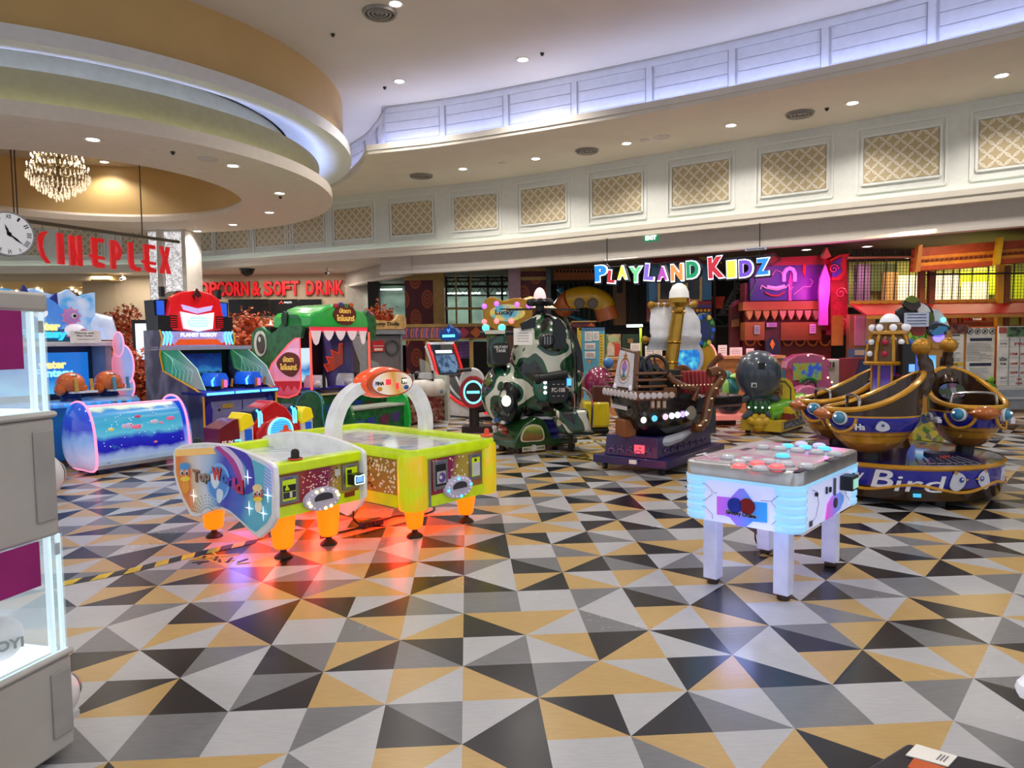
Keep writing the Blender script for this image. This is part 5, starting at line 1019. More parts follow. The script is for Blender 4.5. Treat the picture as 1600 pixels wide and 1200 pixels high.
# ---------------- robot game
tr = R(55); rx = Vector((cos(tr), sin(tr))); ry = Vector((-sin(tr), cos(tr))); r0 = Vector((-4.05, 9.2)); Wr = 1.15
t = thing('robot_game', 'blue game cabinet topped by a red robot mask header', 'arcade machine', (r0.x, r0.y, 0), tr)
SIDEP = ramp('dark_side_print', [(0, '20283c'), (.4, '3a3a5c'), (.55, '7a8298'), (.7, '2a2440'), (.85, '9aa0b0'), (1, '3c3048')], tex='noise', tscale=2.4, rough=.35)
sp = [(1.4, .0), (.0, .0), (.0, .82), (.12, .84), (.16, .86), (.95, 1.10), (1.02, 1.42), (.95, 1.66), (1.0, 1.78), (1.4, 1.78)]
YEL = M('e0a020', .35, 0, .15)
for x, s_ in ((0, 0), (Wr-.03, 1)):
    mb = MB(SIDEP); side_plate(mb, x, sp, .03); o = mb.build('side_panel', t); e = MB(YEL); e.tube([(x+.015, p[0]-.005, p[1]) for p in sp[1:-1]], .014, 6); e.build('yellow_edge', o)
mb = MB(M('24249a', .35, coat=.3)); mb.bb(.03, Wr-.03, .05, 1.3, .04, .78); mb.build('base', t)
mb = MB(M('7f84b8', .4)); mb.bb(.14, .60, .03, .05, .3, .7); mb.bb(.62, 1.05, .03, .05, .3, .7); mb.bb(.3, .46, .02, .03, .6, .66, M('b89a4a', .4)); mb.bb(.24, .27, .02, .03, .57, .6, BLACK); mb.build('service_doors', t)
mb = MB(NAV); mb.poly(Fr((0, .03, 0)), [(.04, .1), (.12, .1), (.15, .6), (.1, .7), (.04, .62)], 0, .02); mb.poly(Fr((0, .03, 0)), [(1.0, .3), (1.1, .3), (1.1, .7), (1.04, .75), (.98, .66)], 0, .02); mb.build('blue_print', t)
mb = MB(M('2036b8', .3)); mb.bb(.0, Wr, -.06, .5, .78, .84); mb.build('deck', t, bevel=.01)
for a, b_ in ((.03, .42), (.45, .82), (.86, 1.12)): mb = MB(CYANL); mb.bb(a, b_, -.075, -.055, .795, .825); mb.build('deck_light', t)
mb = MB(M('0e1018', .3)); mb.bb(.03, Wr-.03, .5, 1.12, .78, .84); mb.bb(.03, Wr-.03, 1.1, 1.3, .84, 1.5); mb.build('screen_bay', t)
RS = ramp('robot_screen', [(0, '0c2a30'), (.25, '1a5a60'), (.38, '0c1c30'), (.5, '12203c'), (.6, '3a8ac8'), (.72, '1a4a9c'), (1, '0a1c60')], (0, 0, 1.7), -1.45, wob=.45, wscale=5, emit=.7, rough=.2)
mb = MB(RS); mb.bb(.12, Wr-.16, 1.08, 1.1, .93, 1.42); mb.build('screen', t)
FIN = ramp('fin_green', [(0, '1fae72'), (.5, '4fae8e'), (1, '9fb8b4')], (0, -1.3, 0), 1.3, emit=.25, rough=.1); FIN.node_tree.nodes['Principled BSDF'].inputs['Alpha'].default_value = .6
for x in (.035, Wr-.045):
    pts = [(1.0, 1.46), (.62, 1.50), (.2, 1.18), (.02, .85), (.95, 1.10)] ; pts = [(1.02, 1.50), (.62, 1.52), (.16, 1.16), (-.02, .86), (.16, .87), (.95, 1.11), (1.03, 1.42)]
    mb = MB(FIN); side_plate(mb, x, pts, .01); o = mb.build('fin_glass', t); e = MB(M('bff0e0', .3, 0, .35, noise=0)); e.tube([(x+.005, p[0], p[1]) for p in pts[:4]], .006, 5)
    for k in range(6): e.tube([(x-.002, .98-.05*k, 1.48-.03*k), (x-.002, .25+.1*k, 1.12-.0*k), (x-.002, .3+.1*k, .96)], .0022, 4)
    e.build('etched_lines', o)
mb = MB(M('a8acc0', .4)); mb.bb(.0, Wr, .55, 1.3, 1.5, 1.55); mb.build('shelf', t)
mb = MB(ramp('violet_print', [(0, '6a5ac0'), (.5, 'b0a8e0'), (1, '7a6ad0')], tex='noise', tscale=14, emit=.35)); mb.bb(.06, Wr-.06, .97, 1.15, 1.55, 1.76); hd = mb.build('name_panel', t); fr = Fr((0, .97, 0))
mb = MB(M('f4f4ff', .4, 0, 1.2)); mb.text(fr, 'PLANET ROBOT', .3, 1.685, .56, .055, 0, .008, bold=.03); mb.poly(fr, [(.2, 1.57), (.27, 1.65), (.85, 1.65), (.95, 1.57)], 0, .015, M('e0521a', .4, 0, .5)); mb.poly(fr, [(.06, 1.56), (.08, 1.6), (.16, 1.6), (.2, 1.56)], 0, .012, M('d83020', .4, 0, .4)); mb.poly(fr, [(.9, 1.56), (.96, 1.6), (1.06, 1.6), (1.09, 1.56)], 0, .012, M('d83020', .4, 0, .4)); mb.build('lettering', hd)
mb = MB(CYANL)
for s_ in (0, 1):
    for k in range(3): x = .03+k*.05 if s_ == 0 else Wr-.05-k*.05; mb.tube([(x, .95, 1.76), (x+(.03 if s_ == 0 else -.03), .95, 1.70), (x, .95, 1.57)], .011, 6)
mb.build('cyan_chevrons', hd)
# robot head
fr = Fr((0, 1.10, 0)); RB = M('d8121a', .25, 0, .45, coat=.5); 
mb = MB(BLACK); mb.poly(fr, [(.02, 1.76), (Wr-.02, 1.76), (Wr, 2.2), (.9, 2.22), (.8, 2.34), (.35, 2.34), (.2, 2.22), (0, 2.2)], -.25, 0); [mb.box((x, 1.13, 2.32), (.06, .06, .14)) for x in (.14, Wr-.14)]; mb.bb(.0, .2, 1.0, 1.1, 1.78, 1.98); mb.bb(Wr-.2, Wr, 1.0, 1.1, 1.78, 1.98); hb = mb.build('head_frame', t)
mb = MB(RB); mb.poly(fr, [(.17, 1.79), (.36, 1.77), (.8, 1.77), (.98, 1.79), (1.0, 1.98), (.95, 2.24), (.8, 2.32), (.575, 2.36), (.35, 2.32), (.2, 2.24), (.15, 1.98)], 0, .1); mb.build('red_mask', hb, bevel=.015)
mb = MB(M('d8dcf8', .3, 0, .9, noise=0)); mb.poly(fr, [(.32, 2.04), (.575, 2.0), (.83, 2.04), (.8, 1.80), (.575, 1.76), (.36, 1.80)], .1, .13); mb.build('white_mouthpiece', hb); mb = MB(M('8cf0e8', .3, 0, 1.2, noise=0))
for k in range(4): mb.rect(fr, .43+.01*k, 1.84+k*.035, .72-.01*k, 1.852+k*.035, .13, .14)
mb.lathe([(.15, 0), (.158, 0), (.158, .008), (.15, .008)], fr=Fr(fr.p(.575, 1.9, .13), fr.u, fr.v), sy=.5, n=24); mb.build('mouth_lights', hb)
mb = MB(M('b8a8f0', .3, 0, .9, noise=0)); mb.poly(fr, [(.34, 2.14), (.575, 2.09), (.81, 2.14), (.78, 2.07), (.575, 2.02), (.37, 2.07)], .1, .135); mb.build('visor', hb)
mb = MB(M('4a1018', .4)); mb.poly(fr, [(.51, 2.27), (.575, 2.38), (.64, 2.27), (.575, 2.17)], .1, .14)
for k in range(3): mb.poly(fr, [(.53, 2.25-.03*k), (.575, 2.22-.03*k), (.62, 2.25-.03*k), (.62, 2.265-.03*k), (.575, 2.235-.03*k), (.53, 2.265-.03*k)], .14, .15, RB)
for s_ in (.22, .93):
    mb.rect(fr, s_-.06, 1.81, s_+.06, 1.99, .1, .105)
    for k in range(5): mb.rect(fr, s_-.05, 1.825+k*.032, s_+.05, 1.837+k*.032, .105, .115, RB)
mb.build('crest_and_grilles', hb); mb = MB(M('2a62e8', .3, 0, .6)); mb.bb(.04, .14, 1.08, 1.1, 1.99, 2.19); mb.bb(Wr-.14, Wr-.04, 1.08, 1.1, 1.99, 2.19); mb.build('blue_windows', hb)
def gun_blue(t, x, y, z):
    b = MB(M('1a62e8', .3, 0, .35, coat=.5)); b.loft([[(x+sx*w_, y+d, z+h) for sx, h in ((-1, 0), (-1, .1), (-.6, .17), (.6, .17), (1, .1), (1, 0))] for d, w_ in ((-.16, .09), (-.08, .13), (.12, .14), (.2, .1))]); b = b.build('laser_gun', t)
    g = MB(CYANL); g.tube([(x-.12, y-.12, z), (x-.13, y-.12, z+.07), (x-.09, y-.12, z+.11), (x-.05, y-.12, z+.11)], .014, 6); g.bb(x+.02, x+.05, y-.19, y-.16, z-.02, z+.08, M('ff6aa0', .3, 0, 1.2)); g.build('light_bars', b)
    g = MB(M('c07a2a', .4)); g.cyl((x-.03, y-.2, z-.03), (x-.02, y-.19, z+.09), .018, n=8); g.cyl((x+.17, y-.1, z-.02), (x+.19, y-.1, z+.09), .018, n=8); g.build('grip', b)
    g = MB(WHITE); g.text(Fr((0, y-.03, 0), (1, 0, 0), (0, .7, .7)), 'T5', x-.05, (z+.175)*1.41*.5, .09, .04, 0, .003); g.lathe([(.05, z-.1), (.06, z-.02), (.04, z)], (x, y, 0), 12, DGREY); g.build('marking', b)
gun_blue(t, .34, .22, .90); gun_blue(t, .86, .22, .90)
def squash(t, z0, z1, dz):
    for c in [o for o in t.children]+[g for o in t.children for g in o.children]:
        for v in c.data.vertices: v.co.z -= dz*min(1, max(0, (v.co.z-z0)/(z1-z0)))
squash(t, 1.1, 1.5, .11)
# its seat console
s0 = Vector((-3.48, 8.3)); t = thing('robot_seat_console', 'red and yellow spaceship shaped seat console with round blue light', 'arcade bench', (s0.x, s0.y, 0), tr); Ws = 1.42
fr = Fr((0, 0, 0))
mb = MB(M('c01018', .28, coat=.6, emit=.12)); mb.poly(fr, [(.36, .1), (1.2, .1), (1.22, .42), (1.08, .5), (.98, .64), (.8, .74), (.62, .66), (.52, .5), (.36, .42)], -.35, .0); mb.poly(fr, [(.5, .1), (1.08, .1), (1.1, .36), (1.0, .48), (.8, .54), (.6, .48), (.48, .36)], 0, .06); bd = mb.build('red_body', t, bevel=.02)
mb = MB(M('4ab8f0', .3, 0, .9, noise=0)); mb.disc(fr, .82, .34, .17, .06, .08, n=30); mb.lathe([(.17, .0), (.185, .0), (.185, .03), (.17, .03)], fr=Fr(fr.p(.82, .34, .06), fr.u, fr.v), mat=M('8ae8ff', .3, 0, 1.5)); 
for k in range(9): mb.rect(fr, .68+.0*k, .22+.03*k, .96, .225+.03*k, .08, .084, M('1a7ac0', .4, 0, .4))
mb.build('round_light', bd)
for x in (.36, 1.27):
    mb = MB(M('f0d818', .3, 0, .3, coat=.4)); mb.poly(fr, [(x-.09, .1), (x+.09, .1), (x+.09, .5), (x+.05, .6), (x-.05, .62), (x-.09, .55)], -.2, .04, M('e8e8ea', .35)); mb.poly(fr, [(x-.09, .4), (x+.095, .47), (x+.06, .6), (x-.04, .63), (x-.1, .56)], -.21, .06); o = mb.build('yellow_pod', t, bevel=.012)
    mb = MB(M('1a5ad0', .3, 0, .3)); mb.rect(fr, x-.035, .12, x+.06, .42, .04, .05); mb.build('blue_window', o)
for x in (.56, 1.08):
    mb = MB(M('101a50', .35)); mb.poly(fr, [(x-.09, .4), (x+.07, .4), (x+.09, .62), (x+.0, .67), (x-.09, .62)], -.25, -.02); o = mb.build('shoulder_pad', t, bevel=.01); mb = MB(CYANL); mb.tube([(x-.0, .0, .42), (x-.0, .0, .6), (x-.03, .0, .64)], .015, 6); mb.tube([(x+.04, .0, .42), (x+.04, .0, .58), (x+.02, .0, .62)], .012, 6); mb.build('light_tube', o)
mb = MB(M('7a1020', .35, coat=.4)); mb.poly(fr, [(.0, .1), (.28, .1), (.28, .56), (.2, .55), (.0, .46)], -.3, .02); o = mb.build('end_panel', t); mb = MB(M('e8dce0', .4, 0, .4)); mb.text(fr, 'SF-06', .03, .26, .15, .05, .02, .026); mb.tube([(.2, -.03, .3), (.26, -.03, .3), (.28, -.03, .24), (.27, -.03, .14)], .012, 6, CYANL); mb.build('marking', o)
mb = MB(M('9098a0', .4)); mb.bb(.05, Ws-.02, .0, .35, .05, .12); mb.bb(.05, Ws-.02, .08, .35, .36, .42, M('30343c', .5)); mb.build('seat_base', t); mb = MB(BLACK); [mb.box((x, y, .025), (.07, .07, .05)) for x in (.1, Ws-.1) for y in (.05, .3)]; mb.build('feet', t)

# ---------------- crocodile game
d0 = Vector((-3.2, 11.2)); t = thing('crocodile_game', 'green crocodile shaped shooting game with open pink mouth, teeth and a big eye', 'arcade machine', (d0.x, d0.y, 0), tr); Wd = 1.24
def sd(px, py): yl = (485-px)/60.7; Z = 11.2+.57*yl; return (yl, 1.45-(py-538.6)/F*Z)
CG = ramp('scale_green', [(0, '0f4a26'), (.35, '135a2e'), (.5, '176a34'), (1, '1c7a3c')], tex='voronoi', tscale=9, rough=.35, coat=.3); GG = M('22ae46', .22, coat=.7, emit=.12)
o1 = [sd(*p) for p in ((399, 690), (399, 575), (393, 542), (394.5, 521), (402, 513.5), (411, 510.5), (424.5, 522.5), (435, 516.5), (444, 504.5), (445.5, 494), (451.5, 486.5), (456, 492.5), (468, 492.5), (474, 500), (475.5, 515), (472, 528.5), (465, 530), (454.5, 539), (439.5, 555.5), (427.5, 569), (421.5, 582.5), (421.5, 600.5), (426, 612.5), (440, 622), (440, 690))]
o1 = [(y, max(z, .05)) for y, z in o1]; mb = MB(CG); side_plate(mb, 0, o1, .06); side_plate(mb, Wd-.06, [(y, z) for y, z in o1[:9]]+[(.9, 1.8), (.75, 1.6), (1.0, 1.0), (1.0, .05)], .06); pn = mb.build('head_panel', t)
ey, ez = sd(409, 537); f2 = Fr((0, ey, ez), (0, -1, 0), (0, 0, 1)); mb = MB(WHITE); mb.disc(f2, 0, 0, .165, 0, .015, M('e8e8e0', .3), ry=.215, n=28); mb.disc(f2, .03, -.005, .11, .015, .025, M('4a4238', .25), ry=.165, n=28); mb.disc(f2, .01, .07, .035, .025, .03, WHITE, ry=.045); ey, ez = sd(450, 499); f3 = Fr((0, ey, ez), (0, -1, 0), (0, 0, 1)); mb.disc(f3, 0, 0, .07, 0, .03, M('123c20', .4), ry=.12); mb.build('eye', pn)
pk = [sd(*p) for p in ((421.5, 582.5), (427.5, 569), (439.5, 555.5), (454.5, 539), (465, 530), (472, 528.5), (472, 606), (466, 617), (452, 622), (436, 620), (425, 613), (421.5, 600.5))]
PK = ramp('mouth_pink', [(0, 'd02a4a'), (.3, 'f07a98'), (.6, 'f0a0c8'), (1, 'f4b0d8')], (0, 0, 1), -.55, emit=.4, rough=.15); PK.node_tree.nodes['Principled BSDF'].inputs['Alpha'].default_value = .62
mb = MB(PK); side_plate(mb, -.02, pk, .012); mo = mb.build('mouth_glass', t); e = MB(M('ff5a5a', .3, 0, .8, noise=0)); edge_tube(e, -.015, pk, .012, M('ff5a5a', .3, 0, .8, noise=0)); e.build('glowing_edge', mo)
mb = MB(M('f0a8b0', .35)); mb = MB(M('c8182c', .4, 0, .3)); mb2 = [sd(*p) for p in ((424, 603), (428, 609), (432, 603), (436, 611), (441, 602), (446, 612), (452, 601), (458, 611), (462, 602), (468, 610), (471, 600), (471, 596), (423, 596))]; side_plate(mb, -.034, mb2, .012); mb.build('lower_teeth', mo)
a, b_ = sd(437, 575), sd(470, 560); f4 = Fr((-.03, 0, 0), (0, -1, 0), (0, 0, 1)); mb = MB(M('7a2a20', .4)); cy, cz = sd(455, 570); mb.poly(f4, blob([(-cy-.3, cz), (-cy-.2, cz+.12), (-cy, cz+.2), (-cy+.25, cz+.14), (-cy+.28, cz-.05), (-cy+.1, cz-.2), (-cy-.15, cz-.14)], 3), 0, .01); mb.text(f4, 'บัดดา', -cy-.12, cz+.04, .26, .09, .01, .016, M('f0c860', .4, 0, .5), .02); mb.text(f4, 'ไดโนเสาร์', -cy-.2, cz-.09, .42, .1, .01, .016, M('f0c860', .4, 0, .5), .02); mb.build('name_plate', mo)
# top arch
arch = [(.0, 1.72), (.0, 1.9), (.08, 1.96), (.2, 1.98), (.28, 2.03), (.45, 2.09), (.62, 2.11), (.8, 2.09), (.95, 2.02), (1.1, 1.98), (1.2, 1.9), (1.24, 1.72)]; fr = Fr((0, 0, 0)); mb = MB(GG); mb.poly(fr, arch, -.9, .06); tp = mb.build('green_top', t, bevel=.03)
mb = MB(CG); mb.poly(Fr((0, 0, 0)), blob([(1.2, 1.72), (1.22, 1.98), (1.3, 2.0), (1.42, 1.9), (1.44, 1.66), (1.38, 1.5), (1.3, 1.52)], 3), -.1, .02); mb.build('cheek_panel', t)
mb = MB(M('6a2a20', .4)); mb.poly(fr, blob([(.5, 1.82), (.44, 1.95), (.6, 2.08), (.78, 2.1), (.92, 1.98), (.9, 1.84), (.78, 1.76), (.6, 1.77)], 3), .06, .08); mb.text(fr, 'บัดดา', .56, 1.95, .24, .08, .08, .09, M('f0c860', .4, 0, .4), .02); mb.text(fr, 'ไดโนเสาร์', .5, 1.82, .38, .1, .08, .09, M('f0c860', .4, 0, .4), .02)
for k, h in enumerate(('c83a4a', '3a4a8a', '4a8a4a', 'c86a2a')): mb.ball((.5+.11*k, -.07, 2.07+.02*(k % 2)), (.06, .02, .045), 8, M(h, .4))
mb.build('logo_plate', tp)
mb = MB(M('f03a50', .35, 0, .5)); mb.rect(fr, .02, 1.64, Wd-.02, 1.72, -.02, .03); mb.build('gum_strip', t); mb = MB(M('e8d4d8', .3, 0, .3))
for k, (x, w_, h) in enumerate(((.1, .2, .2), (.36, .2, .13), (.61, .2, .13), (.86, .2, .13), (1.1, .16, .2))): m1 = MB(M('e8d4d8', .3, 0, .3)); m1.poly(fr, [(x-w_/2, 1.66), (x-w_*.42, 1.6), (x-w_*.2, 1.66-h), (x-w_*.0, 1.63-h), (x+w_*.22, 1.66-h), (x+w_*.45, 1.6), (x+w_/2, 1.66)], .03, .05); m1.build('tooth', t)
for x, z0 in ((-.01, .72), (Wd, .95)): mb = MB(M('ff4a3a', .3, 0, 1.6, noise=0)); mb.cyl((x, -.04, z0), (x, -.04, 1.64), .017, n=8); mb.build('red_light_tube', t)
mb = MB(M('1c0f1c', .5)); mb.bb(.06, Wd-.06, 1.05, 1.2, .62, 1.75); mb.bb(Wd-.1, Wd-.06, .3, 1.2, .62, 1.7, M('5a4a86', .4)); mb.build('inner_walls', t)
mb = MB(ramp('island_screen', [(0, '1c5a40'), (.25, '2a8a8a'), (.4, 'bfe8f0'), (.55, '5cb4e8'), (.7, '2a7ac8'), (1, 'd0ecf8')], (0, 0, 1.9), -1.4, wob=.4, wscale=6, emit=.9)); mb.bb(.1, .86, 1.03, 1.05, .78, 1.38); mb.build('screen', t)
mb = MB(M('d8402a', .35, 0, .6))
zz_ = [(.45, .95), (.35, 1.08), (.5, 1.1), (.42, 1.22), (.6, 1.2), (.55, 1.34), (.75, 1.28), (.78, 1.45), (.85, 1.45), (.85, 1.1), (.6, .98)]; side_plate(mb, Wd-.115, [(1.35-a, b_) for a, b_ in zz_], .01, M('a83a20', .4, 0, .3)); mb.tube([(Wd-.12, 1.35-a, b_) for a, b_ in zz_[:9]], .012, 5); mb.build('flame_decor', t)
mb = MB(M('3a3034', .4)); mb.bb(.02, Wd-.02, -.02, 1.1, .6, .66); mb.bb(-.02, Wd+.3, -.05, .02, .62, .65, M('c8b48a', .4)); mb.build('deck', t); mb = MB(CG); mb.bb(.0, Wd+.3, .02, 1.2, .04, .62); mb.build('base', t)
mb = MB(CG); side_plate(mb, -.04, blob([(.3, .05), (.3, .5), (.1, .68), (-.12, .7), (-.28, .6), (-.32, .3), (-.3, .05)], 4), .05); o = mb.build('front_arm_panel', t); e = MB(M('3a6aa0', .3, 0, .5)); edge_tube(e, -.04, blob([(.3, .05), (.3, .5), (.1, .68), (-.12, .7), (-.28, .6), (-.32, .3), (-.3, .05)], 4), .008, M('3a6aa0', .3, 0, .5)); e.build('blue_edge', o)
fr0 = Fr((0, .02, 0)); mb = MB(WHITE)
for x, z, h in ((.3, .4, '2a5a8a'), (.62, .46, 'b84a3a'), (.7, .34, 'c8c8c8'), (1.0, .42, '2a4a9a'), (1.25, .38, '6a3a2a')): mb.poly(fr0, blob([(x-.1, z), (x-.04, z+.07), (x+.05, z+.05), (x+.11, z+.09), (x+.09, z-.03), (x+.02, z-.08), (x-.05, z-.06)], 3), 0, .008, M(h, .4))
mb.build('creature_print', t)
for x, y in ((.3, .2), (.98, .2)):
    b = MB(M('d8dae4', .3, coat=.4)); b.loft([[(x+sx*w_, y+d, .74+h) for sx, h in ((-1, 0), (-.9, .12), (-.5, .2), (.5, .2), (.9, .12), (1, 0))] for d, w_ in ((-.15, .08), (0, .14), (.2, .12))]); b.ball((x-.1, y-.1, .8), (.06, .1, .07), 10); b = b.build('toy_gun', t); g = MB(BLACK); g.bb(x-.02, x+.03, y-.17, y-.12, .72, .96); g.cyl((x, y, .66), (x, y, .74), .03, n=10); g.bb(x-.2, x+.2, y-.1, y+.15, .715, .74, M('3020a0', .4, 0, .4)); g.build('grip', b)
# bench of the crocodile game
q0 = Vector((-2.42, 10.62)); t = thing('crocodile_bench', 'green bench with pale seat and dinosaur figures in front of the crocodile game', 'arcade bench', (q0.x, q0.y, 0), tr)
mb = MB(CG); mb.bb(.03, 1.2, .08, .42, .04, .42); mb.build('body', t); mb = MB(M('a8b0a4', .4)); mb.bb(.03, 1.22, .05, .45, .42, .46); mb.build('seat', t, bevel=.01)
ep = blob([(.0, .04), (-.02, .38), (.1, .55), (.3, .56), (.46, .4), (.47, .04)], 4)
for x in (-.02, 1.2): mb = MB(CG if x < 0 else GG); side_plate(mb, x, ep if x < 0 else blob([(.0, .04), (.0, .46), (.12, .62), (.22, .56), (.34, .64), (.47, .5), (.47, .04)], 4), .05); mb.build('end_panel', t)
mb = MB(WHITE); f0 = Fr((0, .08, 0))
for x, z, h in ((.2, .2, '2a5a9a'), (.45, .22, '2a3a8a'), (.75, .24, '6a2a4a'), (1.0, .26, '4a3a7a')): mb.poly(f0, blob([(x-.1, z), (x-.04, z+.07), (x+.05, z+.05), (x+.11, z+.1), (x+.09, z-.03), (x+.02, z-.1), (x-.05, z-.08)], 3), 0, .008, M(h, .4))
mb.build('dinosaur_print', t)
# ---------------- doll machine and paw shooting game
t = thing('doll_machine', 'tall grey doll machine with a wooden bone-shaped sign on top', 'arcade machine', (-2.86, 13.9, 0), R(38)); mb = MB(M('8a8c8e', .4, .2)); mb.bb(0, .82, .0, .7, .04, .7); mb.bb(0, .05, 0, .7, .7, 1.62); mb.bb(.77, .82, 0, .7, .7, 1.62); mb.bb(0, .82, .3, .7, .7, 1.62, M('2a2426', .5)); mb.bb(-.02, .86, -.04, .7, 1.62, 1.72); mb.build('cabinet', t, bevel=.01)
mb = MB(glass('9a8f90', .35)); mb.bb(.05, .77, .02, .03, .72, 1.6); mb.build('glass_front', t); fr = Fr((0, .02, 0)); mb = MB(M('a81c22', .4, 0, .2)); mb.rect(fr, .14, 1.28, .4, 1.5, .01, .02); mb.rect(fr, .18, 1.3, .36, 1.35, .02, .024, M('e8c8b0', .5)); mb.rect(fr, .16, 1.39, .38, 1.4, .02, .024, WHITE); mb.build('red_label', t)
mb = MB(M('4a4a4c', .4)); mb.lathe([(.13, 0), (.16, 0), (.16, .02), (.13, .02)], fr=Fr((.58, .01, 1.36)), n=24); mb.build('round_window', t); mb = MB(M('c8a060', .5, noise=.2)); mb.poly(Fr((0, -.02, 0)), blob([(.0, 1.74), (.1, 1.92), (.3, 1.9), (.6, 1.9), (.72, 2.02), (.86, 1.98), (.88, 1.86), (.84, 1.74), (.5, 1.73)], 4), -.06, .03); s_ = mb.build('bone_sign', t); mb = MB(M('3a2c1c', .5)); mb.text(Fr((0, -.05, 0)), 'Doggy Dolls', .08, 1.78, .64, .09, 0, .01, bold=.02); mb.build('lettering', s_)
t = thing('paw_shooting_game', 'white shooting game console with coloured paw prints, grey guns and brick-print base', 'arcade machine', (at(622, 640, 12.1).x, 12.1, 0), R(38)); mb = MB(M('d6d2c8', .4)); mb.cyl((0, .15, .62), (1.0, .15, .62), .17, n=22); mb.build('white_roll', t)
mb = MB(ramp('brick_print', [(0, '5a1c1a'), (.5, '7a2a24'), (.6, 'a08a78'), (1, '6a201c')], tex='cells', tscale=16, rough=.5)); mb.bb(0.02, .98, .05, .6, .05, .5); mb.build('brick_base', t); mb = MB(M('2a6a3a', .4)); mb.bb(-.03, .02, -.05, .6, .03, .8); mb.bb(.98, 1.03, -.05, .6, .03, .85, M('b8c0b4', .4)); mb.build('end_panels', t)
mb = MB(WHITE); rn = random.Random(9)
for k in range(7):
    x, a = .1+.13*k, R(200+25*(k % 3)); c = Vector((x, .15+.172*cos(a), .62+.172*sin(a))); m2 = M(rn.choice(['2a7ab0', 'b83a5a', '7a5ab0', 'c89a2a', '3a3a4a']), .4); mb.ball(c, (.03, .012, .025), 8, m2)
    for j in (-1, 0, 1): mb.ball(c+Vector((j*.028, -.004, .035-.006*abs(j))), (.01, .01, .013), 6, m2)
mb.build('paw_prints', t); mb = MB(M('26352a', .5)); mb.bb(0, 1, .3, 1.0, .7, .74); mb.build('deck', t); mb = MB(glass('c8d4cc', .22, .05)); side_plate(mb, -.01, [(.2, .74), (.9, .74), (.95, 1.15), (.7, 1.1)], .008); side_plate(mb, 1.0, [(.1, .74), (.9, .74), (.95, 1.15), (.7, 1.1)], .008); mb.build('glass_wings', t)
for x in (.32, .74): b = MB(M('c6c8cc', .3, .3)); b.loft([[(x+sx*w_, d, .8+h) for sx, h in ((-1, 0), (-.8, .1), (.8, .1), (1, 0))] for d, w_ in ((.05, .05), (.2, .09), (.5, .08))]); b = b.build('toy_gun', t); g = MB(BLACK); g.ball((x-.05, .5, .86), (.07, .09, .08), 12); g.bb(x-.01, x+.02, .05, .08, .76, .95); g.cyl((x, .3, .74), (x, .3, .82), .03, n=8); g.build('grip', b)
# ================================================================ foreground tables
def vplane(P0, ang):             # view pixel -> (distance along, height) on an upright plane
    d_ = Vector((cos(ang), sin(ang), 0)); n_ = Vector((d_.y, -d_.x, 0)); P0 = Vector((P0[0], P0[1], 0))
    def f(px, py):
        r = ray(px, py); o_ = Vector((0, 0, CH)); k = (P0-o_).dot(n_)/r.dot(n_); q = o_+r*k; return (q-P0).dot(d_), q.z
    return f
LIME = M('d2f004', .28, 0, .1, coat=.5); ORG = M('ff8a10', .35, 0, 1.15, noise=0, ecol='ff7a08')
TOPART = ramp('rink_print', [(0, 'd8dde6'), (.35, 'c8ccd8'), (.5, 'e4e4ea'), (.58, '8fb4d8'), (.64, 'dcdce4'), (.8, 'e2d8c8'), (1, 'c8c8da')], tex='noise', tscale=3, rough=.12)
ENDART = ramp('end_print', [(0, 'b86a3a'), (.18, 'b0502c'), (.3, 'a01c30'), (.45, '8a1848'), (.55, '901c5c'), (.66, 'b8a040'), (.8, 'c0a848'), (.9, 'b87a3c'), (1, 'b06a3a')], (1.4, 0, -.35), .15, rough=.25, coat=.4)
def dots(mb, fr, x0, z0, x1, z1, n, seed, mat, d=.004, r=(.003, .006)):
    rn = random.Random(seed)
    for k in range(n):
        x, z = rn.uniform(x0, x1), rn.uniform(z0, z1); mb.disc(fr, x, z, rn.uniform(*r), 0, d, mat, n=8)
def cone_leg(t, x, y, top=.33, r0=.092, r1=.068):
    mb = MB(ORG); mb.lathe([(r0, top), (r0*.98, top-.02), (r1, .08), (r1*.8, .065), (.001, .062)], (x, y, 0), 24); l = mb.build('leg', t)
    mb = MB(M('2a1c1c', .4, .2)); mb.lathe([(.02, .07), (.022, .04), (.05, .02), (.062, .008), (.062, .0), (.001, 0)], (x, y, 0), 20); mb.build('foot', l)
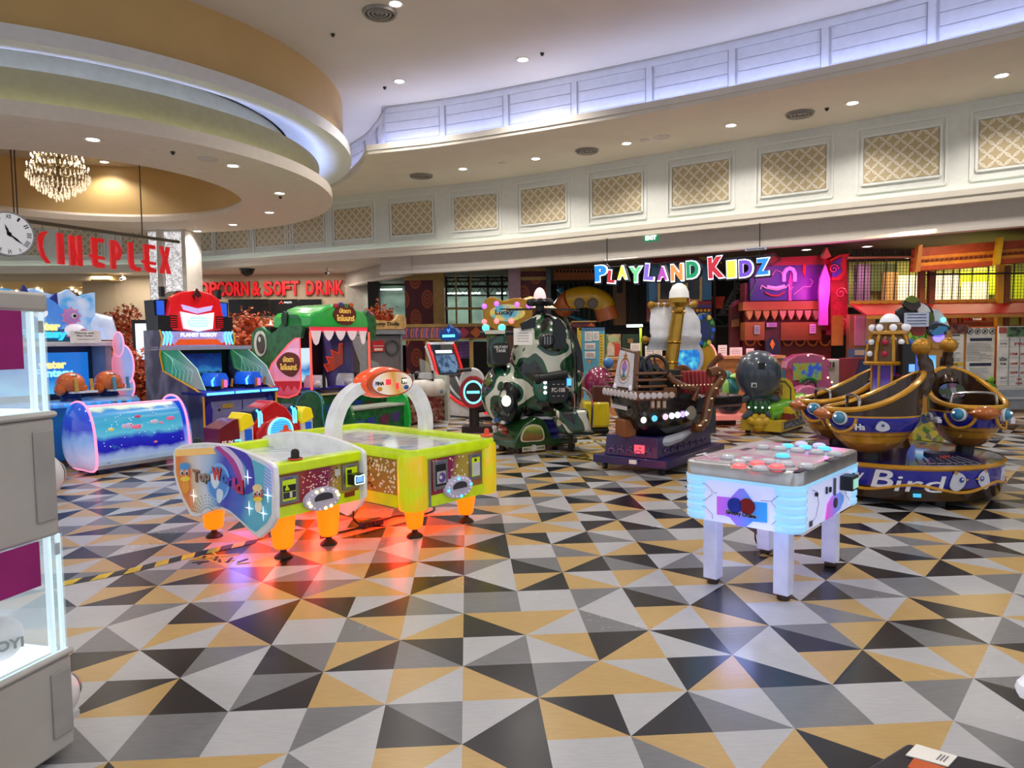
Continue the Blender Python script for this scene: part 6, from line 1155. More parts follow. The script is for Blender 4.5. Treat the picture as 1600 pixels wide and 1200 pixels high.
def coin_door(t, fr, x, z, w, h, kind):
    mb = MB(M('8e8f96', .3, .7)); mb.rect(fr, x, z, x+w, z+h, 0, .012); o = mb.build('coin_door', t, bevel=.003); mb = MB(LIME if kind != 1 else M('121216', .4)); mb.rect(fr, x+w*.16, z+h*.12, x+w*.84, z+h*.86, .012, .014)
    mb.rect(fr, x+w*.3, z+h*.89, x+w*.7, z+h*.93, .012, .014, M('5a4a90', .4))
    if kind == 0: mb.rect(fr, x+w*.18, z+h*.45, x+w*.82, z+h*.68, .014, .017, BLACK); mb.poly(fr, [(x+w*.25, z+h*.5), (x+w*.35, z+h*.72), (x+w*.5, z+h*.5)], .017, .019, LIME); mb.rect(fr, x+w*.18, z+h*.2, x+w*.82, z+h*.42, .014, .016, M('3a3a40', .4)); mb.rect(fr, x+w*.5, z+h*.22, x+w*.62, z+h*.42, .016, .018, PAPER)
    elif kind == 1: mb.rect(fr, x+w*.22, z+h*.2, x+w*.8, z+h*.62, .014, .018, M('c0c0c4', .35)); mb.disc(fr, x+w*.54, z+h*.4, w*.22, .018, .022, M('6a4aa0', .35), ry=h*.17); mb.disc(fr, x+w*.42, z+h*.42, w*.09, .022, .026, WHITE)
    elif kind == 2: mb.rect(fr, x+w*.2, z+h*.16, x+w*.8, z+h*.66, .014, .018, M('d8dae0', .4)); mb.disc(fr, x+w*.45, z+h*.76, w*.09, .014, .018, BLACK)
    else:
        mb.rect(fr, x+w*.24, z+h*.64, x+w*.5, z+h*.78, .014, .018, BLACK); mb.box(fr.p(x+w*.55, z+h*.42, .05), (w*.62, .08, h*.4), 0, BLACK); f2 = Fr(fr.p(0, 0, .09), fr.u, fr.v); c = (x+w*.55, z+h*.42)
        mb.tube([f2.p(c[0]+a*w*.28, c[1]+b_*h*.17, .004) for a, b_ in ((-1, .6), (-.9, 1), (-.3, .8), (.3, .8), (.9, 1), (1, .6), (1, -.8), (.8, -1), (-.8, -1), (-1, -.8))], .004, 5, M('c8ffd8', .3, 0, 2, noise=0), True); mb.rect(f2, c[0]-w*.18, c[1]-h*.1, c[0]+w*.2, c[1]+h*.1, 0, .004, M('6a9aff', .3, 0, 1.1, noise=0))
    mb.build('door_face', o)
def score_oval(t, fr, cx, cz, rx_, rz_, warm):
    mb = MB(M('b9b6cc', .3, 0, .12)); mb.lathe([(.001, .03), (.7, .03), (.95, .022), (1, .008), (1, 0)], fr=Fr(fr.p(cx, cz, .0), fr.u*1, fr.v*1), sx=1, sy=1, n=36)
    n_ = fr.n; c = fr.p(cx, cz); mb.v = [tuple(c+fr.u*((Vector(v)-c).dot(fr.u)*rx_)+fr.v*((Vector(v)-c).dot(fr.v)*rz_)+n_*(Vector(v)-c).dot(n_)) for v in mb.v]; o = mb.build('goal_oval', t)
    mb = MB(M('3a3844', .3)); mb.poly(fr, [(cx+rx_*.5*cos(a), cz+rz_*.12+(rz_*.42 if sin(a) > 0 else .0)*sin(a)-(.0 if sin(a) > 0 else rz_*.2)) for a in [k*pi/10 for k in range(20)]], .03, .034)
    mb.build('slot', o); mb = MB(WHITE)
    for k in range(16):
        a = 2*pi*k/16+.1; h = ('ffe9a0', '5ac8ff')[(k//2) % 2] if warm else '50b8ff'; big = (k % 4 in (0, 1)) if warm else k % 4 == 0
        mb.disc(fr, cx+rx_*.8*cos(a), cz+rz_*.8*sin(a), .011 if big else .006, .028, .036, M(h if big else 'd8d0f0', .3, 0, 2.4 if big else .4, noise=0), n=10)
    mb.build('light_beads', o)
def mallet(loc, col, lab):
    mb = MB(M(col, .35, coat=.3)); mb.lathe([(.001, 0), (.05, 0), (.052, .012), (.045, .018), (.024, .02), (.02, .05), (.016, .062), (.001, .066)], n=20); o = mb.build('air_hockey_mallet'); o.location = loc+Vector((0, 0, .006)); tag(o, lab, 'mallet')
# ---------------- table A: TOP WORLD
ta = R(52.5); A0_ = Vector((-1.55, 4.55)); WA, LA = .70, 1.22
t = thing('air_hockey_table', 'small air hockey table with white shaped side plates, globe artwork and orange glowing legs', 'game table', (A0_.x, A0_.y, 0), ta)
pf = vplane(A0_, ta+pi/2)
out = [pf(*p) for p in ((432, 724), (436, 730), (438, 760), (438, 808), (430, 824), (412, 840), (402, 834), (384, 816), (368, 802), (356, 796), (342, 795), (330, 800), (314, 808), (304, 804), (290, 778), (282, 755), (278, 738), (277, 706), (281, 699), (290, 695), (306, 692), (325, 691), (342, 692), (356, 694), (372, 698), (388, 703), (400, 708), (418, 716))]
cy_, cz_ = sum(p[0] for p in out)/len(out), sum(p[1] for p in out)/len(out)
WPL = M('eef0f6', .28, 0, .10, coat=.5)
for x, s_ in ((-.035, 0), (WA, 1)):
    mb = MB(WPL); side_plate(mb, x, out, .035); o = mb.build('side_plate', t, bevel=.008)
    if s_ == 0:
        ART = ramp('swirl_print', [(0, 'e8b820'), (.22, 'e87a20'), (.34, 'd8c8b0'), (.48, 'd4dcec'), (.62, '8ab4e8'), (.76, '3a3ac0'), (.9, '3a6ad0'), (1, '5ab8d8')], (0, -.92, .08), 1.05, wob=.28, wscale=2.6, rough=.3, emit=.16, coat=.4)
        inn = [(cy_+(p[0]-cy_)*.93, cz_+(p[1]-cz_)*.87+.0) for p in out]; mb = MB(ART); side_plate(mb, x-.004, inn, .006); ar = mb.build('swirl_artwork', o)
        fa = Fr((x-.004, 0, 0), (0, -1, 0), (0, 0, 1))
        def P_(px, py): y, z = pf(px, py); return (-y, z)
        def PL2(mb, pts, d0, d1, mat): mb.poly(fa, [P_(*p) for p in pts], d0, d1, mat)
        mb = MB(WHITE)
        PL2(mb, blob([(344, 699), (356, 697), (372, 712), (385, 732), (388, 750), (380, 752), (374, 734), (362, 714)], 3), 0, .002, M('b03a9a', .3, 0, .15)); PL2(mb, blob([(358, 697), (376, 700), (400, 715), (406, 760), (392, 770), (396, 740), (384, 716)], 3), 0, .002, M('4038b8', .3, 0, .15))
        PL2(mb, blob([(352, 696), (366, 699), (384, 718), (392, 742), (390, 762), (386, 742), (374, 716)], 3), .002, .003, M('d8c8f0', .3, 0, .15))
        for k, (r_, h) in enumerate(((24, '7ab0e8'), (20, '4a8ad8'))): PL2(mb, blob([(350+r_*.75*cos(a), 752+r_*1.25*sin(a)) for a in [q*pi/5 for q in range(10)]], 3), .003+.002*k, .005+.002*k, M(h, .3, 0, .2))
        PL2(mb, blob([(340, 738), (352, 742), (352, 754), (346, 762), (340, 752)], 3), .007, .009, M('d0e0f4', .3, 0, .2)); PL2(mb, blob([(350, 762), (358, 766), (356, 780), (351, 784), (348, 772)], 3), .007, .009, M('d0e0f4', .3, 0, .2))
        PL2(mb, [(282, 702), (340, 698), (346, 708), (284, 712)], .002, .004, M('f0c070', .3, 0, .3)); mb.build('globe_print', ar)
        for k, (st, x0, y0, w_, h_, cl) in enumerate((('T', 312, 750, 9, 17, '9a6a4a'), ('o', 322, 750, 7, 11, 'a08070'), ('p', 330, 753, 8, 14, '8a7a70'), ('W', 342, 747, 14, 17, 'd04a4a'), ('o', 357, 752, 8, 12, '3a6ac8'), ('r', 366, 757, 7, 12, '5a4ac0'), ('l', 374, 761, 4, 16, 'b03a9a'), ('d', 379, 768, 11, 20, 'c82a5a'))):
            a, b_ = P_(x0, y0), P_(x0+w_, y0-h_); mb = MB(M(cl, .3, 0, .15)); mb.text(fa, st, a[0], a[1], b_[0]-a[0], b_[1]-a[1]-.0, .010, .014, None, .03); mb.text(fa, st, a[0]+.004, a[1]-.005, b_[0]-a[0], b_[1]-a[1], .007, .009, M('2a2428', .4), .04); mb.build('letter', ar)
        def chick(cx, cy, s, body, beak, hat):
            m_ = MB(M(body, .35, 0, .15)); E_ = lambda x_, y_, rx, ry: blob([(cx+s*(x_+rx*cos(q*pi/4)), cy+s*(y_+ry*sin(q*pi/4))) for q in range(8)], 2)
            PL2(m_, E_(0, 0, 7, 9), .009, .012, M(body, .35, 0, .15)); PL2(m_, E_(1, 17, 5, 9), .009, .011, M(beak, .35, 0, .15)); PL2(m_, E_(0, -9, 7, 5), .012, .014, M(hat, .35, 0, .15)); PL2(m_, E_(1, 7, 6, 3.5), .012, .016, M('f0d040', .35, 0, .2))
            for d_ in (-3, 3): PL2(m_, E_(d_, -1, 2.4, 4), .014, .016, WHITE); PL2(m_, E_(d_+.6, 0, 1.1, 2), .016, .018, BLACK)
            m_.build('cartoon_chick', ar)
        chick(299, 738, 1.2, 'e8742a', 'f0a030', '4a9ae0'); chick(413, 770, 1.1, 'd8584a', 'f4ecd8', 'f0d8a0')
        mb = MB(M('c8d4f4', .3, 0, .2))
        for k in range(10):
            q = [P_(332+(24-k*1.8)*cos(a), 800-(28-k*2.4)*sin(a)) for a in [pi*(j+.5)/12 for j in range(12)]]
            for p in q[::1]:
                if k % 2 == 0 and p[1] > .2: mb.disc(fa, p[0], p[1], .004, 0, .003, M('5a9a8a', .4), n=6)
        for k in range(9):
            for j in range(7): p = P_(424+j*1.9-k*.4, 722+k*5+j*1.5); mb.disc(fa, p[0], p[1], .006, 0, .003, M('c8b8f8', .3, 0, .2), n=8)
        for px, py in ((397, 744), (312, 773), (428, 772), (399, 792), (421, 800)): p = P_(px, py); mb.star(fa, p[0], p[1], .05, .006, .009, M('ffffff', .3, 0, .9), 4, .12)
        mb.build('dot_print', ar)
for x in (0,):
    mb = MB(M('d8d8e0', .3)); mb.bb(.0, WA, .02, LA-.02, .40, .60); mb.build('frame', t); mb = MB(TOPART); mb.bb(.0, WA, .03, LA-.03, .60, .612); mb.build('rink_surface', t)
    mb = MB(LIME); mb.bb(.0, WA, -.03, .09, .60, .672); mb.bb(.0, WA, LA-.10, LA-.02, .60, .672); mb.build('rim', t, bevel=.012)
    mb = MB(LIME); mb.bb(.0, WA, .0, .05, .31, .60); mb.build('end_panel', t); mb = MB(ENDART); mb.bb(.01, WA-.01, -.006, .0, .385, .60); fr = Fr((0, -.006, 0)); e_ = mb.build('end_artwork', t); mb = MB(M('f0c8c0', .4, 0, .1)); dots(mb, fr, .2, .44, .5, .58, 60, 3, M('f4d0c8', .4, 0, .2)); dots(mb, fr, .38, .5, .5, .59, 16, 4, M('3a2a1a', .4)); mb.build('dot_print', e_)
    coin_door(t, Fr((0, -.01, 0)), .015, .40, .15, .185, 0); coin_door(t, Fr((0, -.01, 0)), WA-.165, .405, .15, .185, 3); score_oval(t, Fr((0, -.012, 0)), .35, .385, .155, .082, True)
    mb = MB(M('d8dad8', .5)); mb.rect(Fr((0, -.008, 0)), .475, .52, .52, .565, 0, .003); mb.build('sticker', t)
    mb = MB(M('8a3020', .4)); mb.rect(Fr((0, -.002, 0)), WA-.14, .35, WA-.05, .385, 0, .004); mb.build('valve_plate', t)
for x, y in ((.14, .14), (.52, .14), (.14, 1.02), (.52, 1.02)): cone_leg(t, x, y)
def onA(x, y, z): return Vector((A0_.x+x*cos(ta)-y*sin(ta), A0_.y+x*sin(ta)+y*cos(ta), z))
for px, py, lab, zt in ((457, 716, 'black round mallet standing on the near rim of the globe-print hockey table', .672), (354, 692, 'black mallet at the far left rim end of the globe-print hockey table', .672)):
    p = onA(.18, .03, zt+.004) if px > 400 else onA(.11, LA-.06, zt+.004)
    mb = MB(M('201c1e', .5)); mb.lathe([(.001, 0), (.045, 0), (.046, .01), (.028, .014), (.028, .05), (.02, .068), (.001, .074)], n=20); mb.lathe([(.047, .0), (.05, .006), (.046, .012)], n=20, mat=M('d8402a', .4)); o = mb.build('air_hockey_mallet'); o.location = p; tag(o, lab, 'mallet')
# ---------------- table B: long lime table with arch
tb = R(49.5); B0_ = Vector((-.72, 4.93)); WB, LB = .95, 1.78
t = thing('air_hockey_table', 'long lime green air hockey table with white arch carrying an orange oval scoreboard', 'game table', (B0_.x, B0_.y, 0), tb)
mb = MB(LIME); mb.bb(.05, WB-.05, .02, LB-.02, .25, .62); mb.build('body', t); mb = MB(TOPART); mb.bb(.07, WB-.07, .07, LB-.07, .60, .645); mb.build('rink_surface', t)
rim = []
def rr(x0, y0, x1, y1, r_, n=5): return [(cx+r_*cos(a0+k*pi/2/n), cy+r_*sin(a0+k*pi/2/n)) for cx, cy, a0 in ((x1-r_, y0+r_, -pi/2), (x1-r_, y1-r_, 0), (x0+r_, y1-r_, pi/2), (x0+r_, y0+r_, pi)) for k in range(n+1)]
mb = MB(LIME); o_, i_ = rr(0, 0, WB, LB, .12), rr(.085, .085, WB-.085, LB-.085, .05); n = len(o_)
mb.loft([[(x, y, .615) for x, y in o_], [(x, y, .672) for x, y in o_], [(x*.985+.007, y*.99+.009, .685) for x, y in o_], [(x, y, .675) for x, y in i_], [(x, y, .61) for x, y in i_]], closed=True); mb.build('rim', t, smooth=50)
LIG = ramp('lit_lime', [(0, 'a8d000'), (.35, 'c8d808'), (.55, 'e8c010'), (.75, 'ccd808'), (1, 'b8d808')], tex='noise', tscale=4, rough=.25, emit=.35, coat=.5)
for cx, cy in ((.1, .1), (WB-.1, .1), (.1, LB-.1), (WB-.1, LB-.1)): mb = MB(LIG); mb.lathe([(.085, .235), (.105, .245), (.11, .3), (.11, .6), (.105, .64)], (cx, cy, 0), 24); mb.lathe([(.001, .236), (.09, .236)], (cx, cy, 0), 24); mb.build('corner_post', t)
DOTA = ramp('dot_side', [(0, 'b06a30'), (.3, 'c08a3a'), (.5, 'b0903a'), (.7, 'c8b040'), (1, 'a86a4a')], (0, .9, .2), 0, rough=.3)
for x in (.035, WB-.045): mb = MB(DOTA); mb.bb(x, x+.01, .2, LB-.2, .34, .60); sa = mb.build('side_artwork', t); fr = Fr((x, 0, 0), (0, -1, 0), (0, 0, 1)); mb = MB(WHITE); dots(mb, fr, -.5, .35, -.21, .59, 70, 5, M('efe0c8', .4, 0, .15), r=(.006, .011)); dots(mb, fr, -1.0, .36, -.45, .59, 120, 6, M('5a3a22', .4), r=(.006, .01)); mb.build('dot_print', sa)
mb = MB(LIME); mb.bb(.03, .05, .2, LB-.2, .25, .34); mb.build('skirt', t)
fr = Fr((0, .018, 0)); mb = MB(ENDART); mb.rect(fr, .2, .335, WB-.2, .60, -.0, .004); mb.rect(fr, .18, .25, .2, .6, 0, .006, M('9a9aa0', .3, .5)); e_ = mb.build('end_artwork', t); mb = MB(WHITE); dots(mb, fr, .21, .36, .73, .59, 60, 8, M('f0dccc', .4, 0, .2), d=.007, r=(.004, .008)); mb.build('dot_print', e_)
fr = Fr((0, .013, 0)); coin_door(t, fr, .215, .37, .15, .215, 1); coin_door(t, fr, .60, .385, .13, .2, 2); score_oval(t, fr, .47, .355, .15, .085, False)
for x, y in ((.2, .2), (WB-.2, .2), (.2, LB-.2), (WB-.2, LB-.2)): cone_leg(t, x, y, .25, .085, .058)
ya = LB/2
pth = smooth_pts([(-.0, ya, .60), (-.01, ya, .78), (.03, ya, .91), (.10, ya, 1.01), (.21, ya, 1.08), (.33, ya, 1.11)], 4)
for s_ in (0, 1):
    P = [Vector((p.x if s_ == 0 else WB-p.x, p.y, p.z)) for p in pth]; mb = MB(WPL); rings = []
    for i, p in enumerate(P):
        tt = (P[min(i+1, len(P)-1)]-P[max(i-1, 0)]).normalized(); nn2 = Vector((-tt.z, 0, tt.x)); w_ = .05; rings.append([tuple(p+nn2*a+Vector((0, b_, 0))) for a, b_ in ((-.05, -w_), (.05, -w_), (.05, w_), (-.05, w_))])
    mb.loft(rings); mb.build('arch_leg', t, bevel=.006)
mb = MB(M('f0562a', .25, 0, .3, coat=.6)); mb.ball((WB/2, ya, 1.125), (.275, .12, .13), 32); ov = mb.build('scoreboard_oval', t)
for s_, rz_ in ((-1, 0),):
    fr = Fr((WB/2, ya-.083, 1.12), (.83, 0, 0), (0, 0, .83)); 
    mb = MB(M('b8421c', .3)); mb.disc(fr, .01, 0, .222, -.06, .048, M('c8501e', .3), ry=.108, n=36); mb.disc(fr, .01, 0, .207, .048, .056, ramp('score_print', [(0, '3a2a6a'), (.2, 'b8a8d0'), (.4, 'e8e4e8'), (.6, 'f0d8b8'), (.8, 'd89a3a'), (1, 'f4f0e8')], (1.6, 0, .8), -1.2, wob=.5, wscale=5, emit=.3), ry=.095, n=36); sc = mb.build('score_face', ov)
    mb = MB(M('ff2a3a', .3, 0, 1.4, noise=0)); mb.rect(fr, -.065, -.01, -.015, .035, .056, .062); mb.rect(fr, .04, -.05, .065, .0, .056, .062); mb.text(fr, 'FINA', -.17, -.01, .085, .03, .056, .06, M('3a2a20', .4), .03); mb.rect(fr, .10, -.01, .155, .04, .056, .06, BLACK); mb.text(fr, '99', .104, -.004, .048, .036, .06, .064, M('f4f0d8', .3, 0, 1), .02)
    for k, h in enumerate(('e8a02a', '3a6ab0')): mb.ball(fr.p(-.13+.28*k, -.04, .058), (.03, .006, .02), 8, M(h, .4))
    mb.build('score_digits', sc)
def onB(x, y, z): return Vector((B0_.x+x*cos(tb)-y*sin(tb), B0_.y+x*sin(tb)+y*cos(tb), z))
mallet(onB(WB-.08, .07, .685), 'e84a20', 'orange-red mallet on the near right rim corner of the long lime table'); mallet(onB(.06, LB-.1, .685), 'e84a20', 'orange-red mallet on the far left rim corner of the long lime table')
light('red_under_glow', 'POINT', onA(.95, .75, .22), 24, (1, .03, .02), .12); light('red_under_glow', 'POINT', onB(.45, .6, .15), 18, (1, .03, .02), .12); light('red_under_glow', 'POINT', onA(.35, .6, .25), 5, (1, .1, .04), .1); light('blue_under_glow', 'POINT', onA(.3, .95, .3), 3, (.3, .2, 1), .08)
# cables and power strip
mb = MB(BLACK); p = gr(580, 822); mb.box((p.x, p.y, .025), (.2, .07, .05), R(50)); tag(mb.build('power_strip', bevel=.006), 'black power strip on the red lit floor under the lime table', 'power strip')
def cable(pts, lab, r_=.007):
    mb = MB(M('141214', .5)); mb.tube(smooth_pts([tuple(gr(x, y, r_+.001+z)) for x, y, z in pts], 5), r_, 6); tag(mb.build('floor_cable'), lab, 'cable')
cable([(585, 818, .02), (600, 812, 0), (622, 806, 0), (650, 805, 0), (670, 801, 0), (679, 795, 0), (672, 788, 0), (664, 786, .02)], 'black cable looping from the power strip under the long lime table')
cable([(500, 838, 0), (530, 832, 0), (560, 825, 0), (575, 823, .02)], 'black cable running left from the power strip'); cable([(552, 800, .2), (553, 812, .05), (563, 820, 0), (572, 822, .02)], 'black cable hanging behind the middle orange leg')
# ---------------- bubble button table
tc_ = R(47.5); C0_ = Vector((1.50, 3.66)); WC, DC = 1.02, .68
t = thing('button_game_table', 'white glowing button-hitting game table with steel top and coloured domes, at the right front', 'game table', (C0_.x, C0_.y, 0), tc_)
def invC(p): dx_, dy_ = p.x-C0_.x, p.y-C0_.y; return (dx_*cos(tc_)+dy_*sin(tc_), -dx_*sin(tc_)+dy_*cos(tc_))
LGW = M('e8ecff', .3, 0, .42, noise=0, ecol='b8c4ff'); LGB = M('b8e6ff', .25, 0, .5, noise=0, ecol='7accff', coat=.4)
for x, y in ((.13, .13), (WC-.13, .13), (.13, DC-.13), (WC-.13, DC-.13)):
    mb = MB(M('dfe2f4', .35, 0, .12, ecol='a8b0ff')); mb.box((x, y, .22), (.085, .085, .37)); l = mb.build('leg', t, bevel=.004); mb = MB(M('4a4238', .3, .6)); mb.lathe([(.03, .04), (.034, .034), (.036, .02), (.034, .004), (.001, .0)], (x, y, 0), 18); mb.build('foot', l)
oo = rr(0, 0, WC, DC, .075); mb = MB(M('d4d5da', .3, .85)); mb.loft([[(x, y, .665) for x, y in oo], [(x, y, .735) for x, y in oo], [(x*.985+.0075, y*.985+.005, .742) for x, y in oo]]); mb.build('steel_band', t, smooth=50)
oi = rr(.03, .03, WC-.03, DC-.03, .06); mb = MB(ramp('deck_print', [(0, 'a89aa2'), (.3, 'd0ccd0'), (.5, 'c4c0c6'), (.62, 'd890b8'), (.75, 'ccc8d0'), (1, 'c0b4c4')], tex='noise', tscale=6, rough=.2)); mb.loft([[(x, y, .742) for x, y in oi], [(x, y, .746) for x, y in oi]]); dk = mb.build('deck', t)
mb = MB(LGB); og_ = rr(-.006, -.006, WC+.006, DC+.006, .08); mb.loft([[(x, y, .648) for x, y in og_], [(x, y, .664) for x, y in og_]]); mb.build('glow_band', t)
mb = MB(LGW); ib = rr(.012, .012, WC-.012, DC-.012, .07); mb.loft([[(x, y, .405) for x, y in ib], [(x, y, .648) for x, y in ib]]); mb.build('body', t)
for k, (cx, cy) in enumerate(((.085, .085), (WC-.085, .085), (.085, DC-.085), (WC-.085, DC-.085))):
    prof = []
    for j in range(5): z = .405+j*.049; prof += [(.083, z), (.092, z+.012), (.092, z+.038), (.083, z+.049)]
    mb = MB(LGB); mb.lathe([(.001, .402)]+prof, (cx, cy, 0), 24); mb.build('ribbed_corner', t)
LOGO = ramp('logo_gradient', [(0, 'e048c0'), (.4, '9a6af0'), (.7, '3a8ae8'), (1, '2aa0e8')], (0, -2.2, 0), 1.25, emit=.45, rough=.3)
fl_ = Fr((.008, 0, 0), (0, -1, 0), (0, 0, 1)); fm = Fr((0, .008, 0))
mb = MB(M('8a90b0', .4)); HX = M('a8aed0', .4)
def hexline(fr, pts): mb.tube([fr.p(x, z, .004) for x, z in pts], .0022, 4, HX)
pc = vplane(C0_, tc_+pi/2)
def PC(px, py): y, z = pc(px, py); return (-y, z)
def qz(px_, py_): return PC(1060+px_/8.89, 730+py_/8.89)
hexline(fl_, [qz(275, 210), qz(380, 240), qz(465, 330), qz(465, 380), qz(360, 460), qz(265, 440)]); hexline(fl_, [qz(265, 530), qz(360, 545), qz(470, 660), qz(470, 720)]); hexline(fl_, [qz(1525, 400), qz(1400, 385), qz(1295, 470), qz(1295, 500), qz(1410, 630), qz(1530, 640)]); hexline(fl_, [qz(1520, 720), qz(1400, 715), qz(1290, 800)]); hexline(fl_, [qz(480, 350), qz(530, 360)]); hexline(fl_, [qz(1140, 465), qz(1290, 475)])
hexline(fm, [(.2, .62), (.27, .6), (.3, .53), (.26, .46), (.2, .44)]); hexline(fm, [(WC-.18, .6), (WC-.26, .56), (WC-.26, .5), (WC-.18, .45)])
mb.build('circuit_lines', t)
mb = MB(LOGO); mb.poly(fl_, [qz(*p) for p in ((530, 405), (720, 425), (840, 300), (900, 300), (1030, 480), (1225, 500), (1225, 775), (1150, 770), (1030, 755), (930, 835), (810, 820), (710, 700), (630, 670), (530, 660))], 0, .004); lg = mb.build('logo_plate', t)
mb = MB(M('22409a', .3)); c = qz(785, 530); mb.disc(fl_, *c, .043, .004, .012, M('1c3ab0', .25), n=20); c2 = qz(955, 545); mb.disc(fl_, *c2, .045, .004, .012, M('8a1a20', .25), n=20); a, b_ = qz(665, 640), qz(1080, 600); mb.text(fl_, 'Groovy Cruise', a[0], a[1]-.008, b_[0]-a[0], .03, .012, .016, M('2a2430', .4), .03); mb.text(fl_, 'Groovy Cruise', a[0]-.004, a[1]-.011, b_[0]-a[0]+.008, .036, .008, .011, WHITE, .08); mb.build('emblem', lg)
mb = MB(ramp('logo_small', [(0, 'e048c0'), (.5, '8a7af0'), (1, '2aa0e8')], (3, 0, 0), -1.2, emit=.45)); mb.poly(fm, [(.42, .41), (.45, .5), (.52, .53), (.66, .53), (.72, .5), (.72, .47), (.66, .43), (.52, .41)], 0, .006); mb.disc(fm, .565, .485, .03, .006, .012, M('3a2a5a', .3), n=14); mb.build('logo_plate', t)
mb = MB(BLACK); mb.box(fm.p(.72, .585, .035), (.11, .07, .085), 0, BLACK); mb.bb(.42, .435, -.0, .008, .56, .6, DGREY); mb.bb(.55, .575, -.0, .008, .53, .63, M('5a5c62', .4)); mb.bb(.475, .5, -.0, .008, .56, .59, BLACK); mb.disc(fm, .26, .585, .012, 0, .012, BLACK); mb.disc(fm, .9, .6, .012, 0, .012, BLACK); mb.rect(fm, .68, .555, .76, .61, .07, .075, M('9adcc8', .3, 0, .6)); mb.rect(fm, .17, .42, .21, .45, 0, .004, M('4a4a50', .5)); mb.build('payment_reader', t)
BUT = {'w': M('c8ccd8', .25, 0, .15, coat=.5), 'b': M('6ac8ff', .25, 0, 1.3, noise=0, ecol='3aa8ff'), 'v': M('b0b4f8', .25, 0, .8, noise=0), 'r': M('ff7a7a', .25, 0, 1.1, noise=0, ecol='ff4a50')}
for px, py, k in ((1192, 697, 'w'), (1218, 699, 'w'), (1231, 696, 'b'), (1252, 692.5, 'v'), (1258, 698, 'b'), (1246, 701.5, 'w'), (1280, 695, 'v'), (1288, 700, 'b'), (1276, 704.5, 'w'), (1305.5, 707, 'w'), (1223, 711, 'b'), (1137.5, 712.5, 'w'), (1167, 716, 'w'), (1154, 720, 'w'), (1155, 727.5, 'r'), (1183, 723, 'r'), (1200, 719, 'w'), (1187, 730.5, 'w'), (1214, 728, 'r'), (1229, 723, 'w'), (1260, 726, 'w')):
    x, y = invC(gr(px, py, .765)); mb = MB(BUT[k]); mb.lathe([(.036, 0), (.04, .008), (.036, .02), (.022, .026), (.001, .027)], (x, y, .75), 22); d_ = mb.build('dome_button', t); mb = MB(M('b0b2ba', .25, .3)); mb.lathe([(.03, -.004), (.046, -.004), (.046, .003), (.038, .006), (.03, .006)], (x, y, .75), 22); mb.build('collar', d_)
mb = MB(M('e8e4ee', .3)); a = invC(gr(1108, 712, .75)); f2 = Fr((a[0], a[1], .747), (0, -1, 0), (1, 0, 0)); mb.text(f2, 'K', -.08, -.02, .1, .12, 0, .002, None, .0); mb.text(f2, 'J', .02, -.06, .03, .1, 0, .002); 
for px, py in ((1165, 702), (1298, 718), (1250, 735)): a = invC(gr(px, py, .746)); mb.rect(Fr((a[0], a[1], .7465), (1, 0, 0), (0, 1, 0)), -.05, -.02, .06, .02, 0, .001, M('3a2a4a', .4))
mb.build('deck_print', dk)
light('white_under_glow', 'POINT', (C0_.x-.1, C0_.y+.75, .36), 2.2, (.5, .55, 1), .15); light('white_under_glow', 'POINT', (C0_.x-.32, C0_.y+.02, .3), 1.6, (.35, .45, 1), .1)
cable([(1180, 832, .1), (1181, 845, .03), (1190, 860, 0), (1203, 868, 0), (1212, 866, 0)], 'thin black cable hanging behind the left leg of the button game table', .006)
mb = MB(M('c8a03a', .6)); p = gr(1208, 867); mb.poly(Fr((p.x, p.y, .001), (1, 0, 0), (0, 1, 0)), blob([(-.1, -.03), (0, -.04), (.1, -.01), (.06, .03), (-.05, .03)], 3), 0, .004, M('a8854a', .7)); tag(mb.build('worn_tape'), 'worn tan tape patch at the back leg of the button game table', 'tape')
# ---------------- floor tape
def tape(pts, lab, w_=.055, grp='x'):
    P = [gr(x, y, 0) for x, y in pts]; P = [p for p in smooth_pts(P, 8)]; L = [0]
    for i in range(len(P)-1): L.append(L[-1]+(P[i+1]-P[i]).length)
    def pt(s):
        i = 0
        while i < len(P)-2 and L[i+1] < s: i += 1
        t_ = (s-L[i])/max(L[i+1]-L[i], 1e-6); d_ = (P[i+1]-P[i]).normalized(); return P[i].lerp(P[i+1], t_), Vector((-d_.y, d_.x, 0))
    mb = MB(M('e0c020', .5)); s = 0; k = 0; st = w_*.9
    while s+st*1.7 < L[-1]:
        a, n1 = pt(s); b_, n2 = pt(s+st); a2, _ = pt(s+st*.7); b2, _ = pt(s+st*1.7); q = [a-n1*w_/2, b_-n2*w_/2, b2+n2*w_/2, a2+n1*w_/2]
        mb.add([(v.x, v.y, .0015) for v in q]+[(v.x, v.y, .003) for v in q], [(4, 5, 6, 7), (0, 1, 5, 4), (1, 2, 6, 5), (2, 3, 7, 6), (3, 0, 4, 7)], M('e0c020', .5, noise=.15) if k % 2 else M('18171a', .5)); s += st; k += 1
    tag(mb.build('warning_tape'), lab, 'floor tape')
tape([(60, 922), (100, 912), (200, 893), (300, 868), (380, 850), (418, 843)], 'long black and yellow striped tape on the floor before the globe-print hockey table', .10)
tape([(818, 700), (850, 706), (900, 714), (935, 717)], 'short striped tape at the lower end of the green ride base', .07); tape([(890, 694), (925, 691), (965, 684), (985, 680)], 'striped tape strip between the helicopter ride and the pirate ship ride', .07)
rn = random.Random(12); mb = MB(M('e0b020', .5))
for k in range(14): p = gr(345+rn.uniform(-36, 36), 873+rn.uniform(-6, 8)); a = rn.uniform(0, 3); mb.box((p.x, p.y, .002), (rn.uniform(.05, .13), .018, .003), a, M('d8ac20', .5) if k % 2 else M('1c1a1c', .5))
tag(mb.build('torn_tape'), 'torn scraps of striped tape stuck under the end of the floor tape', 'floor tape')
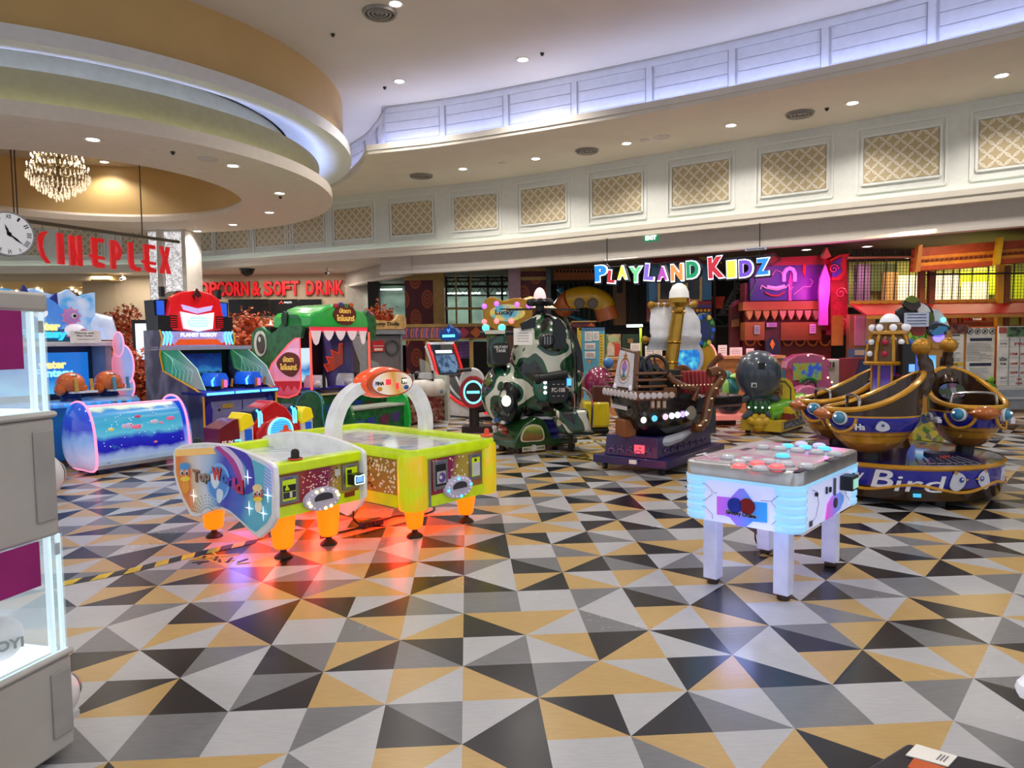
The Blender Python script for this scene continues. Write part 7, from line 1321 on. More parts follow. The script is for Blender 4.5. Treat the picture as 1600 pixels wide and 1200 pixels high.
# ---------------- dark box at the bottom right, white cabinet at the right edge
zt = .72; q = [gr(1418, 1160, zt), gr(1720, 1232, zt), gr(1640, 1330, zt), gr(1345, 1205, zt)]
t = thing('dark_box', 'dark box with white sticker at the bottom right corner', 'box', (0, 0, 0)); mb = MB(M('1d1a20', .35)); n = [(v.x, v.y) for v in q]
q2 = [gr(1418, 1160, zt), gr(1385, 1188, zt-.0), gr(1345, 1260, zt)]
mb.loft([[(x, y, .0) for x, y in n], [(x, y, zt) for x, y in n]]); mb.build('box_body', t, bevel=.006)
e1 = (q[3]-q[0]).normalized(); e2 = (q[1]-q[0]).normalized(); nrm = Vector((e1.y, -e1.x, 0)); nrm = -nrm if nrm.dot(e2) > 0 else nrm
mb = MB(M('5a1a78', .3)); f2 = Fr(q[0]+nrm*.002, e1, (0, 0, -1)); mb.add([tuple(q[0]+nrm*.004+Vector((0, 0, -.02))), tuple(q[3]+nrm*.004+Vector((0, 0, -.02))), tuple(q[3]+nrm*.004+Vector((0, 0, -.5))), tuple(q[0]+nrm*.004+Vector((0, 0, -.5)))], [(0, 1, 2, 3)]); mb.build('purple_side', t)
L_ = [gr(*p, zt+.001) for p in ((1432, 1164), (1496, 1183), (1481, 1199), (1415, 1181))]; mb = MB(PAPER); mb.add([tuple(v) for v in L_]+[(v.x, v.y, zt+.003) for v in L_], [(4, 5, 6, 7), (0, 1, 5, 4), (1, 2, 6, 5), (2, 3, 7, 6), (3, 0, 4, 7)]); lb = mb.build('white_sticker', t)
o_ = [gr(*p, zt+.001) for p in ((1428, 1186), (1478, 1201), (1468, 1215), (1418, 1200))]; mb = MB(M('c85a1c', .5)); mb.add([tuple(v) for v in o_]+[(v.x, v.y, zt+.003) for v in o_], [(4, 5, 6, 7), (0, 1, 5, 4), (1, 2, 6, 5), (2, 3, 7, 6), (3, 0, 4, 7)]); mb.build('orange_sticker', t)
mb = MB(M('8a8a90', .5))
for k in range(3): a = L_[0].lerp(L_[1], .68+.08*k); b_ = L_[3].lerp(L_[2], .68+.08*k); c = a.lerp(b_, .25); d_ = a.lerp(b_, .75); mb.cyl((c.x, c.y, zt+.0035), (d_.x, d_.y, zt+.0035), .0012, n=4)
mb.build('print_lines', lb)
t = thing('white_cabinet', 'rounded white cabinet edge just inside the right edge of the view', 'cabinet', (2.185, 2.15, 0)); mb = MB(M('e8ecf8', .3, 0, .3)); mb.bb(-.24, .3, -.25, .25, .0, .62); mb.ball((-.30, .0, .335), (.32, .12, .065), 20); mb.build('shell', t, bevel=.03)
# ================================================================ kiddie rides
class CylFr:                     # wraps lettering round an upright cylinder
    def __init__(s, c, r, a0, shear=.22): s.c = Vector((c[0], c[1], 0)); s.r = r; s.a = a0; s.sh = shear
    def p(s, x, y, d=0): a = s.a+(x+s.sh*y)/s.r; q = s.r+d; return s.c+Vector((q*cos(a), q*sin(a), y))
def camo():
    mt = bpy.data.materials.new('camouflage'); mt.use_nodes = True; nt = mt.node_tree; b = nt.nodes['Principled BSDF']; N = nt.nodes.new; L = nt.links.new
    tc = N('ShaderNodeTexCoord'); n = N('ShaderNodeTexNoise'); n.inputs['Scale'].default_value = 2.5; n.inputs['Detail'].default_value = .6; n.inputs['Distortion'].default_value = .4; L(tc.outputs['Object'], n.inputs['Vector'])
    rp = N('ShaderNodeValToRGB'); rp.color_ramp.interpolation = 'CONSTANT'; e = rp.color_ramp.elements
    for i, (p, h) in enumerate(((0, '0a0c0c'), (.41, '1c4a2c'), (.49, 'd6dccb'), (.58, '0f5038'), (.645, '0c1010'), (.7, '4a6a20'))):
        el = e[i] if i < 2 else e.new(p); el.position = p; el.color = (*hexc(h), 1)
    L(n.outputs['Fac'], rp.inputs[0]); L(rp.outputs[0], b.inputs['Base Color']); b.inputs['Roughness'].default_value = .2; b.inputs['Coat Weight'].default_value = .7; return mt
CAMO = camo(); BRN = M('4a2a1a', .25, coat=.6); BRL = M('7a4a28', .3, .25, coat=.5); LAMPW = M('f4fbff', .3, 0, 3.5, noise=0)
def emptyat(px, Y): return at(px, 560, Y).x
# ---------------- helicopter
hx, hy = .30, 9.45
t = thing('helicopter_ride', 'camouflage painted helicopter ride on a green base', 'kiddie ride', (hx, hy, 0)); ph = vplane((hx, hy-.35), 0)
def H(px, py): x, z = ph(px, py); return x, z
mb = MB(CAMO); rings = []
for px, y0, y1, d_ in ((798, 640, 560, .12), (808, 655, 520, .34), (822, 664, 500, .44), (842, 668, 488, .50), (862, 668, 488, .50), (880, 664, 495, .46), (896, 658, 510, .38), (908, 650, 535, .26), (917, 625, 585, .08)):
    x, z0 = H(px, y0); _, z1 = H(px, y1); zc, h = (z0+z1)/2, (z1-z0)/2; rings.append([(x, .12+d_*(abs(cos(a))**.8*(1 if cos(a) > 0 else -1)), zc+h*(abs(sin(a))**.8*(1 if sin(a) > 0 else -1))) for a in [2*pi*k/20 for k in range(20)]])
mb.loft(rings); mb.build('cabin', t, smooth=60)
mb = MB(CAMO); c = H(793, 618); mb.ball((c[0], .0, c[1]), (.36, .42, .42), 22); mb.build('engine_pod', t)
x, z = H(795, 627); fr = Fr((x, -.36, z), Vector((.92, -.4, 0))); mb = MB(M('101214', .25)); mb.lathe([(.16, .0), (.17, .05), (.13, .09), (.1, .06), (.0, .06)], fr=fr, n=26, sx=.8, sy=1.5); mb.ball(fr.p(0, .01, .08), (.06, .05, .07), 16, M('f6f4d8', .3, 0, 2.0, noise=0)); mb.build('tail_lamp', t)
mb = MB(CAMO); x0, z0 = H(762, 575); x1, z1 = H(790, 519); mb.box(((x0+x1)/2, -.1, (z0+z1)/2), (.26, .34, z1-z0), 0, CAMO); mb.build('rear_seat_back', t, bevel=.05)
mb = MB(M('e0ddd0', .3)); x, z = H(772, 518); mb.bb(x-.12, x+.14, -.32, .04, z-.03, z+.02); mb.cyl((x-.19, -.15, z-.02), (x+.26, -.15, z-.02), .028, n=10, mat=BLACK); mb.ball((x-.11, -.24, z+.05), .05, 14, M('58e8d0', .3, 0, 1.5, noise=0)); mb.ball((x+.1, -.24, z+.05), .05, 14, M('58e8d0', .3, 0, 1.5, noise=0)); mb.build('handlebar', t)
x, z = H(783, 548); mb = MB(BLACK); fr = Fr((x, -.3, z)); mb.poly(fr, blob([(-.1, -.12), (-.11, .07), (0, .1), (.1, .08), (.11, -.14), (0, -.18)], 3), 0, .02); pl = mb.build('badge_plate', t); mb = MB(PAPER); mb.text(fr, 'MILITARY', -.09, .03, .18, .035, .02, .026); mb.text(fr, 'TANK', -.065, -.02, .13, .04, .02, .026); mb.build('lettering', pl)
zt = H(846, 490)[1]; mx = H(846, 490)[0]; mb = MB(BLACK); mb.lathe([(.14, zt-.08), (.1, zt), (.06, zt+.05), (.06, zt+.12), (.15, zt+.14), (.17, zt+.17), (.15, zt+.2), (.05, zt+.21)], (mx, .12, 0), 18)
for k in range(8): a = k*pi/4; mb.ball((mx+.13*cos(a), .12+.13*sin(a), zt+.17), .055, 8)
mb.build('rotor_hub', t); mb = MB(M('ffc8c8', .3, 0, .9, noise=0)); mb.ball((mx, .12, zt+.22), (.085, .085, .15), 18, z0=0); mb.build('dome_lamp', t)
for a in (R(8), R(188), R(-38), R(142)):
    mb = MB(M('2c2e30', .3, .3)); f2 = Fr((mx, .12, zt+.075), (cos(a), sin(a), -.05 if a < 1 else .0), (-sin(a), cos(a), 0)); mb.poly(f2, [(.05, -.02), (.16, -.045), (.52, -.05), (.55, 0), (.52, .04), (.16, .03), (.05, .02)], 0, .014); mb.build('rotor_blade', t)
def hpoly(name, pts, y0, mat, th_=.03, bev=0, sc=1):
    q = [H(*p) for p in pts]; m_ = MB(mat); m_.poly(Fr((0, y0, 0)), q, 0, th_); return m_.build(name, t, bevel=bev)
DKG = M('08090a', .2)
hpoly('window', [(862, 500), (872, 497), (884, 512), (884, 545), (864, 545)], -.40, DKG); hpoly('side_door', [(889, 508), (900, 522), (909, 550), (912, 582), (902, 578), (893, 548)], -.31, DKG, .06); hpoly('window', [(812, 506), (838, 495), (836, 512), (815, 516)], -.40, DKG)
mb = MB(CAMO); q = [(H(*p)[0], -.36+.0, H(*p)[1]) for p in ((882, 496), (893, 520), (899, 560), (900, 610), (896, 650))]; mb.tube(q, .025, 8); mb.build('door_frame', t)
mb = MB(M('1c6a58', .25, coat=.6)); x, z = H(849, 605); mb.ball((x, -.34, z), (.14, .08, .2), 18); p_ = mb.build('lamp_pod', t); mb = MB(LAMPW)
for k in (-1, 0, 1): mb.ball((x+.02, -.415, z+.065*k), (.022, .012, .022), 10)
mb.build('white_leds', p_)
x, z = H(872, 609); mb = MB(BLACK); fr = Fr((x, -.40, z)); mb.poly(fr, blob([(-.11, -.14), (-.13, .1), (-.04, .16), (.06, .12), (.13, .15), (.12, -.1), (0, -.16)], 3), -.03, .02); pl = mb.build('number_plate', t); mb = MB(PAPER); mb.text(fr, 'FC-108', -.085, -.025, .17, .055, .02, .026); [mb.box(fr.p(-.06+.06*k, s_*.075, .022), (.025, .004, .006)) for k in range(3) for s_ in (-1, 1)]; mb.build('lettering', pl)
mb = MB(BLACK); x, z = H(855, 532); mb.lathe([(.0, .12), (.07, .12), (.09, .06), (.1, .0), (.1, -.06)], fr=Fr((x, -.36, z)), n=16, sx=1.1); fr = Fr((x, -.49, z)); [mb.rect(fr, -.045+.035*k, -.05, -.03+.035*k, .05, 0, .008, M('8a8d90', .3, .6)) for k in range(3)]; mb.build('exhaust_grille', t)
mb = MB(M('242628', .35, .3)); x, z = H(880, 588); mb.cyl((x-.3, -.4, z-.02), (x+.05, -.44, z+.04), .055, n=14); mb.cyl((x-.3, -.4, z-.02), (x-.36, -.39, z-.03), .07, n=14); mb.build('side_cannon', t)
mb = MB(M('4aa8ff', .3, 0, 1.6, noise=0)); x, z = H(888, 597); mb.rect(Fr((x, -.42, z)), -.025, -.04, .03, .05, 0, .02); mb.build('payment_screen', t)
mb = MB(PAPER); x, z = H(817, 526); fr = Fr((x, -.42, z), (1, 0, .0), (0, .25, 1)); mb.rect(fr, -.12, -.11, .12, .11, 0, .006); [mb.rect(fr, -.07, .04-.035*k, .07, .046-.035*k, .006, .008, LNM) for k in range(4)]; mb.build('paper_sheet', t)
mb = MB(M('1a1f80', .5)); x, z = H(842, 660); mb.lathe([(.34, .16), (.3, .2), (.34, .25), (.29, .3), (.33, .36), (.3, .42)], (x, .12, 0), 24); mb.lathe([(.3, .42), (.38, .43), (.36, .46), (.28, .46)], (x, .12, 0), 24, M('c8cad8', .3)); mb.build('bellows', t)
hpoly('step_block', [(878, 640), (914, 636), (919, 668), (884, 672), (862, 636)], -.38, CAMO, .34, .03); hpoly('rear_skid', [(862, 650), (876, 655), (886, 676), (882, 678), (870, 668)], -.42, CAMO, .1, .02)
mb = MB(M('1a3a30', .4)); x0, z0 = H(884, 673); x1, _ = H(926, 670); mb.bb(x0, x1, -.5, .0, z0-.04, z0); mb.cyl(((x0+x1)/2-.1, -.25, .0), ((x0+x1)/2-.1, -.25, z0-.03), .03, n=8, mat=BLACK); mb.build('footboard', t, bevel=.01)
for q in (((883, 603), (892, 610), (897, 622), (896, 645), (895, 671)), ((908, 606), (918, 612), (924, 624), (924, 645), (923, 668))): mb = MB(M('a0a0a4', .2, .9)); mb.tube(smooth_pts([(H(*p)[0], -.44, H(*p)[1]) for p in q], 4), .014, 8); mb.build('handrail', t)
# base hood
pb = vplane((.024, 8.95), R(30)); OL = M('1f4a22', .25, coat=.6); f0 = Fr((0, 0, 0))
ca, sa_ = cos(R(30)), sin(R(30)); lo = Vector((.024-hx, 8.95-hy, 0)); fb = Fr(lo, (ca, sa_, 0), (0, 0, 1))
hood = [pb(*p) for p in ((803, 711), (803, 692), (818, 666), (838, 651), (852, 657), (864, 686), (903, 683), (903, 698), (868, 703))]; hood = [(a, max(b_, .07)) for a, b_ in hood]
mb = MB(OL); mb.poly(fb, hood, -.62, 0); b_o = mb.build('base_hood', t, bevel=.02)
q = [pb(*p) for p in ((815, 690), (814, 681), (820, 668), (832, 663), (845, 666), (850, 678), (848, 688), (830, 690))]; mb = MB(M('d8d8b8', .4)); mb.poly(fb, blob(q, 3), .002, .008); cx, cy = sum(p[0] for p in q)/8, sum(p[1] for p in q)/8
mb.poly(fb, blob([(cx+(p[0]-cx)*.88, cy+(p[1]-cy)*.85) for p in q], 3), .008, .011, ramp('jungle_print', [(0, '6a4a2a'), (.4, '8a6a3a'), (.5, '6a8a3a'), (.7, 'a8b858'), (1, 'c8cca8')], (0, 0, 3), -.55, wob=.5, wscale=8)); mb.build('decal', b_o)
a = pb(816, 706); b_ = pb(851, 694); mb = MB(M('d8dcc0', .4)); mb.rect(fb, a[0], a[1], b_[0], a[1]+.06, .002, .006); mb.disc(fb, (a[0]+b_[0])/2, a[1]+.035, .045, .006, .01, M('c8ccd0', .4)); mb.text(fb, 'WELCOME  HUNTER', a[0]+.01, a[1]+.015, b_[0]-a[0]-.02, .03, .006, .009, M('2a4a2a', .5)); mb.build('lettering', b_o)
mb = MB(WHITE); q = [(-.1, -.12, .5), (-.28, -.2, .42), (-.2, .02, .55)]
fl2 = Fr(lo+Vector((0, 0, 0)), (sa_, -ca, 0), (0, 0, 1)); rn = random.Random(2)
for k in range(12): mb.ball(lo+Vector((-sa_*rn.uniform(.15, .5)-.01, ca*rn.uniform(.15, .5)*.9-.02, rn.uniform(.26, .44))), (.04, .04, .03), 7, M(rn.choice(['d8d0c8', 'a04838', 'e0e0dc', '3a6ab0']), .4))
mb.build('jumping_animals_print', b_o)
mb = MB(BLACK)
for u, v in ((.1, .1), (.95, .1), (.1, .5), (.95, .5)): p = lo+Vector((ca*u-sa_*v, sa_*u+ca*v, 0)); mb.cyl((p.x, p.y, 0), (p.x, p.y, .08), .05, n=12)
mb.build('feet', t)
hm = MB(M('b8bcb8', .35)); p = fb.p(.72, .2, -.3); hm.lathe([(.12, .1), (.06, .3), (.05, .36)], (p.x, p.y, 0), 14); hm.build('column', t)
# ---------------- pirate ship
t = thing('pirate_ship_ride', 'brown pirate ship ride with white sail, gold mast and purple base', 'kiddie ride', (1.80, 7.95, 0), R(16)); thp = R(16)
ps = vplane((1.80, 7.95), thp); off = Vector((-(-sin(thp))*.0, 0))
pv = vplane((1.80+sin(thp)*.36, 7.95-cos(thp)*.36), thp)
def Q(px, py): return pv(px, py)
HULL = M('14110f', .25, coat=.5, noise=0); BR2 = M('6e4322', .25, .2, coat=.6)
mb = MB(HULL); rings = []
for px, zk, zr, w_ in ((990, 632, 612, .26), (996, 655, 610, .33), (1006, 675, 610, .38), (1022, 688, 612, .40), (1050, 688, 612, .41), (1075, 680, 615, .40), (1088, 672, 618, .38)):
    x, z0 = Q(px, zk); z1 = Q(px, zr)[1]; h = z1-z0; rings.append([(x, y*w_, z0+h*k) for y, k in ((-.25, 0), (-.62, .12), (-.88, .4), (-.98, .75), (-1, 1), (1, 1), (.98, .75), (.88, .4), (.62, .12), (.25, 0))])
mb.loft(rings); mb.build('hull', t, smooth=50)
x0, z0 = Q(933, 600); x1, z1 = Q(1042, 612); zb = Q(960, 625)[1]
mb = MB(BR2); xa = Q(993, 612)[0]; xb = Q(1040, 612)[0]; zr0 = Q(960, 627)[1]; zr1 = Q(960, 612)[1]; mb.bb(xa-.02, xa+.36, -.44, .44, zr0, zr1); mb.bb(xa+.3, xb+.1, -.43, -.37, zr0+.02, zr1+.03); mb.bb(xa+.36, xb, .37, .43, zr0+.02, zr1+.03)
for k in range(3): mb.bb(xa+.0, xa+.34, -.42, -.36, zr1+.03+k*.07, zr1+.06+k*.07); mb.bb(xa, xa+.34, .36, .42, zr1+.03+k*.07, zr1+.06+k*.07)
mb.tube([(xa+.36, -.4, zr1+.17), (xa+.42, -.41, zr1+.1), (Q(1060, 605)[0], -.42, zr1+.05), (Q(1082, 608)[0], -.42, zr1-.0)], .035, 8); mb.tube([(xa+.36, .4, zr1+.17), (xa+.6, .41, zr1+.12), (Q(1082, 608)[0], .42, zr1)], .035, 8); mb.tube([(Q(1082, 608)[0], -.42, zr1), (Q(1087, 620)[0], -.42, Q(0, 640)[1]), (Q(1080, 650)[0], -.4, Q(0, 668)[1])], .03, 8)
mb.build('rails', t, bevel=.008)
mb = MB(M('c4bcc0', .3, 0, .12, noise=0)); zz_ = (zr0+zr1)/2
for k in range(9): mb.lathe([(0, .02), (.036, .016), (.042, 0)], fr=Fr((xa-.02, -.40+.1*k, zz_), (0, -1, 0)), n=14)
for k in range(6): mb.lathe([(0, .02), (.03, .016), (.035, 0)], fr=Fr((xa+.03+.07*k, -.44, zz_)), n=14, mat=M('b0a49c', .3, 0, .1, noise=0) if k > 3 else None)
mb.build('porthole_row', t)
mb = MB(WHITE); zl = Q(1010, 656)[1]
for k, (px, h) in enumerate(((1004, 'e8f4ff'), (1021, '5ab8e8'), (1038, 'd8b8c8'), (1048, 'f4f8ff'), (1057, 'f4f8ff'), (1065, 'b8a0f0'), (1073, 'f4f8ff'))):
    x, z = Q(px, 656-(px-1004)*.15); mb.ball((x, -.385, z), (.035, .02, .035), 10, M(h, .3, 0, 1.2, noise=0))
mb.build('hull_lamps', t)
mb = MB(M('c8ccd8', .3, 0, .5, noise=0)); [mb.ball((xa+.02, y, Q(0, 642)[1]), (.02, .035, .035), 10) for y in (-.2, .2)]; mb.build('bow_lamps', t)
# crest board
cb = Fr((xa+.02, 0, zr1), (0, -1, 0), (.12, 0, 1)); mb = MB(BR2); mb.poly(cb, [(-.27, 0), (.27, 0), (.23, .42), (-.2, .46)], -.06, 0); c_ = mb.build('crest_board', t, bevel=.012); mb = MB(M('e4e4f0', .4)); mb.poly(cb, [(-.24, .02), (.24, .02), (.20, .39), (-.17, .43)], 0, .006); mb.lathe([(.105, .006), (.12, .01), (.13, .006)], fr=Fr(cb.p(0, .22, 0), cb.u, cb.v), n=26, sx=1, sy=1, mat=M('b07a3a', .4)); mb.disc(cb, 0, .245, .07, .006, .01, M('b88ad8', .4), ry=.05); mb.poly(cb, [(-.015, .13), (.015, .13), (.01, .24), (-.01, .24)], .006, .012, M('4a7ab0', .4)); mb.disc(cb, 0, .14, .05, .006, .01, M('3a8a8a', .4), ry=.02); mb.star(cb, 0, .36, .05, .006, .012, M('b8762a', .4), 5); mb.disc(cb, 0, .3, .02, .01, .014, M('e06ab0', .4))
for k in range(10): a = R(-150+13*k); mb.disc(cb, .17*cos(a), .23+.17*sin(a), .008, .006, .01, M('4a4a58', .4), n=6)
mb.build('crest_print', c_)
mb = MB(M('1c2a44', .2, coat=.6)); x, z = Q(1012, 600); mb.loft([[(x-.05, y, z) for y in (-.2, .25)]+[(x-.05, .25, z+.3), (x-.05, -.2, z+.3)], [(x+.22, y, z) for y in (-.2, .25)]+[(x+.12, .25, z+.28), (x+.12, -.2, z+.28)]]); mb.build('dark_dashboard', t, bevel=.02)
mb = MB(M('d8d4d8', .4)); x, z = Q(996, 640); mb.bb(xa-.035, xa-.02, -.2, .2, z-.02, z+.02); mb.build('name_strip', t)
# mast, sail
mxp, mz = Q(1046, 577); mb = MB(GOLD); top = Q(1062, 478); my = -.05; mp = vplane((1.80+sin(thp)*.05, 7.95-cos(thp)*.05), thp); b0_, t0_ = mp(1047, 578), mp(1061, 480)
mb = MB(M('b88c34', .25, .75)); mb.tube([(b0_[0], my, b0_[1]), (t0_[0], my, t0_[1])], [.076, .066], 20); 
for k in (.0, .12, .44, .92): x = b0_[0]+(t0_[0]-b0_[0])*k; z = b0_[1]+(t0_[1]-b0_[1])*k; mb.lathe([(.068, z-.02), (.088, z), (.068, z+.02)], (x, my, 0), 20)
x, z = t0_; mb.lathe([(.075, z), (.1, z+.03), (.115, z+.05), (.115, z+.1), (.1, z+.11)], (x, my, 0), 22); mb.build('mast', t)
mb = MB(M('f2f0ec', .35, 0, .3)); mb.lathe([(.11, z+.1), (.105, z+.17), (.075, z+.235), (.03, z+.265), (.001, z+.268)], (x, my, 0), 22); mb.build('dome_lamp', t)
yp = .06; sp_ = vplane((1.80-sin(thp)*yp, 7.95+cos(thp)*yp), thp); mb = MB(M('f0f1f6', .55)); rows = []
for k in range(13):
    u = k/12; yl = 478+(548-478)*u; dep = .04*sin(u*pi)*3+(.05*abs(sin(u*pi*2.2)) if u > .6 else 0); l_, r_ = sp_(1025-(8 if u > .35 else 8*u/.35)-(0 if u > .9 else 0), yl), sp_(1086+(9 if u > .3 else 9*u/.3), yl); bul = .13*sin(u*pi); rows.append([(l_[0]+(r_[0]-l_[0])*j/8, yp+.1-.06*sin(pi*j/8)-dep*.8, l_[1]-.035*bul) for j in range(9)])
rows2 = [[(p[0], p[1]+.02, p[2]) for p in r] for r in rows]; V_ = [p for r in rows for p in r]+[p for r in rows2 for p in r]; nn_, kk = 9, 13; Fc = []
for o2 in (0, nn_*kk):
    for i in range(kk-1):
        for j in range(nn_-1): a = o2+i*nn_+j; Fc.append((a, a+1, a+nn_+1, a+nn_))
mb.add(V_, Fc); mb.build('sail', t, smooth=60)
mb = MB(M('b88c34', .3, .6))
for yy, xs_ in ((476, (1022, 1090)), (531, (1012, 1092))): a, b_ = sp_(xs_[0], yy), sp_(xs_[1], yy-1); mb.cyl((a[0], .13, a[1]), (b_[0], .13, b_[1]), .025, n=10, mat=M('e8e6e6', .4) if yy < 500 else None); mb.ball((a[0], .13, a[1]), .045, 10); mb.ball((b_[0], .13, b_[1]), .045, 10)
for k in range(7): a = sp_(1027+9*k, 476); mb.ball((a[0], .10, a[1]), .028, 8)
mb.build('sail_yards', t)
x, z = Q(1045, 590); mb = MB(M('181c16', .3, coat=.4)); zb_ = zr0; mb.bb(x-.2, x+.18, -.3, .2, zb_, z+.08); mb.bb(x-.22, x+.2, -.32, .22, z+.0, z+.02, BR2); mb.build('mast_box', t, bevel=.01)
x, z = Q(1031, 573); mb = MB(M('1c1614', .35)); fr = Fr((x-.03, -.32, z), (.95, -.25, 0), (0, .3, 1)); mb.tube([fr.p(.125*cos(a), .125*sin(a)) for a in [k*pi/10 for k in range(20)]], .02, 8, None, True); [mb.cyl(fr.p(0, 0), fr.p(.12*cos(a), .12*sin(a)), .012, n=6) for a in (pi/2, pi*7/6, -pi/6)]; mb.disc(fr, 0, 0, .035, -.01, .02); mb.cyl(fr.p(0, 0, 0), fr.p(0, -.1, -.2), .02, n=8); mb.build('steering_wheel', t)
# rear seat and scroll stern
sv = vplane((1.80-sin(thp)*.28, 7.95+cos(thp)*.28), thp); sx0, sz0 = sv(1062, 612); sx1 = sv(1118, 618)[0]; mb = MB(M('9c1c22', .35, coat=.3)); ztop = sv(1090, 580)[1]; 
for k in range(9): x = sx0+.02+(sx1-sx0)*k/9; mb.cyl((x+.03, .24, sz0-.02), (x+.03, .28, ztop-.0), .032, n=8)
mb.bb(sx0, sx1, .27, .33, sz0-.1, ztop+.01); mb.bb(sx0, sx1-.02, -.28, .27, sz0-.14, sz0-.02); mb.build('red_seat', t, bevel=.015)
mb = MB(BR2); 
for y in (-.36, .36): mb.tube(smooth_pts([(Q(*p)[0], y, Q(*p)[1]) for p in ((1083, 668), (1092, 668), (1102, 655), (1106, 632), (1112, 612), (1122, 598), (1128, 586), (1119, 580), (1108, 583))], 4), .055, 10)
mb.build('scroll_stern', t); mb = MB(M('e8d8b0', .3, 0, .5))
for k in range(12): q = ((1088, 664), (1098, 656), (1103, 640), (1107, 622), (1114, 606), (1124, 592), (1120, 582))[k % 7]; x, z = Q(*q); mb.ball((x+.015*(k//7), -.415, z), .009, 6)
for k in range(11): x = xa+.40+k*.045; mb.ball((x, -.46, zr1+.05), .009, 6)
mb.build('stud_lights', t); mb = MB(HULL); mb.bb(sx0-.0, sx1-.05, -.36, .36, Q(0, 665)[1]+.02, sz0-.12); mb.bb(Q(1055, 0)[0], sx0, -.36, .36, Q(0, 662)[1], sz0-.2); mb.build('seat_box', t, bevel=.02)
mb = MB(M('8a8478', .35)); x, z = Q(1078, 645); mb.lathe([(0, .03), (.07, .02), (.08, 0)], fr=Fr((x, -.38, z)), n=20, sx=.8); mb.build('round_boss', t)
mb = MB(M('5a3a22', .35)); 
for px in (1016, 1025, 1034): x, z = Q(px, 631); mb.bb(x-.03, x+.025, -.42, -.395, z-.05, z+.05, M('6a4a30', .35)); mb.bb(x-.018, x+.015, -.425, -.41, z-.035, z+.035, M('c0b0a0', .4))
mb.build('hull_windows', t); mb = MB(M('b8bcc8', .35)); rg = [(Q(px, py)[0], -.25, Q(px, py)[1]-.02) for px, py in ((1016, 692), (1030, 691), (1050, 689), (1070, 682), (1088, 673))]; mb.tube(rg, [.02, .05, .06, .05, .02], 8); mb.build('white_keel', t); x, z = Q(998, 674); mb = MB(M('8a5224', .35)); mb.bb(x-.06, x+.1, -.12, .12, z-.1, z+.1); mb.build('stem_post', t, bevel=.02)
# purple base
PB = ramp('purple_base', [(0, '22205a'), (.5, '26205f'), (1, '1c2258')], tex='noise', tscale=3, rough=.3, coat=.4); th2 = R(52); A3 = Vector((1.61, 7.35)); loc0 = Vector((1.80, 7.95))
def loc3(u, v, z): w_ = A3+Vector((cos(th2)*u-sin(th2)*v, sin(th2)*u+cos(th2)*v)); d_ = w_-loc0; return (d_.x*cos(thp)+d_.y*sin(thp), -d_.x*sin(thp)+d_.y*cos(thp), z)
def boxuv(m_, u0, u1, v0, v1, z0, z1, k=0, mat=None): m_.loft([[loc3(u0, v0, z0), loc3(u1, v0, z0), loc3(u1, v1, z0), loc3(u0, v1, z0)], [loc3(u0+k, v0+k, z1), loc3(u1-k, v0+k, z1), loc3(u1-k, v1-k, z1), loc3(u0+k, v1-k, z1)]], mat)
mb = MB(PB); boxuv(mb, .0, 1.62, .0, .9, .08, .17); boxuv(mb, .05, 1.5, .12, .78, .17, .40, .02); bs = mb.build('base', t, bevel=.008)
mb = MB(M('1a1a70', .55)); boxuv(mb, .25, 1.2, .2, .7, .40, .52, .08); mb.build('cloth_skirt', t, bevel=.03)
mb = MB(M('9a5aa0', .4)); fz_ = Fr(loc3(.06, .12, 0), Vector(loc3(0, 1, 0))-Vector(loc3(0, 0, 0)), (0, 0, 1)); fz_ = Fr(loc3(.055, .76, 0), Vector(loc3(0, 0, 0))-Vector(loc3(0, 1, 0)), (0, 0, 1)); fz_.n = -Vector(fz_.u.cross(fz_.v))*-1
WV = M('7a5a90', .4)
for k in range(5): mb.tube([fz_.p(.08+.11*k+.04*cos(a), .22+.03*sin(a), .012) for a in [0, .8, 1.6, 2.4, 3.14, 3.9]], .007, 5, WV); mb.ball(fz_.p(.1+.11*k, .28, .012), .012, 6, WV)
mb.rect(fz_, .36, .22, .48, .31, 0, .012, M('ff5060', .3, 0, 1.2, noise=0)); mb.rect(fz_, .36, .12, .44, .16, .1, .13, PAPER); mb.build('wave_print', bs)
mb = MB(M('3a2a6a', .4)); fy_ = Fr(loc3(.05, .12, 0), Vector(loc3(1, 0, 0))-Vector(loc3(0, 0, 0)), (0, 0, 1)); [mb.tube([fy_.p(.2+.17*k+.05*cos(a), .24+.03*sin(a), .0) for a in [0, .8, 1.6, 2.4, 3.14, 3.9]], .006, 5, M('5a4a80', .4)) for k in range(7)]; mb.build('wave_print', bs)
for u, v in ((.1, .1), (1.5, .1), (.1, .8), (1.5, .8)): mb = MB(BLACK); p = loc3(u, v, .04); mb.cyl((p[0]-.02, p[1], .04), (p[0]+.02, p[1], .04), .04, n=12); mb.box((p[0], p[1], .07), (.05, .05, .03)); mb.build('caster', t)
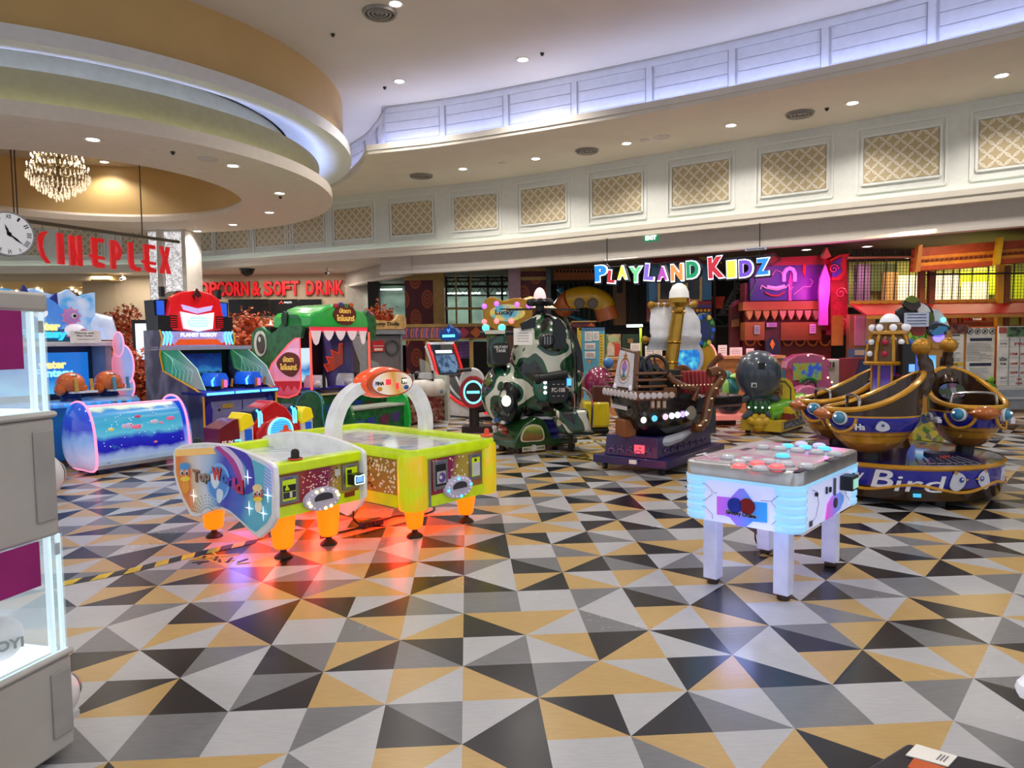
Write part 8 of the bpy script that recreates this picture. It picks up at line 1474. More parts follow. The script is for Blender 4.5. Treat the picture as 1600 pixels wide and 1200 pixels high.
# ---------------- bird carousel
bx, by, br = 3.64, 6.72, .90; ac = math.atan2(-by, -bx)
t = thing('bird_carousel', 'carousel ride with three golden bird boats and jewelled tower on a round blue base', 'kiddie ride', (bx, by, 0))
BG = M('a87026', .25, .3, coat=.5); BB = M('141c9c', .25, coat=.6); BGD = M('cc9420', .25, .25, coat=.5); BDK = M('3a2410', .25, .2, coat=.5)
mb = MB(BDK); mb.lathe([(.82, .05), (.86, .06), (.885, .16), (.89, .17)], n=64); mb.lathe([(.89, .17), (.89, .33)], n=64, mat=BB); mb.lathe([(.89, .32), (.905, .335), (.905, .35), (.88, .362)], n=64, mat=BGD); mb.lathe([(.88, .358), (.5, .40), (.001, .42)], n=64, mat=M('181c58', .15, coat=.8)); b_o = mb.build('base_drum', t)
cf = CylFr((0, 0), br-.008, ac, .25); mb = MB(M('dfe2ee', .35))
mb.text(cf, 'B', -.20, .165, .16, .15, 0, .01); mb.text(cf, 'ird', -.02, .145, .36, .135, 0, .01, None, .0); mb.text(cf, 'H', 1.0, .19, .09, .12, 0, .01); mb.text(cf, 'Happy', -.62, .17, .34, .14, 0, .01); mb.build('lettering', b_o)
mb = MB(BGD); cw = CylFr((0, 0), br-.008, ac, 0); P_ = [(-1.6+.02*k, .17+.03*sin(k*.16)) for k in range(170)]; mb.tube([cw.p(x, z, .004) for x, z in P_], .014, 6); mb.build('gold_wave', b_o)
mb = MB(WHITE)
for cx, s_ in ((.52, 1), (.76, -1)):
    WB_ = M('c8ccdc', .35); mb.poly(cw, blob([(cx+s_*a, .235+b_) for a, b_ in ((-.08, -.04), (-.06, .04), (-.03, .08), (.03, .06), (.06, .01), (.03, -.05), (-.03, -.08))], 3), .004, .012, WB_); mb.disc(cw, cx+s_*.02, .25, .022, .012, .016, M('2a4aa0', .3), n=12); mb.disc(cw, cx+s_*.025, .255, .009, .016, .018, WHITE, n=8); mb.poly(cw, [(cx+s_*.055, .26), (cx+s_*.09, .25), (cx+s_*.055, .235)], .006, .014, BGD); mb.disc(cw, cx-s_*.03, .31, .016, .004, .012, M('b88a4a', .4), n=10)
mb.rect(cw, .16, .10, .22, .13, .0, .01, M('4ab8e8', .3, 0, .8)); mb.build('bird_print', b_o)
mb = MB(BLACK); [mb.cyl((.75*cos(a), .75*sin(a), 0), (.75*cos(a), .75*sin(a), .06), .05, n=12) for a in [ac+.5+k*pi/3 for k in range(6)]]; mb.build('feet', t)
tx = at(1389, 560, by).x-bx; mb = MB(M('5a3c14', .3, .3)); mb.lathe([(.20, .40), (.17, .5), (.16, .88)], (tx, 0, 0), 24); mb.lathe([(.15, .88), (.20, .885), (.20, .91), (.145, .92)], (tx, 0, 0), 24, BGD); PUR = ramp('purple_sky_print', [(0, 'b8b8e8'), (.35, '6a6ac0'), (.6, '4a2a90'), (1, '3a2478')], (0, 0, 3), -2.8, wob=.4, wscale=6, emit=.25); mb.lathe([(.14, .91), (.14, 1.18)], (tx, 0, 0), 24, PUR)
mb.lathe([(.14, 1.18), (.215, 1.185), (.225, 1.205), (.2, 1.22)], (tx, 0, 0), 24, BGD); mb.lathe([(.19, 1.22), (.185, 1.32), (.16, 1.43), (.14, 1.47)], (tx, 0, 0), 24, M('5a3a12', .3, .3, coat=.4)); mb.lathe([(.13, 1.46), (.17, 1.475), (.17, 1.495), (.14, 1.51)], (tx, 0, 0), 24, BGD); mb.lathe([(.15, 1.5), (.13, 1.56), (.08, 1.59)], (tx, 0, 0), 24, M('6a4a18', .3, .3)); tw_ = mb.build('tower', t)
mb = MB(BGD)
for k in range(8): a = ac+k*pi/4+.2; mb.cyl((tx+.145*cos(a), .145*sin(a), .91), (tx+.145*cos(a), .145*sin(a), 1.18), .014, n=6); mb.tube([(tx+r_*cos(a), r_*sin(a), z) for r_, z in ((.195, 1.22), (.19, 1.32), (.165, 1.43), (.145, 1.47))], .016, 6)
mb.build('gold_ribs', tw_); mb = MB(WHITE)
for k in range(8):
    a = ac+k*pi/4+.2+pi/8; col = ('e8e8f0', '3a6ab8', 'd8d8e4', 'a02040')[k % 4]
    for r_, z in ((.192, 1.29), (.178, 1.40)): mb.ball((tx+r_*cos(a), r_*sin(a), z), .028, 10, M(col, .15, 0, .2))
    mb.ball((tx+.15*cos(a+.4), .15*sin(a+.4), 1.535), .034, 10, M('e4e4ee', .12, 0, .25))
mb.build('jewels', tw_); mb = MB(M('e4e6f0', .3, 0, .25)); mb.ball((tx, 0, 1.58), (.088, .088, .09), 20, z0=0); mb.build('dome', tw_)
mb = MB(BLACK); u = Vector((cos(ac+.75), sin(ac+.75))); mb.box((tx+.2*u.x, .2*u.y, 1.24), (.12, .12, .28)); mb.box((tx+.2*u.x, .2*u.y, .98), (.16, .13, .2)); mb.box((tx+.2*u.x+.02, .2*u.y-.07, 1.16), (.05, .01, .07), 0, M('6aa0ff', .3, 0, 1.2, noise=0)); mb.box((tx+.08*u.x+.02, -.17, 1.08), (.1, .02, .06), 0, M('b82030', .4)); mb.build('coin_box', t)
mb = MB(M('1c2440', .4)); mb.cyl((.12, -.5, .36), (.12, -.5, .42), .1, n=16); mb.text(Fr((.07, -.6, .36)), 'HH', .02, .02, .08, .03, 0, .01, M('d84a4a', .4)); mb.build('hub_label', t)
mb = MB(M('7a7c80', .4, .3)); 
for k in range(9): a = ac+.15+k*.09; mb.cyl((.86*cos(a), .86*sin(a), .366), (.62*cos(a+.06), .62*sin(a+.06), .392), .005, n=4)
for r_ in (.62, .7, .78, .86): mb.tube([(r_*cos(ac+.15+k*.09), r_*sin(ac+.15+k*.09), .42-.07*r_+.002) for k in range(9)], .005, 4)
mb.build('tread_grid', t)
def rimz(q):                     # q: angle from the beak
    c = (1-cos(q))/2; return .37+.31*c**2.2
def bird_boat(px_c, Yb, heading, parent):
    X = at(px_c, 680, Yb).x-bx; o = bpy.data.objects.new('bird_boat', None); COL.objects.link(o); o.parent = parent; o.location = (X, Yb-by, .43); o.rotation_euler = (0, 0, heading); o.scale = (1.06, 1.08, 1.03)
    zr = [0, .015, .05, .10, .155, .17, .185, .2, .25, .30, .32, .335, .39, .45, .52, .60, .70]; N_ = 32; mb = MB(BG); mb._lb = None; vs = []
    for z in zr:
        for j in range(N_):
            q = 2*pi*j/N_; zz = min(z, rimz(q)); f = min(1, (max(zz, 0)/.30+.015)**.34); k = .98+.1*zz; vs.append((.36*f*k*cos(q)*(1 if cos(q) > 0 else 1.0+.1*zz), .27*f*k*sin(q), zz))
    base = len(mb.v); mats = [BG]*5+[BGD]*1+[BGD, BGD, BB]+[BB]*1+[BDK]*6; mats = [BG, BG, BG, BG, BG, BGD, BG, BGD, BB, BB, BDK, BDK, BDK, BDK, BDK, BDK]; mats = [BG, BG, BG, BGD, BG, BGD, BG, BB, BB, BB, BGD, BDK, BDK, BDK, BDK, BDK]
    for i in range(len(zr)-1): mb._lf(vs if i == 0 else None, [(i*N_+j, i*N_+(j+1) % N_, (i+1)*N_+(j+1) % N_, (i+1)*N_+j) for j in range(N_)], mats[i])
    inner = [(v[0]*.9, v[1]*.9, v[2]) for v in vs[-N_:]]+[(v[0]*.8, v[1]*.8, .2) for v in vs[-N_:]]; mb.add(inner, [(j, (j+1) % N_, N_+(j+1) % N_, N_+j) for j in range(N_)]+[tuple(range(N_, 2*N_))], BDK)
    mb.add([(0, 0, 0)], []); hs = mb.build('hull', o, smooth=50, recalc=True)
    R_ = vs[-N_:]; mb = MB(BGD); mb.tube([(v[0]*.97, v[1]*.97, v[2]+.005) for v in R_], .024, 8, None, True); mb.build('gold_rim', o)
    for s_ in (-1, 1):
        q = s_*R(38); ex, ey = .36*cos(q), .27*sin(q); n_ = Vector((cos(q)*.75, sin(q)*1.1, 0)).normalized(); fr = Fr((ex*1.0, ey*1.0, .315), (-n_.y, n_.x, 0)); fr.n = n_
        mb = MB(BGD); mb.tube([fr.p(.12*cos(a), -.0+.12*sin(a), .012-.03*abs(cos(a))) for a in [pi+k*pi/10 for k in range(11)]], .014, 6); mb.build('gold_swirl', o)
        mb = MB(M('dfe4ea', .25)); mb.lathe([(0, .02), (.05, .02), (.06, .012), (.062, -.03)], fr=fr, n=22); mb.ball(fr.p(0, 0, .012), (.05, .05, .05), 18, M('2280ac', .1, coat=.9)); mb.ball(fr.p(-.015, .018, .056), .011, 8, M('e8f4ff', .1, 0, .8)); mb.build('eye', o)
    mb = MB(M('a8580e', .25, coat=.6)); mb.loft([[(.33+dx_, y*w_, .335+h*hh) for y, hh in ((-1, 0), (-.7, .6), (0, 1), (.7, .6), (1, 0), (.7, -.7), (0, -1.1), (-.7, -.7))] for dx_, w_, h in ((-.02, .13, .06), (.04, .12, .06), (.085, .08, .045), (.12, .02, .015))]); mb.build('beak', o, smooth=60)
    mb = MB(BG); mb.tube(smooth_pts([(-.35, 0, .52), (-.41, 0, .62), (-.42, 0, .72), (-.39, 0, .82), (-.38, 0, .87)], 4), [.085]*3+[.07]*4+[.055]*4+[.042]*6, 12, BDK); mb.ball((-.38, 0, .90), .075, 16, M('b88428', .3, .4)); mb.build('tail_neck', o, smooth=60)
    mb = MB(M('c8c8cc', .15, .9)); mb.tube(smooth_pts([(.14, -.17, .3), (.14, -.17, .44), (.14, -.12, .485), (.14, .12, .485), (.14, .17, .44), (.14, .17, .3)], 4), .014, 8); mb.build('grab_bar', o)
    mb = MB(M('2a2a28', .4)); mb.disc(Fr((-.29, 0, .47), (0, 1, 0), (-.25, 0, 1)), 0, 0, .11, 0, .01, ramp('seat_back_print', [(0, '1c2a1c'), (.4, '3a4a2a'), (.5, 'c8d0e8'), (.6, '9c1c20'), (.7, '4a6ab0'), (1, '2a2a2a')], tex='cells', tscale=22), ry=.08); mb.build('seat_back_print', o)
    mb = MB(WHITE)
    for s_ in (-1, 1): f3 = Fr((0, s_*.288, .255), (-s_, 0, 0)); f3.n = Vector((0, s_, 0)); mb.poly(f3, blob([(-.05, -.02), (-.03, .03), (.0, .045), (.04, .02), (.05, -.02), (0, -.04)], 3), -.02, .006, M('c8ccdc', .35)); mb.disc(f3, .0, .01, .012, .006, .01, M('2a4a90', .3), n=8); mb.text(f3, 'Ha', -.2 if s_ > 0 else .12, -.03, .07, .05, -.03, .003, M('dfe2ee', .35))
    mb.build('bird_print', o); mb = MB(BLACK); mb.cyl((0, 0, -.1), (0, 0, .01), .07, n=14); mb.build('pivot', o)
    return o
bird_boat(1360, 6.22, R(170), t); bird_boat(1308, 7.08, R(178), t); bird_boat(1508, 6.50, R(-100), t)
# ---------------- whale and crocodile ride
tq = R(50); K0 = Vector((3.98, 10.4)); t = thing('whale_ride', 'ride with a big dark whale seen from behind, green crocodile body and yellow base', 'kiddie ride', (K0.x, K0.y, 0), tq)
YB = M('c8a818', .3, coat=.4); mb = MB(YB); mb.bb(0, 1.2, 0, .62, .05, .22); mb.bb(.12, 1.1, .1, .52, .215, .225, M('4a3a18', .5)); b_o = mb.build('base', t, bevel=.012); mb = MB(M('3a4a5c', .4)); mb.bb(.12, 1.14, -.006, 0, .08, .19); rn = random.Random(3)
for k in range(16): mb.ball((.18+.06*k, -.008, .135+rn.uniform(-.03, .03)), (.025, .004, .02), 6, M('9aa4ac', .4))
mb.build('side_print', b_o); mb = MB(BLACK); [mb.cyl((x, y, 0), (x, y, .06), .04, n=10) for x in (.1, 1.1) for y in (.08, .54)]; mb.build('feet', t); mb = MB(M('1c1c20', .6)); mb.bb(.3, .95, .16, .48, .22, .42); mb.build('bellows', t, bevel=.03)
iq = lambda w_: ((w_.x-K0.x)*cos(tq)+(w_.y-K0.y)*sin(tq), -(w_.x-K0.x)*sin(tq)+(w_.y-K0.y)*cos(tq), w_.z)
def Wp(px, py, Y): return Vector(iq(at(px, py, Y)))
WH = M('3a4656', .3, coat=.45); c = Wp(1185, 586, 10.75); n = Wp(1186, 632, 10.75)
mb = MB(WH); mb.lathe([(.001, c.z+.38), (.14, c.z+.355), (.25, c.z+.27), (.32, c.z+.14), (.335, c.z), (.31, c.z-.14), (.25, c.z-.24), (.17, c.z-.30), (.15, c.z-.42)], (c.x, c.y, 0), 30); mb.tube([(n.x, n.y, n.z+.06), (n.x, n.y, .42), (n.x-.02, n.y, .3)], [.16, .13, .11], 20)
for s_ in (-1, 1): e = Vector((cos(tq), -sin(tq), 0))*s_; p = Vector((c.x, c.y, c.z-.33)); mb.tube([p+e*.14, p+e*.26+Vector((0, 0, -.05)), p+e*.33+Vector((0, 0, -.02))], [.07, .06, .03], 10)
wb = mb.build('whale_body', t, smooth=60); vd = Vector((c.x, c.y, 0))-Vector(iq(Vector((0, 0, 0)))); vd.z = 0; vd = -vd.normalized(); fq = Fr((c.x, c.y, 0), Vector((-vd.y, vd.x, 0))); fq.n = vd
mb = MB(BLACK); mb.rect(fq, .0, c.z+.1, .09, c.z+.2, .30, .325); mb.rect(fq, -.1, c.z-.17, -.02, c.z-.10, .29, .315, M('c8ccd0', .4)); mb.rect(fq, -.08, c.z-.16, -.035, c.z-.12, .315, .32, DGREY); mb.build('rear_hatch', wb)
mb = MB(M('0c5a28', .3, coat=.5)); 
for k in range(12): a = k*pi/6; mb.ball((n.x+.13*cos(a), n.y+.13*sin(a), n.z-.02), (.065, .065, .11), 10)
mb.lathe([(.15, n.z+.1), (.18, n.z+.12), (.15, n.z+.14)], (n.x, n.y, 0), 20); rf = mb.build('green_ruff', t); mb = MB(M('f4fff4', .3, 0, 1.6, noise=0)); 
for k in range(4): p = fq.p(-.135+.09*k, n.z-.02, .17); p = Vector((n.x, n.y, n.z-.03))+(p-Vector((c.x, c.y, n.z-.02)))*1.08; mb.ball(p, .016, 8)
mb.build('white_leds', rf)
mb = MB(WH); p = Wp(1180, 660, 10.65)
for s_ in (-1, 1): e = fq.u*s_; q = Vector((n.x, n.y, .3)); mb.tube([q, q+e*.12+Vector((0, 0, .02))+vd*.06, q+e*.24+Vector((0, 0, -.06))+vd*.1], [.09, .08, .03], 10)
mb.build('tail_fins', t); q = Vector((n.x, n.y, .18))+vd*.14; mb = MB(M('c8a010', .3, coat=.6)); 
for dx_, dz, r_ in ((0, .0, .1), (.1, .02, .075), (-.1, .02, .075), (.05, .08, .06), (-.05, .08, .06), (0, -.06, .09)): mb.ball(q+fq.u*dx_+Vector((0, 0, dz)), r_, 12)
mb.build('yellow_figure', t)
GRN = M('6ab81c', .22, coat=.8); P1_, P2_ = Wp(1200, 648, 10.75), Wp(1256, 628, 11.0); mb = MB(GRN); mb.tube(smooth_pts([(P1_.x-.1, P1_.y+.02, P1_.z+.02), tuple(P1_.lerp(P2_, .3)), tuple(P1_.lerp(P2_, .7)), (P2_.x, P2_.y, P2_.z-.02), (P2_.x+.1, P2_.y, P2_.z+.02)], 4), [.17]*4+[.19]*4+[.18]*4+[.12]*4+[.05], 16); cr_ = mb.build('crocodile_body', t, smooth=60)
mb = MB(M('e0e0d0', .3)); pm = P1_.lerp(P2_, .78); mb.ball(pm+Vector((.02, -.12, -.02)), (.2, .1, .1), 14); mb.ball(pm+Vector((.05, -.21, -.0)), (.1, .02, .05), 10, M('8a3020', .4)); mb.build('snout', cr_)
c = Wp(1218, 612, 10.85); mb = MB(M('d8c01c', .3, coat=.5)); fs2 = Fr((c.x, c.y-.0, c.z)); mb.poly(fq_ := Fr((c.x, c.y, c.z), fq.u), blob([(-.2, -.22), (-.2, .1), (-.1, .2), (.1, .2), (.2, .08), (.2, -.22)], 3), -.04, .04); sb = mb.build('seat_back', t); fq_.n = vd; mb = MB(M('8a1c1c', .4)); mb.rect(fq_, -.16, -.06, .04, .12, .045, .05, ramp('seat_print', [(0, '6a1414'), (.5, '8a2a1a'), (.6, 'c8a040'), (1, '3a5a2a')], tex='cells', tscale=30)); mb.tube([fq_.p(x, z, .05) for x, z in ((-.17, -.2), (-.17, .08), (-.08, .16), (.08, .16), (.16, .06), (.16, -.2))], .01, 5, M('2a3a10', .4)); mb.build('seat_print', sb)
mb = MB(M('d8c01c', .3)); mb.box((c.x, c.y-.08, c.z-.27), (.34, .3, .1)); mb.box((c.x-.05, c.y-.08, c.z-.36), (.3, .28, .1), 0, M('7a2018', .4)); mb.build('seat', t)
for s_ in (0, .1): mb = MB(BLACK); x, y, z = Wp(1237+s_*30, 612, 10.9); mb.tube([(x, y, z-.14), (x, y, z+.02), (x+.05, y, z+.04), (x+.06, y, z-.1)], .01, 6); mb.build('grab_bar', t)
# ---------------- curved ball-game machine (racer)
tg = R(-48); g0 = at(690, 560, 13.9); t = thing('curved_racing_game', 'white and red curved game with tilted screen, black track and blue lit crest', 'arcade machine', (g0.x, 13.9, 0), tg); pg = vplane((g0.x, 13.9), tg)
WR = M('e4e6ea', .3, coat=.5); RR = M('d8141c', .3, 0, .35, coat=.4)
prof = [pg(*p) for p in ((668, 538), (676, 562), (684, 590), (697, 613), (720, 631), (750, 638), (796, 635), (800, 641), (796, 648), (745, 652), (689, 648), (683, 612), (677, 585), (671, 560), (664, 541))]; prof = [(a, max(b_, .02)) for a, b_ in prof]
for y in (-.02, .62): mb = MB(WR); mb.poly(Fr((0, y+.05, 0)), prof, -.0, .05); o = mb.build('side_frame', t, bevel=.008); mb = MB(RR); mb.tube([(a+.05, y+.0, b_+.0) for a, b_ in smooth_pts([(p[0], p[1], 0) for p in prof[:6]], 3) and [(v.x, v.y) for v in smooth_pts([(p[0], p[1], 0) for p in prof[:6]], 3)]], .035, 6); mb.build('red_stripe', o)
trk = [(v.x+.04, v.y-.02) for v in smooth_pts([(p[0], p[1], 0) for p in prof[:7]], 4)]
def trackstrip(name, y0, y1, lift, mat, parent=None, a=0, b_=None):
    q = trk[a:b_]; m_ = MB(mat); m_.loft([[(x, y0, z+lift), (x, y1, z+lift), (x, y1, z+lift-.03), (x, y0, z+lift-.03)] for x, z in q]); return m_.build(name, parent or t)
trackstrip('black_track', .0, .6, .0, M('1c1c20', .3)); trackstrip('steel_lane', .14, .2, .012, M('b8bac0', .25, .6), None, 7); trackstrip('steel_lane', .4, .46, .012, M('b8bac0', .25, .6), None, 7)
s0_, s1_ = trk[0], trk[8]; f_ = Fr((s0_[0], 0, s0_[1]), (0, 1, 0), Vector((s0_[0]-s1_[0], 0, s0_[1]-s1_[1]))); L1 = math.hypot(s0_[0]-s1_[0], s0_[1]-s1_[1]); fsn = Fr((s1_[0]+.0, .0, s1_[1]), (0, 1, 0), Vector((s0_[0]-s1_[0], 0, s0_[1]-s1_[1])))
mb = MB(ramp('race_screen', [(0, '0c1c2c'), (.4, '1c3c5c'), (.6, '5a7a9c'), (1, '1c2c44')], tex='noise', tscale=9, emit=.6, rough=.2)); mb.rect(fsn, .06, .1, .54, L1*.68, .02, .04); mb.rect(fsn, .03, .04, .57, L1*1.0, .0, .02, BLACK); mb.rect(fsn, .1, L1*.74, .5, L1*.82, .02, .035, M('dff4ff', .3, 0, 1.2, noise=0)); mb.build('screen', t)
mb = MB(WR); mb.tube([(s0_[0]-.02, -.02, s0_[1]+.02), (s0_[0]-.02, .64, s0_[1]+.02)], .04, 8); mb.build('top_edge', t)
a = pg(684, 523); mb = MB(M('123a7a', .3, 0, .4)); fr = Fr((a[0]+.02, .3, a[1]+.0), (.42, -.9, 0)); fr = Fr((a[0], .3, a[1])); mb.poly(fr, blob([(-.25, -.1), (-.3, .02), (-.2, .12), (-.08, .14), (0, .2), (.08, .14), (.2, .12), (.3, .02), (.25, -.1), (0, -.13)], 3), -.05, .03); cr_ = mb.build('crest', t); mb = MB(M('58d8ff', .3, 0, 2.5, noise=0)); mb.rect(fr, -.2, -.05, .2, .0, .03, .04); mb.poly(fr, [(-.05, .1), (0, .04), (.05, .1), (.03, .12), (0, .08), (-.03, .12)], .03, .04, M('3a7aff', .3, 0, 2)); mb.build('blue_lights', cr_)
a = pg(704, 635); mb = MB(M('8ae8f8', .3, 0, 2.2, noise=0)); mb.lathe([(.07, 0), (.09, .015), (.08, .02), (.06, .015)], fr=Fr((a[0], .0, a[1]), (1, 0, 0)), n=22); mb.disc(Fr((a[0], .0, a[1])), 0, 0, .065, 0, .01, DGREY); mb.build('ring_lamp', t)
a, b_ = pg(760, 644), pg(797, 640); mb = MB(M('ff1c2c', .3, 0, 1.4, noise=0)); mb.cyl((a[0], -.03, a[1]+.01), (b_[0], -.03, b_[1]), .045, n=12); mb.cyl((a[0], .1, .05), (b_[0], .1, .05), .02, n=6, mat=BLACK); mb.build('red_light_bar', t)
tt = thing('motorbike_game', 'white and red ride-on game wheel with a cyan ring beside the helicopter ride', 'arcade machine', (at(741, 600, 11.2).x, 11.2, 0), 0); pw = vplane((at(741, 600, 11.2).x, 11.2), 0)
a = pw(740, 612); fr = Fr((a[0], -.1, a[1])); mb = MB(M('a01828', .3, coat=.4)); mb.disc(fr, 0, 0, .22, -.25, .0, ry=.26, n=28); mb.disc(fr, -.02, .16, .2, -.25, -.02, M('d8d8d8', .3), ry=.22); b1 = mb.build('body_shell', tt, bevel=.02); mb = MB(BLACK); mb.disc(fr, 0, 0, .15, 0, .02, ry=.18, n=28); mb.lathe([(.13, .02), (.145, .03), (.155, .02)], fr=fr, n=28, sy=1.2, mat=M('6ae8ff', .3, 0, 2.4, noise=0)); mb.rect(fr, -.1, -.02, .1, .02, .02, .03, M('6ae8ff', .3, 0, 1.6, noise=0)); mb.build('cyan_ring', b1)
mb = MB(M('15161a', .4)); mb.tube([(a[0]+.05, .1, a[1]-.25), (a[0]+.2, .1, a[1]-.22), (a[0]+.32, .1, a[1]-.1)], [.1, .13, .07], 14); mb.bb(a[0]-.2, a[0]+.3, .0, .4, .0, .1); mb.cyl((a[0], .05, .1), (a[0], .05, a[1]), .08, n=10); mb.cyl((a[0]-.25, -.15, a[1]+.34), (a[0]-.02, -.15, a[1]+.36), .03, n=8); mb.build('seat_and_frame', tt)
# ---------------- carousel sign behind the helicopter
p = at(797, 600, 11.6); t = thing('golden_sign_ride', 'gold framed game sign with round pink and violet bulbs behind the helicopter', 'arcade machine', (p.x, 11.6, 0)); pk_ = vplane((p.x, 11.6), 0); GF = M('b8862c', .3, .5)
q = [pk_(*k) for k in ((757, 470), (770, 464), (785, 470), (805, 466), (826, 470), (832, 488), (828, 506), (812, 514), (795, 509), (778, 516), (760, 507), (755, 490))]; mb = MB(GF); mb.poly(Fr((0, 0, 0)), blob(q, 4), -.1, .05); s_ = mb.build('sign_frame', t, bevel=.015); c = pk_(793, 489); mb = MB(ramp('music_print', [(0, '3a8ab0'), (.4, '6ab8c8'), (.5, 'e8c060'), (.6, 'b8d06a'), (.75, 'd86a7a'), (1, 'e8e8d8')], tex='noise', tscale=7, emit=.25)); mb.disc(Fr((0, 0, 0)), c[0], c[1], .29, .05, .06, ry=.14); mb.text(Fr((0, 0, 0)), 'Lucky', c[0]-.2, c[1]-.05, .3, .1, .06, .07, M('2a2a3a', .4), .03); mb.build('sign_print', s_)
mb = MB(WHITE)
for px, py, h in ((757, 479, 'c070f0'), (776, 475, 'c070f0'), (808, 476, 'c070f0'), (757, 503, 'ff8a90'), (776, 502, 'ff8a90'), (799, 502, 'ff8a90'), (826, 478, 'c070f0')): a = pk_(px, py); mb.ball((a[0], -.06, a[1]), .045, 10, M(h, .3, 0, 1.2, noise=0))
mb.build('bulbs', s_); a = pk_(830, 475); mb = MB(ramp('canopy_stripe', [(0, 'e0a83a'), (.45, 'e8c070'), (.5, 'f4e8d0'), (1, 'e8d8b8')], tex='cells', tscale=4, emit=.1)); mb.lathe([(.45, a[1]-.06), (.25, a[1]+.06), (.1, a[1]+.12), (.01, a[1]+.15)], (a[0], .4, 0), 12); mb.build('canopy', t); mb = MB(M('8a4050', .4)); b_ = pk_(835, 500); mb.bb(b_[0]-.2, b_[0]+.3, .2, .5, .0, b_[1]+.1, M('7a3a50', .5)); mb.bb(pk_(760, 0)[0], pk_(825, 0)[0], .05, .5, .0, pk_(0, 510)[1], M('5a3a28', .5)); mb.build('cabinet', t)
# ---------------- fishing game with wheel behind the pirate ship
p = at(1075, 600, 10.9); t = thing('fishing_game', 'round white framed game screen with sea picture and jewelled wheel behind the pirate ship', 'arcade machine', (p.x, 10.9, 0)); pk_ = vplane((p.x, 10.9), 0); F0 = Fr((0, 0, 0))
a = pk_(1072, 560); mb = MB(M('c8ccd8', .3, coat=.4)); mb.disc(F0, a[0], a[1], .27, -.2, .05, ry=.3, n=30); fm_ = mb.build('round_frame', t, bevel=.02); mb = MB(ramp('sea_screen', [(0, '0c3a8a'), (.4, '1a6ac0'), (.55, '4ac0d8'), (.7, 'f0e0a0'), (1, 'e8f4ff')], tex='noise', tscale=8, emit=.8)); mb.disc(F0, a[0]-.02, a[1]-.0, .22, .05, .06, ry=.24); mb.build('screen', fm_)
b_ = pk_(1101, 516); mb = MB(M('2a4a3a', .3)); mb.disc(F0, b_[0], b_[1], .17, -.12, .0, ry=.27, n=28); wl = mb.build('wheel', t, bevel=.02); mb = MB(WHITE)
for k in range(12): q = 2*pi*k/12; mb.ball((b_[0]+.13*cos(q), -.01, b_[1]+.22*sin(q)), (.035, .02, .04), 8, M(('2a5ac0', '3a8a3a', 'c8b84a', '2a3a7a')[k % 4], .2, 0, .2))
mb.disc(F0, b_[0], b_[1], .09, .0, .015, M('1a2a6a', .2), ry=.14); mb.build('jewels', wl)
c = pk_(1106, 565); mb = MB(M('c89a1c', .35)); mb.disc(F0, c[0], c[1], .13, -.15, .0, ry=.27); mb.tube([(c[0]+.14*cos(q), 0, c[1]+.28*sin(q)) for q in [-pi/2+k*pi/12 for k in range(13)]], .012, 6, M('ff8a80', .3, 0, 1.6, noise=0)); mb.build('yellow_side', t); mb = MB(M('6a3c1c', .35)); mb.tube([(c[0]-.05, -.25, c[1]-.1), (c[0]+.03, -.3, c[1]+.02), (c[0]+.11, -.35, c[1]+.1)], [.05, .045, .06], 12); mb.build('cannon', t); mb = MB(M('3a3c44', .4)); mb.bb(a[0]-.3, c[0]+.1, -.1, .4, 0, a[1]-.24); mb.build('cabinet', t)
# ---------------- small rides further back
p = at(1147, 620, 11.8); t = thing('turtle_ride', 'teal and lime ride figure on a pink lit platform right of the ship', 'kiddie ride', (p.x, 11.8, 0)); k_ = vplane((p.x, 11.8), 0)
mb = MB(M('1f7a80', .3, coat=.5)); a = k_(1140, 605); mb.ball((a[0], 0, a[1]), (.16, .2, .2), 16); a = k_(1136, 590); mb.ball((a[0], 0, a[1]), (.1, .12, .12), 14); mb.build('body', t); mb = MB(M('a0d86a', .3, coat=.4)); a = k_(1150, 588); mb.ball((a[0], -.1, a[1]), (.15, .1, .06), 12); a = k_(1131, 610); mb.ball((a[0], -.12, a[1]), (.06, .08, .2), 12); mb.build('lime_fins', t); mb = MB(M('1c2444', .3, coat=.5)); a = k_(1138, 633); mb.ball((a[0], 0, a[1]), (.22, .25, .17), 16); mb.build('dark_shell', t)
mb = MB(M('f08a80', .3, 0, .5)); a, b_ = k_(1108, 648), k_(1160, 640); mb.bb(a[0], b_[0], -.2, .15, .1, .2); mb.bb(a[0], b_[0]-.1, .0, .3, .0, .1, BLACK); mb.build('pink_platform', t, bevel=.02)
p = at(930, 610, 11.2); t = thing('pink_donkey_ride', 'glossy dark pink rounded ride with brown wheel housing and yellow skirt left of the ship', 'kiddie ride', (p.x, 11.2, 0)); k_ = vplane((p.x, 11.2), 0)
mb = MB(M('8a1c4c', .22, coat=.8)); a = k_(936, 600); mb.ball((a[0], 0, a[1]), (.25, .3, .28), 20); mb.build('pink_shell', t); mb = MB(M('5a3020', .35)); a, b_ = k_(922, 635), k_(950, 600); mb.bb(a[0], b_[0], -.32, -.05, a[1], b_[1]); mb.build('brown_wagon', t, bevel=.03); mb = MB(M('d8c010', .3, coat=.4)); a, b_ = k_(908, 637), k_(948, 625); mb.bb(a[0], b_[0], -.35, .2, .1, b_[1]); mb.bb(a[0], b_[0], -.3, .2, .0, .1, BLACK); mb.build('yellow_skirt', t, bevel=.04); mb = MB(M('3a7ab8', .3, coat=.5)); a = k_(950, 567); mb.ball((a[0], -.05, a[1]), .09, 14); mb.cyl((a[0], -.05, a[1]-.07), (a[0]-.05, -.05, a[1]-.3), .03, n=8, mat=M('a89a6a', .4)); mb.build('blue_ball', t)
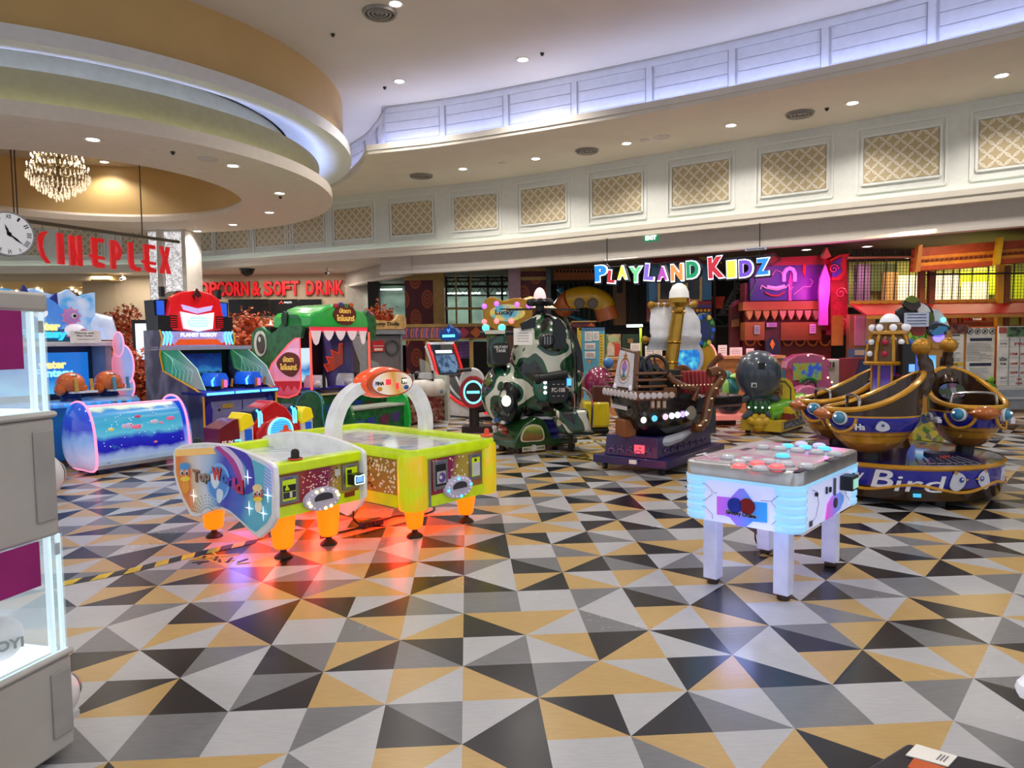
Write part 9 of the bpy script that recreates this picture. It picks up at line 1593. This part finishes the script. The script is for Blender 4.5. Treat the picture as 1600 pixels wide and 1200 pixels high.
p = at(1262, 600, 12.1); t = thing('pink_train_ride', 'pink ride with arched screen canopy, green wheel and round body', 'kiddie ride', (p.x, 12.1, 0)); k_ = vplane((p.x, 12.1), 0); PKC = M('a83a70', .28, coat=.6)
q = [k_(*z) for z in ((1229, 577), (1233, 562), (1248, 554), (1268, 552), (1288, 556), (1298, 566), (1300, 575), (1294, 574), (1300, 600), (1304, 612), (1286, 608), (1240, 606), (1236, 578))]; mb = MB(PKC); mb.poly(F0, q, -.3, .0); cp_ = mb.build('canopy', t, bevel=.02); a, b_ = k_(1239, 594), k_(1283, 567); mb = MB(ramp('ride_screen', [(0, '1c3a8a'), (.4, '2a4ab0'), (.5, '6a8a3a'), (.65, '8a7a2a'), (1, '10203a')], tex='noise', tscale=8, emit=.4)); mb.rect(F0, a[0], a[1], b_[0], b_[1], 0, .02); mb.build('screen', cp_)
c = k_(1259, 600); mb = MB(M('0f6a2c', .3, coat=.4)); mb.tube([(c[0]+.14*cos(w_), -.1, c[1]+.1*sin(w_)) for w_ in [.2+k*.3 for k in range(10)]], .03, 8); mb.build('green_arch', t); mb = MB(BLACK); mb.tube([(c[0]+.09*cos(w_), -.2, c[1]-.03+.09*sin(w_)) for w_ in [k*pi/8 for k in range(16)]], .018, 6, None, True); mb.ball((c[0], -.2, c[1]-.03), .03, 8, M('c84a4a', .4)); mb.build('steering_wheel', t)
mb = MB(M('b85a8a', .3, coat=.5)); c = k_(1248, 622); mb.disc(F0, c[0], c[1], .24, .1, .4, ry=.24, n=28); mb.build('round_body', t, bevel=.03); mb = MB(M('6a1c4c', .35)); a, b_ = k_(1232, 650), k_(1300, 610); mb.bb(a[0], b_[0], -.35, .2, .04, b_[1]-.1); mb.build('base', t, bevel=.02); mb = MB(M('fff0c0', .3, 0, 2)); [mb.ball((k_(*z)[0], -.02, k_(*z)[1]), .018, 6) for z in ((1293, 590), (1299, 597), (1303, 606), (1286, 560), (1262, 555))]; mb.build('bulbs', t)
p = at(1246, 652, 11.5); mb = MB(M('ff7a5a', .3, 0, .6)); mb.ball((0, 0, 0), .05, 12); mb.cyl((0, 0, -p.z+.005), (0, 0, -.04), .02, n=8, mat=DGREY); o = mb.build('orange_marker_lamp'); o.location = p; tag(o, 'small glowing orange ball lamp on a stub between the whale ride and bird boat', 'lamp')
# ---------------- golden character game behind the bird carousel
Yg = 8.3; p = at(1455, 600, Yg); t = thing('gold_character_game', 'gold framed game with blue screen and tall cartoon header behind the bird boats', 'arcade machine', (p.x, Yg, 0)); k_ = vplane((p.x, Yg), 0)
a, b_ = k_(1420, 700), k_(1478, 540); GO = M('b07818', .35, .2, coat=.4); mb = MB(GO); mb.bb(a[0], b_[0], .0, .5, .03, b_[1]); bd = mb.build('cabinet', t, bevel=.015); q0_, q1_ = k_(1437, 610), k_(1462, 555); mb = MB(ramp('sky_screen', [(0, '3a7ac8'), (.3, 'e8f0f8'), (.5, '7ac0e8'), (1, '1a8ad8')], (0, 0, 2.4), -2.1, emit=.8)); mb.rect(F0, q0_[0], q0_[1], q1_[0], q1_[1], 0, .01); q0_, q1_ = k_(1422, 640), k_(1436, 540); mb.rect(F0, q0_[0], q0_[1], q1_[0], q1_[1], 0, .01, M('4a6ad0', .3, 0, .4)); q0_, q1_ = k_(1425, 690), k_(1476, 645); mb.rect(F0, q0_[0], q0_[1], q1_[0], q1_[1], 0, .01, ramp('base_print', [(0, '2a6a2a'), (.5, 'c8b83a'), (1, '1c3a6a')], tex='cells', tscale=14)); mb.build('screen', bd)
mb = MB(GO); c = k_(1464, 526); mb.disc(F0, c[0], c[1], .17, -.2, .02, ry=.15); mb.build('gold_fan', t, bevel=.01); mb = MB(M('8a78ff', .3, 0, 1.6, noise=0)); mb.disc(F0, c[0], c[1], .065, .02, .04); [mb.box((c[0]+.12*cos(w_), -.03, c[1]+.11*sin(w_)), (.03, .02, .03), 0, M('e8e8f4', .3, 0, .5)) for w_ in (.6, 1.57, 2.5)]; mb.build('violet_lamp', t)
a, b_ = k_(1421, 541), k_(1447, 515); mb = MB(ramp('leaf_print', [(0, '3a7a1c'), (.5, '8ac03a'), (.65, 'e8e85a'), (1, '2a5a2a')], tex='cells', tscale=12, emit=.3)); mb.rect(F0, a[0], a[1], b_[0], b_[1], -.1, .02); mb.build('side_print', t)
def kb(pts, m_, d0, d1, mat): m_.poly(F0, blob([k_(*z) for z in pts], 3), d0, d1, mat)
mb = MB(WHITE); kb(((1402, 486), (1420, 476), (1444, 474), (1458, 486), (1456, 506), (1440, 515), (1420, 512), (1408, 500)), mb, -.05, .0, M('2c2a30', .4)); kb(((1408, 475), (1418, 466), (1430, 470), (1436, 478), (1422, 486)), mb, .0, .04, M('3a2a24', .4)); kb(((1410, 470), (1420, 462), (1432, 468), (1424, 474)), mb, .04, .06, M('6a7a1c', .4)); kb(((1434, 474), (1446, 478), (1452, 490), (1440, 496), (1432, 486)), mb, .0, .03, M('dcdcdc', .4)); kb(((1438, 492), (1452, 488), (1456, 502), (1444, 510), (1436, 504)), mb, .03, .05, M('4a5a20', .4)); kb(((1456, 486), (1466, 484), (1478, 498), (1486, 520), (1470, 520), (1458, 500)), mb, -.04, .0, M('cdd0d4', .4)); kb(((1446, 514), (1460, 505), (1476, 508), (1482, 515), (1468, 526), (1450, 524)), mb, .0, .04, M('12202c', .3)); kb(((1450, 520), (1466, 510), (1476, 513), (1462, 524)), mb, .04, .06, M('3a8ac0', .3)); kb(((1422, 506), (1440, 504), (1442, 522), (1424, 524)), mb, .0, .05, M('8a2a1c', .4)); kb(((1450, 504), (1464, 502), (1462, 512), (1450, 512)), mb, .0, .03, M('8a6aa8', .4)); mb.build('cartoon_header', t)
a, b_ = k_(1405, 511), k_(1443, 489); mb = MB(M('c8d4f0', .4)); mb.rect(F0, a[0], a[1], b_[0], b_[1], .1, .11); [mb.rect(F0, a[0]+.03, a[1]+.03+.035*k, b_[0]-.03, a[1]+.038+.035*k, .11, .113, NAVY) for k in range(4)]; mb.build('paper_notice', t); a = k_(1469, 500); mb = MB(M('7ae8f0', .3, 0, 1.2, noise=0)); mb.disc(F0, a[0], a[1], .03, .05, .07); mb.build('cyan_light', t)
p = at(1546, 606, 10.6); t = thing('green_toy_figure', 'small green and yellow toy figure by the rules boards', 'toy', (p.x, 10.6, 0)); mb = MB(M('3a7a1c', .4)); mb.ball((0, 0, p.z), (.1, .08, .09), 14); mb.ball((.02, 0, p.z+.12), .05, 10, M('6aa02a', .4)); mb.ball((0, -.05, p.z-.02), (.08, .05, .05), 10, M('c8b81c', .4)); mb.build('figure', t); mb = MB(M('2a3a4a', .5)); mb.bb(-.12, .14, -.1, .15, .0, p.z-.08); mb.build('stand', t)
# countable small pieces of a part become parts of their own
def islands(me):
    par = list(range(len(me.vertices)))
    def f(a):
        while par[a] != a: par[a] = par[par[a]]; a = par[a]
        return a
    for e in me.edges: a, b = f(e.vertices[0]), f(e.vertices[1]); par[a] = b
    g = {}
    for p in me.polygons: g.setdefault(f(p.vertices[0]), []).append(p)
    return list(g.values())
SPLIT = set('jewels bulbs hull_lamps porthole_row feet white_leds bars ropes rails posts maroon_squares square_row orange_section scallops drapes grip creature_print maroon_squares gold_ribs sail_yards scroll_stern hull_windows bow_lamps end_panels base_rail light_bars fish_print deck_light service_doors blue_windows paw_prints glass_wings grab_bar calendars prohibition_icons yellow_squares hanging_bar lime_fins wheel_jewels stud_lights rim spirals dinosaur_print bubble_lights cyan_chevrons flag crest_and_grilles sea_creature_print blue_lights steel_lane orange_panels prices captions seat_and_frame payment_reader bird_print lettering_row wave_print number_strip marking creature_figures'.split())
for o in list(S.objects):
    nm = o.name.split('.')[0]
    if o.type != 'MESH' or nm not in SPLIT or not o.parent: continue
    isl = islands(o.data)
    if not 2 <= len(isl) <= 60: continue
    me0 = o.data
    for k, ps in enumerate(isl):
        ids = sorted({v for p in ps for v in p.vertices}); mp = {v: i for i, v in enumerate(ids)}
        me = bpy.data.meshes.new(nm); me.from_pydata([tuple(me0.vertices[i].co) for i in ids], [], [[mp[v] for v in p.vertices] for p in ps])
        for mt in me0.materials: me.materials.append(mt)
        me.polygons.foreach_set('material_index', [p.material_index for p in ps]); me.polygons.foreach_set('use_smooth', [True]*len(ps)); me.set_sharp_from_angle(angle=R(35))
        if k == 0: o.data = me; continue
        c = o.copy(); c.data = me; COL.objects.link(c)
